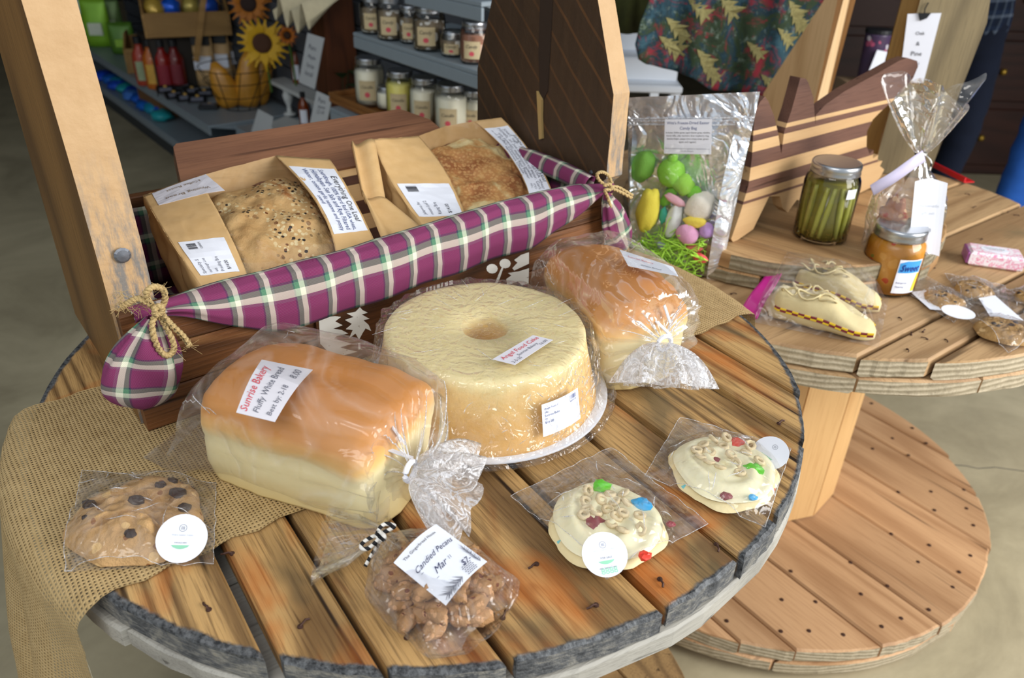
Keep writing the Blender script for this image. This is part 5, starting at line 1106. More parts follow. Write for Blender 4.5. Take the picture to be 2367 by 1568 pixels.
for k in range(230):
    x = rr.uniform(1466, 1636); y = rr.uniform(552, 628); lim = 596+(x-1464)*.22; y = min(y, lim+12); a = cpl(x, y, rr.uniform(.002, .034)); P = [a]; d = V3((rr.uniform(-1, 1), rr.uniform(-.2, .2), rr.uniform(-.5, .6)))
    for j in range(6): d = (d + V3((rr.uniform(-.5, .5), rr.uniform(-.3, .3), rr.uniform(-.5, .3)))).normalized(); P.append(P[-1]+d*.008)
    P = [V3((p.x, p.y, max(p.z, T2+.006))) for p in P]; P = [p if .004 < (p-CA).dot(ce) < .142 and abs((p-CA).dot(cn)) < .036 else P[0] for p in P]; g.tube(P, .0009, 4)
tag(g.out('candy_grass', plain('green_candy_grass', 'b4ea50', .5, var=.2, sc=80), None, world=True, M=TR(cpl(1550, 610, .015))), 'tangle of bright green candy grass in the bottom of the silver bag', 'candy grass', kind='stuff')

# ---------------------------------------------------------------- moccasins in a zip bag
m_suede = plain('cream_suede', 'cdbd90', .9, var=.10, sc=60, bump=.4)
def mocc(lab, heel, toe, wd, ht, seed):
    d = (toe-heel); L = d.length; a = math.atan2(d.y, d.x); Mx = TR((heel.x, heel.y, T2+.003), a); root = thing('beaded_moccasin', lab, 'shoe', M=Mx); rings = []; n = 26
    def sec(f):
        w_ = wd*(.62+.38*math.sin(min(1, f*1.3)*PI*.5))*(1 if f < .75 else math.sqrt(max(.0, 1-((f-.75)/.262)**2))); w_ = max(w_*(1 if f > .08 else .5+f*6), .003)
        h_ = ht*(1.0 if f < .45 else lerp(1, .5, smooth01((f-.45)/.45)))*(1 if f < .85 else math.sqrt(max(.03, 1-((f-.85)/.165)**2)))*(1 if f > .06 else .6+f*6.6); return w_, h_
    for i in range(n+1):
        f = i/n; w_, h_ = sec(f); P = []
        for j in range(28):
            t = 2*PI*j/28; c1, s1 = math.cos(t), math.sin(t); y = math.copysign(abs(c1)**.75, c1)*w_; z = h_*.45 + math.copysign(abs(s1)**.8, s1)*h_*.5; q = V3((f*L, y, z)); z += noise.noise(q*45+V3((seed, 0, 0)))*.003
            if .05 < f < .42 and s1 > .6: z -= .018*math.sin((f-.05)/.37*PI)*(s1-.6)*2
            P.append(V3((f*L, y+noise.noise(q*30)*.002, max(z, 0))))
        rings.append(P)
    g = G(); g.loft(rings); g.out('suede_upper', m_suede, root, True)
    for row in (0, 1):
        for col, cm in (('yellow', 'e6c22c'), ('maroon', '7c2030')):
            g = G(); k = 0
            for s_ in (-1, 1):
                for i in range(64):
                    f = .06+.93*i/64; w_, h_ = sec(f); blk = (i//4 + row) % 2
                    if (blk == 0) != (col == 'yellow'): continue
                    z = h_*.30 + row*.0036 + .004; y = s_*w_*1.02; g.box((f*L-.0012, y-.0016, z-.0016), (f*L+.0012, y+.0016, z+.0016), bev=.0005)
            tag(g.out('bead_row', CMAT.setdefault(cm, plain('bead_' + col, cm, .3)), root, label=col + ' beads'), kind='stuff')
    for k in range(5):
        c_ = V3((L*(.15+.09*k), (k % 2-.5)*wd*.8, ht*.93)); rr_ = .008+.002*(k % 3); g = G(); g.tube([c_+V3((rr_*math.cos(t)*1.4, rr_*math.sin(t), .004*math.sin(t*2+k))) for t in [2*PI*i/12 for i in range(12)]], .0017, 5, True); g.out('lace_loop', m_suede, root, True)
    g = G(); g.box((L*.42, -wd*.5, ht*.60), (L*.60, wd*.5, ht*.64), bev=.001, M=Matrix.Rotation(.12, 4, 'Y')); g.out('tongue_flap', m_suede, root, True)
h1, t1_ = gz(1778, 716, T2+.01), gz(2024, 772, T2+.01); mocc('cream suede moccasin with yellow and maroon beads, nearer one in the zip bag', h1, t1_, .032, .058, 1)
h2, t2_ = gz(1830, 668, T2+.01), gz(2040, 716, T2+.01); mocc('cream suede moccasin with yellow and maroon beads, farther one in the zip bag', h2+V3((0, .012, 0)), t2_+V3((0, .008, 0)), .030, .060, 2)
zb = thing('zip_bag', 'clear zip bag with a pink zipper holding the pair of moccasins', 'zip bag', (h1.x, h1.y, T2+.001))
zc = [gz(1806, 612, T2+.02), gz(2060, 668, T2+.01), gz(2032, 800, T2+.004), gz(1742, 742, T2+.004)]
fzb = quadfn(*zc)
def ztop(u, v):
    p = fzb(u, v); e = min(u*1.4+.12, 1-u, v, 1-v); h_ = .062*smooth01(e/.22)*(1-.35*smooth01((u-.45)/.5)); return V3((p.x, p.y, T2+.0015+h_+.003*smooth01(e*8)*(1+noise.noise(V3((u*6, v*6, 1))))))
g = G(); g.grid(ztop, 40, 30); g.out('bag_film', M['film_bag'], zb, True, world=True, fix=False)
m_pink = (lambda n: n.out(n.n('MixShader', {0: .75, 1: n.n('BsdfTransparent'), 2: n.n('BsdfPrincipled', {'Base Color': (*rgb('e02aa6'), 1), 'Roughness': .25})})))(N('pink_plastic'))
zz = [gz(1790, 603, T2+.045), gz(1813, 618, T2+.045), gz(1748, 738, T2+.006), gz(1712, 716, T2+.006)]
g = G(); g.slab(lambda u, v: lerp(lerp(zz[3], zz[2], u), lerp(zz[0], zz[1], u), v)+V3((0, 0, .004*math.sin(v*PI*2))), 6, 14, V3((0, 0, .0008))); g.out('pink_zipper', m_pink, zb, True, world=True)
for uu in (.8, 1.0): g = G(); g.tube([lerp(lerp(zz[3], zz[2], uu), lerp(zz[0], zz[1], uu), v/12)+V3((0, 0, .001+.004*math.sin(v/12*PI*2))) for v in range(13)], .0014, 6); g.out('zip_ridge', plain('deep_pink', 'b01a80', .4), zb, True, world=True)

# ---------------------------------------------------------------- soap and cookie pouches
sc_ = gz(2285, 618, T2); so = thing('soap_bar', 'pink and white marbled soap bar wrapped in film on the rear table', 'soap', M=TR((sc_.x+.012, sc_.y+.014, T2+.0015), -.30))
m_soap = (lambda n: (lambda v: n.pbr(n.ramp(n.noise(v, 70, 4, .7, 2), [(0, rgb('f0eaee')), (.50, rgb('efe6ec')), (.56, rgb('e05a90')), (.62, rgb('f0e6ec'))]), .35))(n.coords()))(N('marbled_soap'))
m_soap2 = plain('purple_soap_end', 'a05a9a', .3, var=.5, sc=90)
g = G(); g.box((-.046, -.026, 0), (.046, .026, .027), bev=.004); g.out('soap_body', m_soap, so); g = G(); g.box((-.050, -.023, .002), (-.0462, .023, .025), bev=.002); g.out('wrapper_end', m_soap2, so)
g = G(); g.lathe([(.001, 0), (.016, 0), (.016, .0004), (.001, .0004)], 28, M=Matrix.Diagonal((1.5, .9, 1, 1))); o = g.out('oval_label', M['paper'], so, M=TR((-.002, .002, .0272)))
inv = W[so.name]; lettering(lambda u, v: inv @ V3((-.024+.044*u, -.008+.02*v, .0277)), [('Handmade Soap', .1, .62, .8, IG), ('Goat Milk & Oats', .16, .40, .68, IG), ('Cold Process', .24, .18, .5, M['ink_red'])], o)
m_oat = speckle('oat_cookie_dough', ('b08a54', '94703e'), [('c8a470', 90, .4, .5), ('4a4038', 70, .2, .2)], bump=.9, sc=2.4)
for lab, cpx, r, corners, sd, plab in (('brown oat cookie in the leftmost pouch right of the relish jar', (2182, 694), .034, [(2141, 641), (2254, 702), (2204, 748), (2088, 673)], 1, 'clear pouch with an oat cookie, leftmost of those on the rear table'),
        ('brown oat cookie in the pouch behind, in front of the soap', (2252, 668), .032, [(2182, 634), (2322, 662), (2330, 712), (2230, 700)], 2, 'clear pouch with an oat cookie, just in front of the soap'),
        ('large brown oat cookie at the right edge in front', (2318, 768), .042, [(2200, 708), (2322, 668), (2470, 745), (2330, 818)], 3, 'clear pouch with the large oat cookie, nearest the rim at right'),
        ('brown oat cookie cut by the right edge of the picture', (2392, 690), .032, [(2335, 672), (2440, 650), (2500, 705), (2400, 730)], 4, 'clear pouch with an oat cookie cut by the right edge')):
    zb_ = T2+.002 + (.004 if sd == 3 else 0); c_ = gz(cpx[0], cpx[1], T2+.008); cookie(lab, (c_.x, c_.y, zb_+.001), r, .014, m_oat, m_choc, sd+20, 5, .0035, 52)
    pp, tt = pouch(plab, [gz(x, y, zb_) for x, y in corners], zb_, hump((c_.x, c_.y), r+.006, .018), sd+30, n=34)
    if sd == 3:
        e1 = gz(2215, 722, zb_+.012); g = G(); g.lathe([(.001, 0), (.022, 0), (.022, .0006), (.001, .0006)], 26, M=Matrix.Diagonal((1.15, .72, 1, 1))); g.out('round_sticker', M['paper'], pp, M=W[pp.name].inverted() @ TR(e1, -.5, .25))
        q = [gz(2262, 690, zb_+.006), gz(2300, 684, zb_+.006), gz(2366, 742, zb_+.005), gz(2290, 735, zb_+.005)]
        label_on(quadfn(*q), M['paper'], pp, (), 'paper_insert')
    if sd == 1: q = [gz(2105, 676, zb_+.004), gz(2140, 672, zb_+.006), gz(2176, 718, zb_+.006), gz(2150, 716, zb_+.004)]; label_on(quadfn(*q), M['paper'], pp, (), 'paper_insert')

# ---------------------------------------------------------------- tall cellophane gift bag
GB = gz(2075, 572, DZ); GB.z = DZ+.001
gb = thing('cellophane_gift_bag', 'tall clear cellophane gift bag tied with ribbon behind the relish jar', 'gift bag', GB)
tieP = V3((-.004, .01, .166)); m = 80; rings = []
for i in range(22):
    f = i/21; c_ = V3((tieP.x*f**1.6, tieP.y*f, tieP.z*f)); k = 1 if f < .5 else lerp(1, .12, smooth01((f-.5)/.5)); rings.append([c_ + V3((math.cos(a)*.062*k*(1+(.04+.2*max(0, f-.6))*math.sin(a*9+f*3)) + .004*noise.noise(V3((a*2, f*5, 1))), math.sin(a)*.046*k*(1+(.04+.2*max(0, f-.6))*math.cos(a*11)) + .004*noise.noise(V3((a*2, f*5, 6))), 0)) for a in [2*PI*j/m for j in range(m)]])
for i in range(1, 14):
    f = i/13; c_ = tieP + V3((-.014*f, 0, .105*f)); rings.append([c_ + V3((math.cos(a)*(.007+.066*f**.8)*(1+.14*math.sin(a*5+f)), math.sin(a)*(.007+.032*f)*(1+.35*math.sin(a*7+f*2)), .022*f*math.sin(a*3+1)+.014*f*noise.noise(V3((a*3, 0, 3))))) for a in [2*PI*j/m for j in range(m)]])
g = G(); g.loft(rings, False); g.out('cellophane', film('stiff_cellophane', .09, sc=24, bump=.6, rough=.06, gloss=1.6), gb, True)
g = G(); g.slab(lambda u, v: V3((-.030+.054*u+.026*(1-v), -.048+.004*math.sin(u*3), .012+.13*v - .012*abs(u-.45))), 8, 8, V3((0, .0006, 0))); o = g.out('gift_card', M['paper'], gb)
b_ = W[gb.name]; lettering(lambda u, v: b_ @ V3((-.030+.054*u+.026*(1-v), -.0492+.004*math.sin(u*3), .012+.13*v)), [('Handmade', .2, .62, .6, m_pale_ink), ('gift set', .3, .52, .4, m_pale_ink), ('$18', .38, .28, .26, IG)], o)
g = G(); P = curve_pts([tieP + V3(p) for p in ((0, -.012, 0), (-.02, -.02, -.012), (-.045, -.022, -.035), (-.062, -.02, -.05), (-.072, -.015, -.062))], 6)
g.slab(lambda u, v: P[min(len(P)-1, int(u*(len(P)-1)))] + V3((.006, 0, -.010))*(v-.5)*1.8, 24, 2, V3((0, .0006, 0))); rb_ = g.out('ribbon', plain('lilac_ribbon', 'cfc8e4', .4), gb, True)
g = G(); g.tube([tieP+V3((.009*math.cos(a), .009*math.sin(a), .002*math.sin(a*3))) for a in [2*PI*k/12 for k in range(12)]], .0018, 6, True); g.tube(curve_pts([tieP+V3(p) for p in ((.006, -.008, 0), (.016, -.012, -.012), (.018, -.012, -.034), (.030, -.014, -.045))], 6), .0013, 5); g.out('twine', m_bw, gb, True)
g = G(); g.blob((-.030, -.006, .050), .022, .02, .040, 4, .5, 3, 18, 14); tag(g.out('dried_flower_bundle', speckle('dried_flowers', ('b98a62', '9a5a48'), [('d8b088', 90, .4, .4), ('b04a3a', 70, .3, .3)], bump=.9, sc=2), None, True, TR(GB)), 'brown and red dried bundle inside the cellophane gift bag', 'dried flowers')
g = G(); g.lathe([(.019, .002), (.019, .045), (.017, .046), (.001, .044)], 24); tag(g.out('tealight_cup', M['gray_metal'], None, True, TR(GB+V3((-.030, -.020, 0)))), 'small gray candle cup inside the cellophane gift bag', 'candle')
# ---------------------------------------------------------------- shop shelving behind (frame: a along the run, w towards the wall, z up)
GX = V3((.639, -.77, 0)); GN = V3((.77, .639, 0)); G0 = V3((-1.415, 3.563, 0)); GM = Matrix(((GX.x, GN.x, 0, G0.x), (GX.y, GN.y, 0, G0.y), (0, 0, 1, 0), (0, 0, 0, 1)))
def ga(px, py, z): q = gz(px, py, z)-G0; return V3((q.dot(GX), q.dot(GN), z))
def gw(px, py, w_): q = gp(px, py, G0+GN*w_, GN)-G0; return V3((q.dot(GX), w_, q.z))
m_shelf = plain('blue_gray_shelf_enamel', '8e9aa2', .4, .1, .05); m_panel = plain('charcoal_slat', '4c5056', .6, var=.08)
def gondola(lab, a0, a1, shelves, deck, wb, ztop):
    ae = min(a1, 1.93)
    r = thing('store_shelf', lab, 'shelf', M=GM @ Matrix.Translation((a0, 0, 0)))
    T = Matrix.Translation((-a0, 0, 0)); z = deck+.01
    while z < ztop: g = G(); g.box((a0, wb, z), (ae, wb+.02, z+.092), T, .004); g.out('slat', m_panel, r); z += .098
    g = G(); g.box((a0, wb+.021, 0), (ae, wb+.05, ztop), T); g.out('back_frame', m_panel, r)
    g = G(); g.box((a0, .01, 0), (ae, wb, deck-.05), T); g.out('kick_plate', plain('dark_kick_plate', '34393d', .5), r)
    g = G(); g.box((a0, -.01, deck-.05), (ae, wb, deck), T, .004); g.out('base_deck', m_shelf, r)
    for s0, s1, w0, w1, zz in shelves:
        g = G(); g.box((s0, w0, zz-.012), (s1, w1, zz), T, .002); g.box((s0, w0, zz-.045), (s1, w0+.008, zz-.0125), T, .002); o = g.out('shelf_deck', m_shelf, r); o['kind'] = 'part'; del o['kind']
        for sx in (s0+.005, s1-.015): g = G(); g.prism([(w0+.02, zz-.013), (w1, zz-.013), (w1, zz-.09), (w1-.05, zz-.09)], lambda a, b, c_: V3((c_, a, b)), sx-a0, sx-a0+.01); g.out('bracket', m_shelf, r)
    return r
gondola('low gray store shelf at the left, filled with gift food', -2.9, -.04, [(-2.9, -.05, 0, .44, .33)], .13, .46, 1.55)
gondola('gray store shelf with candle jars behind the bread box', -.03, 2.10, [(.02, 2.06, .10, .44, .33), (1.22, 2.06, 0, .36, .69), (1.42, 2.06, 0, .36, .956), (1.72, 2.06, 0, .36, 1.115)], .13, .46, 1.9)
def gthing(name, lab, cat, p, group=None, rz=0): return thing(name, lab, cat, group=group, M=GM @ TR(p, rz))
# candle and candy jars
m_wax = plain('cream_wax', 'f6f2de', .4, var=.02); m_yel = plain('yellow_wax', 'efe684', .4, var=.02); m_lab = plain('tan_label', 'c9b68e', .6, var=.1); m_mar = speckle('white_candy_balls', ('9a8a70', '7a6a54'), [('f2f0ea', 45, .42, .85)], bump=.4)
m_pk = speckle('pink_salt_candy', ('c08a70', '9a6a54'), [('e8c8b0', 45, .42, .6)], bump=.4)
def gjar(px, py, z, r, h, fm, lab, lt=True, group=None, fh=.80):
    r *= 1.32 if fm in (m_wax, m_yel) else 1.12; p = ga(px, py, z); wv = GM @ p; wv.z = z+.001
    j = jar('candle_jar' if group is None or 'candle' in group else 'candy_jar', lab, wv, r, r*.86, h, fm, h*(.74 if fm in (m_wax, m_yel) else .66), .78, group=group, seg=24)
    if lt:
        b_ = W[j.name].translation; aw = math.atan2(-b_.y, -b_.x); f = lambda u, v: b_ + V3((r*1.02*math.cos(aw-.75+1.1*u), r*1.02*math.sin(aw-.75+1.1*u), h*(.14+.42*v)))
        o, f2 = label_on(f, m_lab, j, [('Candle' if fm in (m_wax, m_yel) else 'Candy', .15, .62, .7, I, .3)], 'jar_label', nu=6, nv=2)
        g = G(); g.add([f2(.5+.16*math.cos(t), .3+.14*math.sin(t))+fnormal(f2, .5, .5)*.0005 for t in [2*PI*k/8 for k in range(8)]], [tuple(range(8))]); g.out('printed_mark', M['ink_red'], o, world=True, fix=False)
zt = .712
gjar(857, 240, zt, .037, .148, m_wax, 'tall cream candle jar at the left end of the wooden tray, twine at its neck')
gjar(896, 250, zt, .027, .070, m_wax, 'small short jar between the cream and the yellow candles', False)
gjar(928, 270, zt, .035, .142, m_yel, 'pale yellow candle jar in the wooden tray')
gjar(982, 286, zt, .034, .140, m_wax, 'cream candle jar right of the yellow one')
gjar(1042, 306, zt, .036, .142, m_wax, 'largest cream candle jar, nearest the dark end board')
gjar(1092, 300, zt, .030, .120, m_wax, 'cream candle jar half hidden behind the dark end board')
for px, py, r, h, fm, lab in ((864, 76, .034, .105, m_mar, 'first candy jar from the left end of the upper shelf'), (905, 90, .037, .115, m_mar, 'second candy jar on the upper shelf, with big white balls'), (950, 98, .030, .098, m_mar, 'slim jar of candy behind, third on the upper shelf'),
        (992, 114, .040, .112, m_mar, 'widest candy jar in the middle of the upper shelf'), (1048, 128, .032, .060, m_mar, 'short candy jar with a black lid on the upper shelf'), (1096, 144, .034, .10, m_pk, 'jar of pink candy beside the dark end board')):
    gjar(px, py, .957, r, h, fm, lab, group=None)
tr = gthing('wooden_tray', 'brown wooden tray under the candle jars', 'tray', (1.16, .03, .691)); m_tray = wood('tray_wood', 'a06c38', '86562a', '5a3618', 'X', 1, .5)
g = G(); g.box((0, 0, 0), (.80, .27, .018), bev=.003); g.out('tray_base', m_tray, tr)
for a, b_ in (((0, -.001, .0185), (.80, .010, .034)), ((0, .260, .0185), (.80, .271, .034)), ((0, .011, .0185), (.012, .259, .034)), ((.788, .011, .0185), (.80, .259, .034))): g = G(); g.box(a, b_, bev=.002); g.out('tray_rim', m_tray, tr)
# white pedestal stands with cards and syrup bottles
m_ws = plain('white_painted_stand', 'd3d5d2', .5, var=.05)
def stand(lab, pxs, z0, z1, legs):
    P = [ga(x, y, z1) for x, y in pxs]; c_ = sum(P, V3())/4; r = gthing('pedestal_stand', lab, 'stand', (c_.x, c_.y, z0+.001)); off = V3((c_.x, c_.y, z0+.001))
    g = G(); f = quadfn(*[p-off for p in P]); g.slab(f, 1, 1, V3((0, 0, .018))); g.out('stand_top', m_ws, r)
    H = z1-z0-.02
    for x, y in legs:
        q = ga(x, y, z1)-off; g = G(); g.lathe([(.030, 0), (.030, .008), (.012, .014), (.010, H*.35), (.020, H*.55), (.026, H*.75), (.018, H*.9), (.022, H-.001)], 20, c=(q.x, q.y, 0)); g.out('turned_leg', m_ws, r, True)
    return r
stand('white pedestal stand at the left holding a syrup bottle', [(690, 172), (622, 184), (728, 236), (765, 216)], .33, .475, [(662, 196), (726, 212)])
stand('lower white stand under the syrup bottle near the walnut board', [(660, 268), (612, 288), (708, 330), (760, 300)], .331, .372, [(670, 290)])
stand('gray topped stand behind, right of the tilted card', [(745, 160), (700, 185), (790, 215), (835, 190)], .33, .49, [(775, 190)])
m_syr = plain('amber_syrup', '7a3512', .15, var=.15); m_cap = plain('black_cap', '14161a', .4)
def bottle(name, lab, px, py, z, r, h, m, capm, cat='bottle', lm=None, group=None, square=False):
    p = GM @ ga(px, py, z); p.z = z+.001; b_ = thing(name, lab, cat, p, 0, group); g = G(); g.lathe([(.002, 0), (r*.95, .001), (r, .006), (r, h*.58), (r*.85, h*.68), (r*.42, h*.80), (r*.42, h*.86), (.002, h*.86)], 18); g.out('bottle_body', m, b_, True)
    g = G(); g.lathe([(.002, h*.861), (r*.5, h*.861), (r*.5, h), (.002, h)], 16); g.out('cap', capm, b_)
    if lm: aw = math.atan2(-p.y, -p.x); label_on(lambda u, v: p+V3((r*1.03*math.cos(aw-.8+1.3*u), r*1.03*math.sin(aw-.8+1.3*u), h*(.12+.4*v))), lm, b_, (), 'bottle_label', nu=6, nv=2)
    return b_
bottle('syrup_bottle', 'amber syrup bottle on the white pedestal stand', 688, 192, .476, .024, .17, m_syr, m_cap, lm=M['paper'])
bottle('syrup_bottle', 'amber syrup bottle low beside the lower white card', 706, 292, .373, .024, .15, m_syr, m_cap, lm=M['paper'])
bottle('syrup_bottle', 'dark brown bottle right of the lower white card', 792, 280, .40, .030, .16, plain('dark_syrup', '2c150c', .15), m_cap)
bottle('syrup_bottle', 'second dark bottle just left of the wooden tray', 770, 262, .40, .028, .15, plain('dark_syrup_2', '30180e', .15), m_cap)
def card(lab, px4, w_, lines):
    P = [GM @ gw(x, y, w_) for x, y in px4]; c_ = (P[2]+P[3])/2; r = thing('sign_card', lab, 'card', c_); f = quadfn(*P); g = G(); g.slab(f, 2, 2, GN*.003); o = g.out('card_sheet', plain('card_' + str(int(px4[0][0])), 'c9cdd0', .5, var=.02), r, world=True)
    lettering(lambda u, v: f(u, v)-GN*.0038, [(s, .3 if i else .24, .72-.17*i, .45, IG) for i, s in enumerate(lines)], o, off=0); return r
card('tall tilted white card standing on the pedestal stand', [(712, 76), (750, 88), (728, 206), (692, 190)], .10, ['Pure', 'Maple', 'Syrup', 'local'])
card('lower tilted white card in front of the stands', [(733, 210), (768, 226), (756, 286), (716, 292)], .04, ['Pure', 'Honey', '12 oz'])
card('small clear and white card holder by the shelf end', [(598, 252), (632, 270), (628, 300), (582, 305)], .06, [])
# sunflowers
def sunflower(lab, px, py, w_, r, pet, core, seed):
    c_ = GM @ gw(px, py, w_); Q = (V3((0, 0, CZ))-c_).to_track_quat('Z', 'Y').to_matrix().to_4x4(); s_ = thing('sunflower', lab, 'flower', M=Matrix.Translation(c_) @ Q); rr = random.Random(seed)
    g = G(); g.lathe([(.001, .012), (r*.25, .012), (r*.38, .006), (r*.40, -.004), (.001, -.006)], 20); g.out('seed_head', core, s_)
    for k in range(20):
        a = 2*PI*k/20+rr.uniform(-.1, .1); L_ = r*rr.uniform(.9, 1.1); g = G(); tw = rr.uniform(-.3, .3)
        g.slab(lambda u, v: Matrix.Rotation(a, 3, 'Z') @ V3((r*.32+(L_-r*.32)*u, (v-.5)*r*.34*math.sin(min(1, u*1.1+.25)*PI*.93), .012*math.sin(u*PI)*(1 if k % 2 else -.3)+tw*(v-.5)*.02)), 5, 2, V3((0, 0, .0008))); g.out('petal', pet, s_)
    g = G(); g.tube([(0, 0, -.006), (.01, -.1, -.05), (.015, -.22, -.08)], .005, 6); g.out('stem', plain('green_stem_' + str(seed), '4a6a24', .6), s_)
sunflower('yellow sunflower with brown heart standing on the low shelf', 606, 100, .30, .115, plain('yellow_petal', 'd9a80e', .6), plain('brown_seed_head', '4a2a12', .8), 1)
sunflower('dark orange sunflower at the top edge of the picture', 574, 8, .36, .100, plain('orange_petal', 'b36a10', .6), plain('dark_seed_head', '2a160c', .8), 2)
sunflower('small orange sunflower right of the yellow one', 664, 82, .36, .045, plain('deep_orange_petal', 'c06a14', .6), plain('dark_seed_head_2', '3a200c', .8), 3)
# wire basket with golden bags
pb_ = ga(560, 248, .33); wb_ = gthing('wire_basket', 'black wire basket of golden food bags on the low shelf', 'basket', (pb_.x, pb_.y, .331)); mb_ = plain('black_wire', '17171a', .4, .6)
for z, r in ((.002, .085), (.07, .13), (.14, .165), (.20, .185)): g = G(); g.tube([(r*math.cos(a), r*math.sin(a), z) for a in [2*PI*k/20 for k in range(20)]], .0022, 5, True); g.out('wire_ring', mb_, wb_)
for k in range(10): a = 2*PI*k/10; g = G(); g.tube([(.085*math.cos(a), .085*math.sin(a), .002), (.185*math.cos(a+.35), .185*math.sin(a+.35), .20)], .0022, 5); g.out('wire_rib', mb_, wb_)
m_goldb = plain('golden_food_bag', 'c98c2c', .3, var=.35, sc=14, bump=.6)
for k, (dx, dy, h, t, lab) in enumerate(((-.04, -.03, .22, -.25, 'golden food bag leaning left in the wire basket'), (.03, .0, .27, .15, 'tall golden food bag in the middle of the wire basket'), (.07, -.02, .24, .4, 'golden food bag leaning right in the wire basket'))):
    g = G(); g.loft([[V3((math.cos(a)*.075*s, math.sin(a)*.04*s2, z)) for a in [2*PI*j/16 for j in range(16)]] for z, s, s2 in ((0, .7, .8), (.04, .85, 1.1), (h*.5, .8, 1), (h*.8, .55, .5), (h, .2, .1))]); o = g.out('food_bag', m_goldb, None, True, GM @ TR((pb_.x+dy, pb_.y+dx, .336), 1.2, 0, t)); tag(o, lab, 'food bag')
# kraft pouches with dark labels
for k, (x, y, lab) in enumerate(((482, 190, 'kraft pouch with black label, left of three behind the tins'), (519, 184, 'kraft pouch with black label, middle of three behind the tins'), (553, 176, 'kraft pouch with black label, right of three, partly behind the basket'))):
    p = ga(x, y+8, .33); r = gthing('kraft_pouch', lab, 'pouch', (p.x, p.y, .331), rz=1.0); g = G(); g.loft([[V3((math.cos(a)*.055, math.sin(a)*d, z)) for a in [2*PI*j/16 for j in range(16)]] for z, d in ((0, .03), (.07, .04), (.19, .025), (.28, .004), (.31, .003))]); g.out('pouch_body', M['kraft'], r, True)
    g = G(); g.box((-.046, -.034, .215), (.046, -.010, .285), bev=.002); g.out('black_label', m_cap, r); g = G(); g.box((-.046, -.042, .09), (.046, -.022, .16), bev=.002); g.out('white_label', M['paper'], r)
# tins
for k, (x, y, rz, lab) in enumerate(((384, 214, .3, 'black tin at the left end of the tin pile'), (404, 226, .5, 'black tin second from the left in the pile'), (424, 206, .2, 'black tin at the back of the pile'), (430, 232, .4, 'black tin with gold mark leaning in the middle'), (446, 216, .6, 'black tin behind the middle one'), (458, 236, .1, 'black tin right of the middle one'), (484, 252, 0, 'black tin lying nearest the shelf corner'), (474, 222, .4, 'black tin at the back right of the pile'))):
    p = ga(x, y, .33); r = gthing('black_tin', lab, 'tin', (p.x, p.y, .332), rz=rz+1.0); tilt = 0 if k in (6, 2) else .55; Mx = Matrix.Translation((0, 0, .0)) @ Matrix.Rotation(tilt, 4, 'X')
    g = G(); g.box((-.045, -.03, 0), (.045, .03, .022), Mx, .003); g.out('tin_box', m_cap, r); g = G(); g.box((-.03, -.018, .0222), (.03, .008, .0228), Mx); g.out('tin_label', M['ink_gray'], r); g = G(); g.lathe([(.001, .0222), (.009, .0222), (.009, .023), (.001, .023)], 12, c=(.0, .018, 0), M=Mx); g.out('gold_mark', plain('gold_print_%d' % k, 'c9a050', .5), r)
# crates
m_crate = wood('pale_crate', 'b18a52', '9a7440', '6e5028', 'X', 1, .6, streak=.4)
def crate(lab, p, L_, D_, H_, rz, handle):
    r = gthing('wooden_crate', lab, 'crate', p, rz=rz); t = .012
    for nm, a, b_ in (('front_panel', (0, 0, 0), (L_, t, H_*.8)), ('back_panel', (0, D_-t, 0), (L_, D_, H_)), ('bottom_panel', (t, t+.001, .001), (L_-t, D_-t-.001, t))): g = G(); g.box(a, b_, bev=.002); g.out(nm, m_crate, r)
    for x in (-t-.001, L_+.001): g = G(); g.prism([(0, 0), (D_, 0), (D_, H_*1.15), (D_*.55, H_*1.15), (0, H_*.75)], lambda a, b_, c_: V3((c_, a, b_)), x, x+t); g.out('end_panel', m_crate, r)
    if handle: g = G(); g.box((L_*.55, -.014, -.06), (L_*.55+.03, -.002, .42), Matrix.Rotation(.28, 4, 'Y'), .002); g.out('wooden_stick', m_crate, r)
    return r
q = gw(345, 84, .02); crate('upper wooden crate with gold and blue bags and a slanting stick', (q.x-.02, .02, .600), .40, .26, .15, 1.3, True)
q = ga(272, 170, .33); crate('lower wooden crate beside the red sauce bottles', (q.x+.05, .02, .332), .26, .26, .17, 1.2, False)
g = G(); g.box((0, 0, 0), (.22, .38, .262), bev=.004); tag(g.out('dark_box', plain('dark_crate_box', '2c2620', .7), None, M=GM @ TR((gw(345, 84, .02).x-.27, .03, .332))), 'dark box under the upper wooden crate', 'box')
for k, (dx, col, lab) in enumerate(((.05, 'c9a648', 'gold foil bag in the upper crate'), (.13, '1f5fd8', 'blue foil bag in the upper crate, left'), (.24, 'c9b25a', 'second gold foil bag in the upper crate'), (.33, '2a5fd0', 'blue foil bag in the upper crate, right'))):
    g = G(); g.blob((0, 0, 0), .045, .05, .06, k, .3, 3, 12, 9); tag(g.out('foil_bag', plain('foil_bag_%d' % k, col, .25, .3), None, True, GM @ TR((gw(345, 84, .02).x-.10, .05+dx, .72))), lab, 'food bag')
for k, (x, y, col, lab) in enumerate(((338, 196, 'a8402c', 'leftmost red sauce bottle on the low shelf'), (362, 204, 'b8621e', 'orange sauce bottle, second on the low shelf'), (388, 206, '8c1c14', 'dark red sauce bottle, third on the low shelf'), (417, 204, '6e1812', 'darkest red sauce bottle, fourth on the low shelf'))):
    bottle('sauce_bottle', lab, x, y, .33, .044, .25, plain('sauce_%d' % k, col, .2, var=.3), m_cap, lm=plain('sauce_label_%d' % k, ('9aa884', 'd0a040', '8a2030', '7a2630')[k], .6, var=.3))
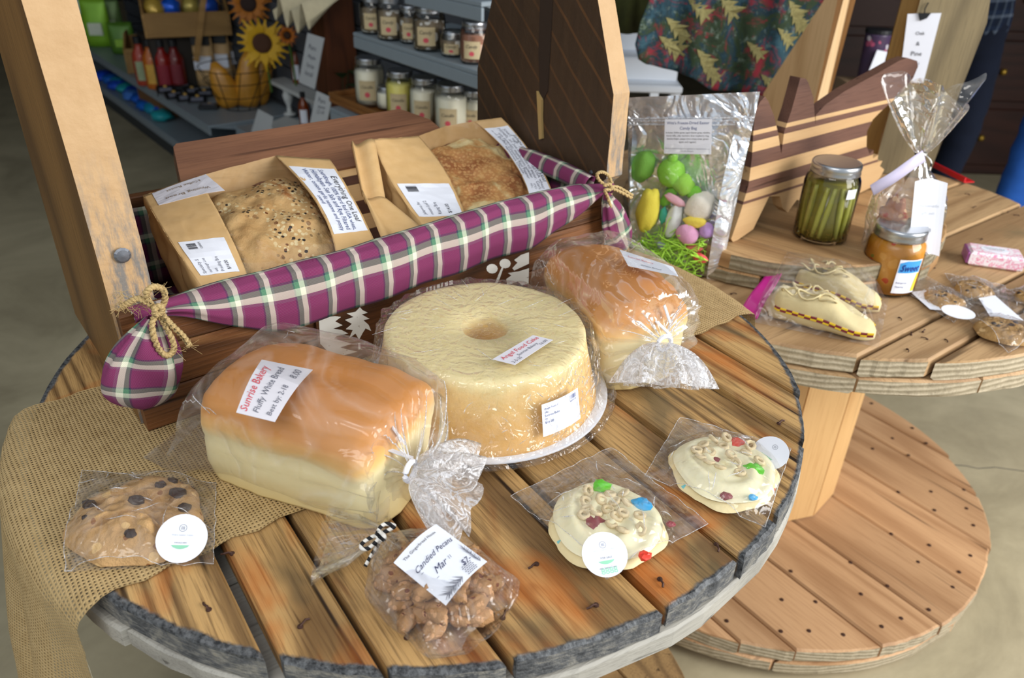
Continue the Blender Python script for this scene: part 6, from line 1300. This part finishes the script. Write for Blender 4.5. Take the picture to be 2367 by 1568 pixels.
# base deck goods
g = G(); g.box((0, 0, 0), (.34, .28, .15), bev=.004); tag(g.out('cardboard_box', plain('brown_cardboard', '7a5530', .8), None, M=GM @ TR((ga(300, 250, .13).x, .05, .132), .05)), 'brown cardboard box on the lowest deck', 'box')
rr = random.Random(31); cols = ['1648c8', '1a62c0', '1f8fb0', '2456d0', '28a0a8', '1a48b8', '4a7fd0', '1f60c8']
for k in range(13):
    x = lerp(186, 350, k/12); y = lerp(192, 282, k/12); p = ga(x, y, .13); g = G(); g.blob((0, 0, 0), .075, .06, .03, k, .35, 3, 14, 9); tag(g.out('snack_packet', plain('blue_packet_%d' % k, cols[k % 8], .35, var=.4, sc=20), None, True, GM @ TR((p.x, .06+.02*(k % 3), .160), rr.uniform(-.5, .5))), ('blue ', 'bright blue ', 'teal ', 'blue ', 'green-blue ', 'deep blue ', 'pale blue ', 'sky blue ')[k % 8] + 'snack packet, ' + ('first', 'second', 'third', 'fourth', 'fifth', 'sixth', 'seventh', 'eighth', 'ninth', 'tenth', 'eleventh', 'twelfth', 'last')[k] + ' from the far end of the lowest deck', 'packet', 'blue packets on the lowest deck')
for k, (x, y, w_, h, col, lab) in enumerate(((150, 150, .10, .22, 'a8a8b0', 'gray gift bag with red top, far left'), (178, 155, .10, .24, 'b8bcc4', 'white gift bag with a red label, second from the left'), (215, 165, .10, .26, '7c848c', 'tall gray gift bag'), (168, 60, .10, .26, '5c1418', 'dark red gift bag at the upper left'), (238, 90, .11, .24, '8fc832', 'lime green gift bag, upper one'), (222, 118, .1, .2, 'cfd8c8', 'white and green gift bag'), (275, 120, .11, .22, '6f8f50', 'clear bag of green candy'), (245, 180, .08, .20, '8c98a8', 'silver gift bag above the blue packets'), (208, 205, .08, .2, '98a0ac', 'pale silver gift bag hanging lowest'), (300, 140, .1, .15, '5c8a2c', 'green bag beside the upper crate'), (190, 100, .1, .2, '6a6f7a', 'slate gray gift bag'))):
    w_ *= 1.5; h *= 1.25; p = gw(x, y+30, .10+.06*(k % 4)); p.z = max(p.z, .332); r = gthing('gift_bag', lab, 'gift bag', (p.x, p.y, p.z), rz=1.25+rr.uniform(-.2, .2)); g = G(); g.tube([(0, 0, h*.93), ((.44-p.y)*.95, 0, h*.95), ((.44-p.y)*1.0, 0, h*.96)], .003, 6); g.out('peg_hook', mb_, r); mm = plain('gift_bag_%d' % k, col, .35, .2, .3, 12, .5)
    g = G(); g.loft([[V3((math.cos(a)*w_*.5*s, math.sin(a)*d, z)) for a in [2*PI*j/18 for j in range(18)]] for z, d, s in ((0, .03, .92), (h*.15, .042, 1), (h*.6, .035, 1), (h*.85, .012, .96), (h, .004, .94))]); g.out('bag_body', mm, r, True); g = G(); g.box((-w_*.25, -.052, h*.25), (w_*.25, -.040, h*.5), bev=.002); g.out('bag_label', plain('gift_label_%d' % k, ('c01818', 'c81c1c', 'c8c8c8', '8a1a1a', 'e8f0d8', '7ac030', 'd8e8c0', 'e0e4e8', 'd0d4d8', 'a0d040', '9aa0a8')[k], .5), r)
# brown box with lace cloth, leaves
p = gw(742, 100, .30); b3 = gthing('wooden_cabinet', 'small brown wooden cabinet under the cream lace at the top', 'cabinet', (p.x-.06, .29, .332)); mw = wood('red_brown_wood', '6a3a20', '54301a', '2c160c', 'Z', 1, .5)
for k in range(4): g = G(); g.box((k*.032, 0, 0), (k*.032+.029, .13, .62), bev=.003); g.out('cabinet_slat', mw, b3)
g = G(); P0 = GM @ V3((p.x+.0, .30, 1.02)); g.slab(lambda u, v: P0 + GX*(-.16+.34*u) + GN*(-.12+.16*v) + V3((0, 0, -.05-.09*(1-v)*(1+.5*math.sin(u*22)) + .02*math.sin(u*9))), 40, 10, V3((0, 0, .002))); tag(g.out('lace_cloth', plain('cream_lace', 'd8ccaa', .9, var=.15), None, M=TR(P0), world=True), 'cream lace cloth hanging at the top edge above the cards', 'cloth')
lv = gthing('leafy_plant', 'dark green leafy plant behind the tilted card', 'plant', (gw(775, 150, .34).x, .36, .332)); mlv = plain('dark_leaf', '1f3a18', .6, var=.3)
g = G(); g.lathe([(.03, 0), (.04, .06), (.002, .06)], 16); g.out('plant_pot', plain('dark_pot', '2a2624', .6), lv)
for k in range(22):
    a = k*2.4; t = .04+.10*rr.random(); z = .12+.26*rr.random(); g = G(); Mx = Matrix.Translation((t*math.cos(a)*.5, t*math.sin(a)*.3, z)) @ Matrix.Rotation(a, 4, 'Z') @ Matrix.Rotation(rr.uniform(-.6, .3), 4, 'Y'); g.slab(lambda u, v: Mx @ V3((.09*u, (v-.5)*.05*math.sin(u*PI), .01*math.sin(u*PI))), 5, 2, V3((0, 0, .001))); g.tube([(0, 0, .06), (t*math.cos(a)*.3, t*math.sin(a)*.2, z*.7), Mx @ V3((0, 0, 0))], .002, 4); g.out('leaf', mlv, lv)

# ---------------------------------------------------------------- behind the rear table, right half
# second wooden tool box: pale end board
u0 = gz(1846, 402, T2); u0.z = T2+.001
RM2 = Matrix(((BU.x, BB.x, 0, u0.x), (BU.y, BB.y, 0, u0.y), (0, 0, 1, u0.z), (0, 0, 0, 1)))
def bp(px, py, l=0): q = gp(px, py, u0+BU*l, BU)-u0; return (q.dot(BB), q.z)
tb = thing('tool_box_caddy', 'pale pine caddy with tall end board standing behind the fish board', 'caddy', M=RM2); m_pale = wood('pale_pine', 'dcc098', 'cba878', 'a07a48', 'Z', .6, .55, streak=.35, bump=.2); m_pale2 = wood('pale_pine_face', 'dab88a', 'c8a070', '9a7240', 'Z', .5, .55, streak=.4, bump=.2)
k1 = bp(1765, 215); k2 = bp(1905, 0); sl = (k2[0]-k1[0], k2[1]-k1[1]); k3 = (k2[0]+sl[0]*.45, k2[1]+sl[1]*.45)
g = G(); g.prism([(0, 0), (k1[0], 0), k1, k2, k3, (.0, k3[1])], lambda a, b_, c_: V3((c_, a, b_)), 0, .050); nf = len(g.F); g.mi = [1]*nf; g.mi[-6:] = [0]*6; g.out('end_board', [m_pale, m_pale2], tb)
g = G(); g.box((.051, .0, 0), (.32, .018, .09), bev=.002); g.out('front_board', m_pale, tb); g = G(); g.box((.051, .2, 0), (.32, .218, .09), bev=.002); g.out('back_board', m_pale, tb); g = G(); g.tube([(.0, .1, k3[1]-.03), (.32, .1, k3[1]-.03)], .014, 10); g.out('handle_rail', m_pale, tb)
# third: weathered gray board with tag
w0 = gz(2018, 398, T2); w0.z = T2+.001; m_wea = wood('weathered_gray_board', '9a8a68', '7d6f54', '544a38', 'Z', .8, .7, streak=.5); m_weae = wood('golden_board_edge', 'b58e50', '9c763c', '6e5026', 'Z', .8, .7)
wx = V3((.94, -.34, 0)).normalized(); wy = V3((-wx.y, wx.x, 0)); WM = Matrix(((wx.x, wy.x, 0, w0.x), (wx.y, wy.y, 0, w0.y), (0, 0, 1, w0.z), (0, 0, 0, 1)))
wb3 = thing('weathered_board', 'weathered gray upright board carrying the white tag, behind the gift bag', 'board', M=WM)
g = G(); g.prism([(0, 0), (.125, 0), (.135, .20), (.145, .36), (.135, .42), (.10, .60), (0, .60)], lambda a, b_, c_: V3((a, c_, b_)), 0, .03); nf = len(g.F); g.mi = [0]*nf; g.mi[-1] = 1; g.out('upright_board', [m_wea, m_weae], wb3)
g = G(); g.box((-.035, .031, 0), (.0, .06, .60), bev=.002); g.out('side_batten', m_weae, wb3)
def wpx(px, py, d=-.002): return gp(px, py, w0+wy*d, wy)
q = [wpx(2098, 32), wpx(2176, 30), wpx(2134, 192), wpx(2078, 190)]; tg_ = thing('hang_tag', 'long white price tag clipped to the weathered gray board', 'tag', q[3]); f = quadfn(*q)
g = G(); g.slab(f, 2, 2, wy*.002); o = g.out('tag_card', M['paper'], tg_, world=True); lettering(lambda u, v: f(u, v)-wy*.0030, [('Oak', .34, .70, .3, I), ('&', .42, .55, .12, I), ('Pine', .30, .40, .38, I), ('board', .36, .27, .3, IG)], o, off=0)
g = G(); q2 = [wpx(2122, 30, -.005), wpx(2152, 30, -.005), wpx(2142, 42, -.005), wpx(2126, 48, -.005)]; g.slab(quadfn(*q2), 1, 1, wy*.003); g.tube([wpx(2146, 6, -.004), wpx(2138, 20, -.004), wpx(2137, 32, -.006)], .0015, 5); g.out('binder_clip', m_cap, tg_, world=True)
# printed fabric hanging behind the candy bag
m_fab = (lambda n: (lambda v: n.pbr(n.mix(n.math('MULTIPLY', n.math('SUBTRACT', n.noise(v, 16, 5, .75, 1.0), .51, clamp=True), 9, clamp=True), n.mix(n.math('MULTIPLY', n.math('SUBTRACT', n.noise(v, 40, 5, .8), .56, clamp=True), 6, clamp=True), n.ramp(n.noise(v, 9, 5, .7, .8), [(.3, rgb('141f12')), (.46, rgb('2a3c22')), (.52, rgb('12303c')), (.62, rgb('2c5260')), (.75, rgb('3c4a24'))]), rgb('7d8e80')), rgb('86202e')), .85))(n.coords()))(N('tree_print_fabric'))
m_prt = plain('gold_tree_print', '8a8252', .85, var=.6, sc=140)
FP = V3((0, 2.05, 0)); FNn = V3((0, 1, 0))
def fbx(px, py): q = gp(px, py, FP, FNn); return (q.x, q.z)
fo = [fbx(*p) for p in ((1500, 0), (1478, 50), (1466, 100), (1474, 134), (1494, 148), (1560, 166), (1600, 178), (1640, 206), (1700, 216), (1768, 226), (1850, 110), (1925, 0))]
ztp = fo[0][1]+.26; poly = [(fo[0][0]-.01, ztp)] + fo + [(fo[-1][0]+.06, ztp)]
fab = thing('printed_cloth', 'green, blue and red cloth printed with gold fir trees, behind the candy bag', 'cloth', (fo[0][0]+.2, 2.05, fo[4][1]))
def fpos(x, z, w_): return V3((x, 2.05+.012*math.sin(x*38)+.006*math.sin(x*90+z*10)+w_, z))
x0_, x1_ = min(p[0] for p in poly), max(p[0] for p in poly); bm = bmesh.new()
vs_ = [bm.verts.new((p[0], p[1], 0)) for p in poly]; bm.faces.new(vs_)
for k in range(1, 60): bmesh.ops.bisect_plane(bm, geom=bm.verts[:]+bm.edges[:]+bm.faces[:], plane_co=(lerp(x0_, x1_, k/60), 0, 0), plane_no=(1, 0, 0))
for k in range(1, 20): bmesh.ops.bisect_plane(bm, geom=bm.verts[:]+bm.edges[:]+bm.faces[:], plane_co=(0, lerp(fo[9][1], ztp, k/20), 0), plane_no=(0, 1, 0))
bm.verts.index_update(); V = [fpos(v.co.x, v.co.y, 0) for v in bm.verts]; F = [tuple(v.index for v in f.verts) for f in bm.faces]; bm.free()
o = mk('cloth_sheet', V, F, m_fab, fab, True, world=True); mo = o.modifiers.new('thickness', 'SOLIDIFY'); mo.thickness = .004; mo.offset = 0
for k, (px, py, s, an) in enumerate(((1575, 75, 42, .9), (1560, 112, 40, 1.0), (1640, 150, 44, .8), (1648, 170, 38, .9), (1690, 20, 44, .8), (1620, 25, 36, .9), (1850, 40, 44, .8), (1862, 66, 40, .9), (1820, 90, 34, .9), (1782, 195, 32, .9), (1750, 120, 30, .9))):
    x, z = fbx(px, py); s *= .0013; P = [(0, 1), (.16, .62), (.08, .66), (.30, .30), (.12, .36), (.42, -.05), (.14, .02), (.52, -.45), (.06, -.38), (.06, -.6), (-.06, -.6), (-.06, -.38), (-.52, -.45), (-.14, .02), (-.42, -.05), (-.12, .36), (-.30, .30), (-.08, .66), (-.16, .62)]
    g = G(); g.prism([(x+(a*math.cos(an)-b_*math.sin(an))*s, z+(a*math.sin(an)+b_*math.cos(an))*s) for a, b_ in P], lambda a, b_, c_: fpos(a, b_, c_), -.0040, -.0024); g.out('printed_tree', m_prt, fab, world=True)
g = G(); g.tube([(x0_-.1, 2.05, ztp+.01), (x1_+.1, 2.05, ztp+.01)], .012, 10); g.out('hanging_rail', m_pale, fab, world=True)
# olive cloth and white stepped riser behind
q = gp(1432, 84, V3((0, 2.25, 0)), FNn); g = G(); g.slab(lambda u, v: V3((q.x-.14+.24*u, 2.27+.012*math.sin(u*26), q.z+.005+.35*v)), 24, 4, V3((0, .004, 0))); tag(g.out('olive_cloth', plain('olive_knit', '3c4018', .9, var=.6, sc=30), None, True, M=TR(q), world=True), 'dark olive cloth left of the fir tree print', 'cloth')
m_wr = plain('white_riser', 'e6ecf4', .5, var=.02); q = gp(1400, 212, V3((0, 2.40, 0)), FNn); q2 = gp(1578, 205, V3((0, 2.40, 0)), FNn); L_ = q2.x-q.x
wr = thing('white_riser', 'white stepped display riser between the dark end board and the printed cloth', 'riser', (q.x, 2.40, q.z))
for nm, a, b_ in (('riser_shelf', (-.1, 0, 0), (L_, .45, .022)), ('riser_step', (-.1, .06, .0225), (L_-.01, .45, .09)), ('riser_step', (-.1, .16, .0905), (L_-.05, .45, .15)), ('riser_step', (-.1, .26, .1505), (L_-.09, .45, .21)), ('riser_back', (-.1, .40, .2105), (L_-.12, .45, .40))): g = G(); g.box(a, b_, bev=.004); g.out(nm, m_wr, wr)
for x in (-.09, L_-.03): g = G(); g.box((x, .02, -q.z+.001), (x+.03, .05, -.001), bev=.003); g.out('riser_leg', m_wr, wr); g = G(); g.box((x, .40, -q.z+.001), (x+.03, .43, -.001), bev=.003); g.out('riser_leg', m_wr, wr)
# dark cabinet far right, stool with tumbler, red tray
dk = thing('dark_cabinet', 'dark red-brown drawer cabinet in the shade behind the standing people', 'cabinet', (1.55, 4.3, 0)); m_dk = wood('dark_cabinet_wood', '3a1d12', '2c160e', '180a06', 'X', .7, .5)
g = G(); g.box((0, 0, 0), (2.6, .5, 1.45), bev=.01); g.out('cabinet_body', m_dk, dk)
for i in range(4):
    for j in range(4): g = G(); g.box((.04+.64*i, -.016, .06+.35*j), (.04+.64*i+.60, -.001, .06+.35*j+.31), bev=.006); d_ = g.out('drawer', m_dk, dk); g = G(); g.blob((.34+.64*i, -.03, .215+.35*j), .017, .015, .017, 0, 0); g.out('knob', plain('brass_knob_%d%d' % (i, j), 'a08030', .4, .7), d_)
q = gz(1968, 300, .70); tbl = thing('side_table', 'gray painted side table behind the fish board', 'table', (q.x, q.y+.1, 0))
g = G(); g.box((-.16, -.14, .66), (.22, .22, .70), bev=.004); g.out('tabletop', m_shelf, tbl)
for x in (-.14, .18):
    for y in (-.12, .18): g = G(); g.box((x, y, 0), (x+.03, y+.03, .659), bev=.003); g.out('leg', m_shelf, tbl)
pt_ = gz(1985, 205, .82); q5 = gp(1988, 190, V3((0, q.y+.1, 0)), FNn)
bx_ = V3((q5.x-.05, q.y+.06, .701)); g = G(); g.box((0, 0, 0), (.14, .12, max(.05, q5.z-.70)), bev=.003); tag(g.out('kraft_gift_box', plain('tan_gift_box', '9c7f60', .7), None, M=TR(bx_)), 'tan gift box under the floral tumbler', 'box')
tm = thing('tumbler', 'floral dark tumbler with a white tag, seen between the pine boards', 'cup', (q5.x+.03, q.y+.12, q5.z+.003)); g = G(); g.lathe([(.03, 0), (.034, .01), (.040, .14), (.041, .145), (.037, .145), (.002, .14)], 24); g.out('cup_body', speckle('floral_print', ('3a3a55', '5a3a58'), [('c05a7a', 40, .35, .4), ('d8d0d8', 35, .3, .3)], rough=.3, bump=0), tm, True)
g = G(); g.lathe([(.041, .1452), (.043, .147), (.043, .158), (.002, .160), (.002, .147)], 24); g.out('cup_lid', m_cap, tm); g = G(); g.box((-.030, -.052, .01), (.02, -.050, .10), Matrix.Rotation(.15, 4, 'Y')); g.out('white_tag', M['paper'], tm)
a_, b_ = gz(2163, 378, T2+.012), gz(2234, 413, T2+.012); dd = (b_-a_).normalized(); nn_ = V3((-dd.y, dd.x, 0)); rt = thing('red_tray', 'thin red tray at the back rim of the rear table', 'tray', M=Matrix(((dd.x, nn_.x, 0, a_.x), (dd.y, nn_.y, 0, a_.y), (0, 0, 1, T2+.001), (0, 0, 0, 1)))); L_ = (b_-a_).length; m_red = plain('red_enamel', 'c0141c', .4)
g = G(); g.box((-.06, 0, 0), (L_, .025, .003)); g.out('tray_base', m_red, rt); g = G(); g.box((-.06, -.004, .0), (L_, -.0002, .013), bev=.001); g.out('tray_lip', m_red, rt)

# ---------------------------------------------------------------- people standing behind, cut by the frame
def person(lab, x, y, rz, pants, shirt, seed, spread=.10, knee=.03):
    J = {'pel': (0, 0, .94), 'chest': (0, .01, 1.30), 'neck': (0, 0, 1.50), 'head': (0, -.02, 1.62), 'top': (0, -.01, 1.74)}; r = {'pel': .135, 'chest': .155, 'neck': .055, 'head': .090, 'top': .060}
    E = [('pel', 'chest'), ('chest', 'neck'), ('neck', 'head'), ('head', 'top')]
    for s, t in ((-1, 'l'), (1, 'r')):
        for nm, p, q in (('hip', (s*.09, 0, .88), .098), ('thigh', (s*(.095+spread*.3), -knee*.6, .68), .086), ('knee', (s*(.10+spread*.4), -knee, .49), .064), ('calf', (s*(.10+spread*.5), 0, .32), .060), ('ankle', (s*(.10+spread*.6), .02, .09), .046), ('toe', (s*(.11+spread*.6), -.14, .035), .034), ('sho', (s*.19, .01, 1.42), .062), ('elb', (s*.26, .03, 1.19), .045), ('wri', (s*.15, -.19, 1.24), .030), ('palm', (s*.115, -.235, 1.25), .032)):
            J[nm+t] = p; r[nm+t] = q
        E += [('pel', 'hip'+t), ('hip'+t, 'thigh'+t), ('thigh'+t, 'knee'+t), ('knee'+t, 'calf'+t), ('calf'+t, 'ankle'+t), ('ankle'+t, 'toe'+t), ('chest', 'sho'+t), ('sho'+t, 'elb'+t), ('elb'+t, 'wri'+t), ('wri'+t, 'palm'+t)]
        for i in range(5):
            b0 = V3(J['palm'+t]); fx = s*(.018*(i-1.5) if i < 4 else -.035); ln_ = (.07, .08, .075, .06, .045)[i]
            for j in range(3):
                nm = 'f%d%d%s' % (i, j, t); J[nm] = (b0.x+fx*(1+.1*j), b0.y-.006*j*j, b0.z-.02-ln_*(j+.3)/2.3 if i < 4 else b0.z-.004-.018*j); r[nm] = .0085-.001*j
                E.append((('palm'+t) if j == 0 else 'f%d%d%s' % (i, j-1, t), nm))
    K = list(J); root = thing('person', lab, 'person', (x, y, 0), rz); me = bpy.data.meshes.new('body'); me.from_pydata([J[k] for k in K], [(K.index(a), K.index(b)) for a, b in E], []); o = bpy.data.objects.new('body', me); C.objects.link(o)
    mo = o.modifiers.new('s', 'SKIN'); sk = me.skin_vertices[0].data
    for i, k in enumerate(K): sk[i].radius = (r[k]*(1.15 if k in ('pel', 'chest') else 1), r[k]*(.8 if k in ('pel', 'chest') else 1)); sk[i].use_root = (k == 'pel')
    sb_ = o.modifiers.new('d', 'SUBSURF'); sb_.levels = 2; sb_.render_levels = 2
    dg = bpy.context.evaluated_depsgraph_get(); dg.update(); ev = o.evaluated_get(dg).to_mesh(); V = [v.co.copy() for v in ev.vertices]; F = [tuple(p.vertices) for p in ev.polygons]; o.evaluated_get(dg).to_mesh_clear(); bpy.data.objects.remove(o)
    V2 = []
    for v in V:
        if v.z < .95: v = v + V3((noise.noise(V3((v.x*9, v.y*9, v.z*22))), noise.noise(V3((v.x*9+5, v.y*9, v.z*22))), 0))*.008
        V2.append(v)
    skin = MATS.setdefault('skin', plain('skin', 'c58f70', .55)); shoe = MATS.setdefault('shoe', plain('brown_shoe', '3a2a20', .6)); mi = []
    for f in F:
        c_ = sum((V2[i] for i in f), V3())/len(f); mi.append(2 if c_.z > 1.50 or (c_.y < -.17 and c_.z > 1) else 1 if c_.z > .93 or False else 3 if c_.z < .075 else 0)
    mk('body', V2, F, [pants, shirt, skin, shoe], root, True, mi=mi)
    g = G(); g.blob((0, .012, 1.665), .098, .112, .105, seed, .12, 2, 18, 12); g.out('hair', MATS.setdefault('hair', plain('dark_hair', '2a1c14', .7, var=.4, sc=120)), root, True)
    g = G(); g.blob((0, -.112, 1.60), .014, .020, .022, 1, .05, 1, 10, 8); g.out('nose', skin, root, True)
    for s in (-1, 1):
        g = G(); g.blob((s*.088, .0, 1.61), .010, .022, .030, 1, .1, 1, 10, 8); g.out('ear', skin, root, True); g = G(); g.blob((s*.032, -.094, 1.635), .012, .008, .008, 1, 0, 1, 10, 8); g.out('eye', M['paper'], root, True); g = G(); g.blob((s*.032, -.101, 1.635), .005, .004, .005, 1, 0, 1, 8, 6); g.out('pupil', m_cap, root, True)
    g = G(); g.blob((0, -.098, 1.565), .026, .009, .008, 2, .1, 1, 12, 8); g.out('mouth', plain('lips_%d' % seed, 'a0584c', .5), root, True)
MATS = {}
def denim(name, a, b_): n = N(name); v = n.coords(); return n.pbr(n.mix(n.noise(v, 6, 5, .7), rgb(a), rgb(b_)), .85, 0, n.bump(n.noise(v, 300, 3), .3, .002))
m_pl = (lambda n: (lambda v: n.pbr(n.mix(.5, n.ramp(n.math('FRACT', n.math('MULTIPLY', n.n('SeparateXYZ', {0: v}).outputs[0], 18)), [(0, rgb('1c2c4a')), (.5, rgb('7a8aa0')), (.7, rgb('22365c'))], 'CONSTANT'), n.ramp(n.math('FRACT', n.math('MULTIPLY', n.n('SeparateXYZ', {0: v}).outputs[2], 18)), [(0, rgb('16243c')), (.5, rgb('8a98ac')), (.7, rgb('2a3e60'))], 'CONSTANT')), .85))(n.coords()))(N('blue_plaid_flannel'))
person('person in dark navy jeans and blue plaid shirt standing behind, cut by the top edge', 1.70, 3.20, .5, denim('navy_denim', '10182c', '1c2844'), m_pl, 1)
person('person in bright blue jeans at the right edge, mostly outside the frame', 1.89, 2.60, -.6, denim('bright_denim', '0c3f8c', '1c62c0'), plain('gray_shirt', '3a3f48', .8), 2)
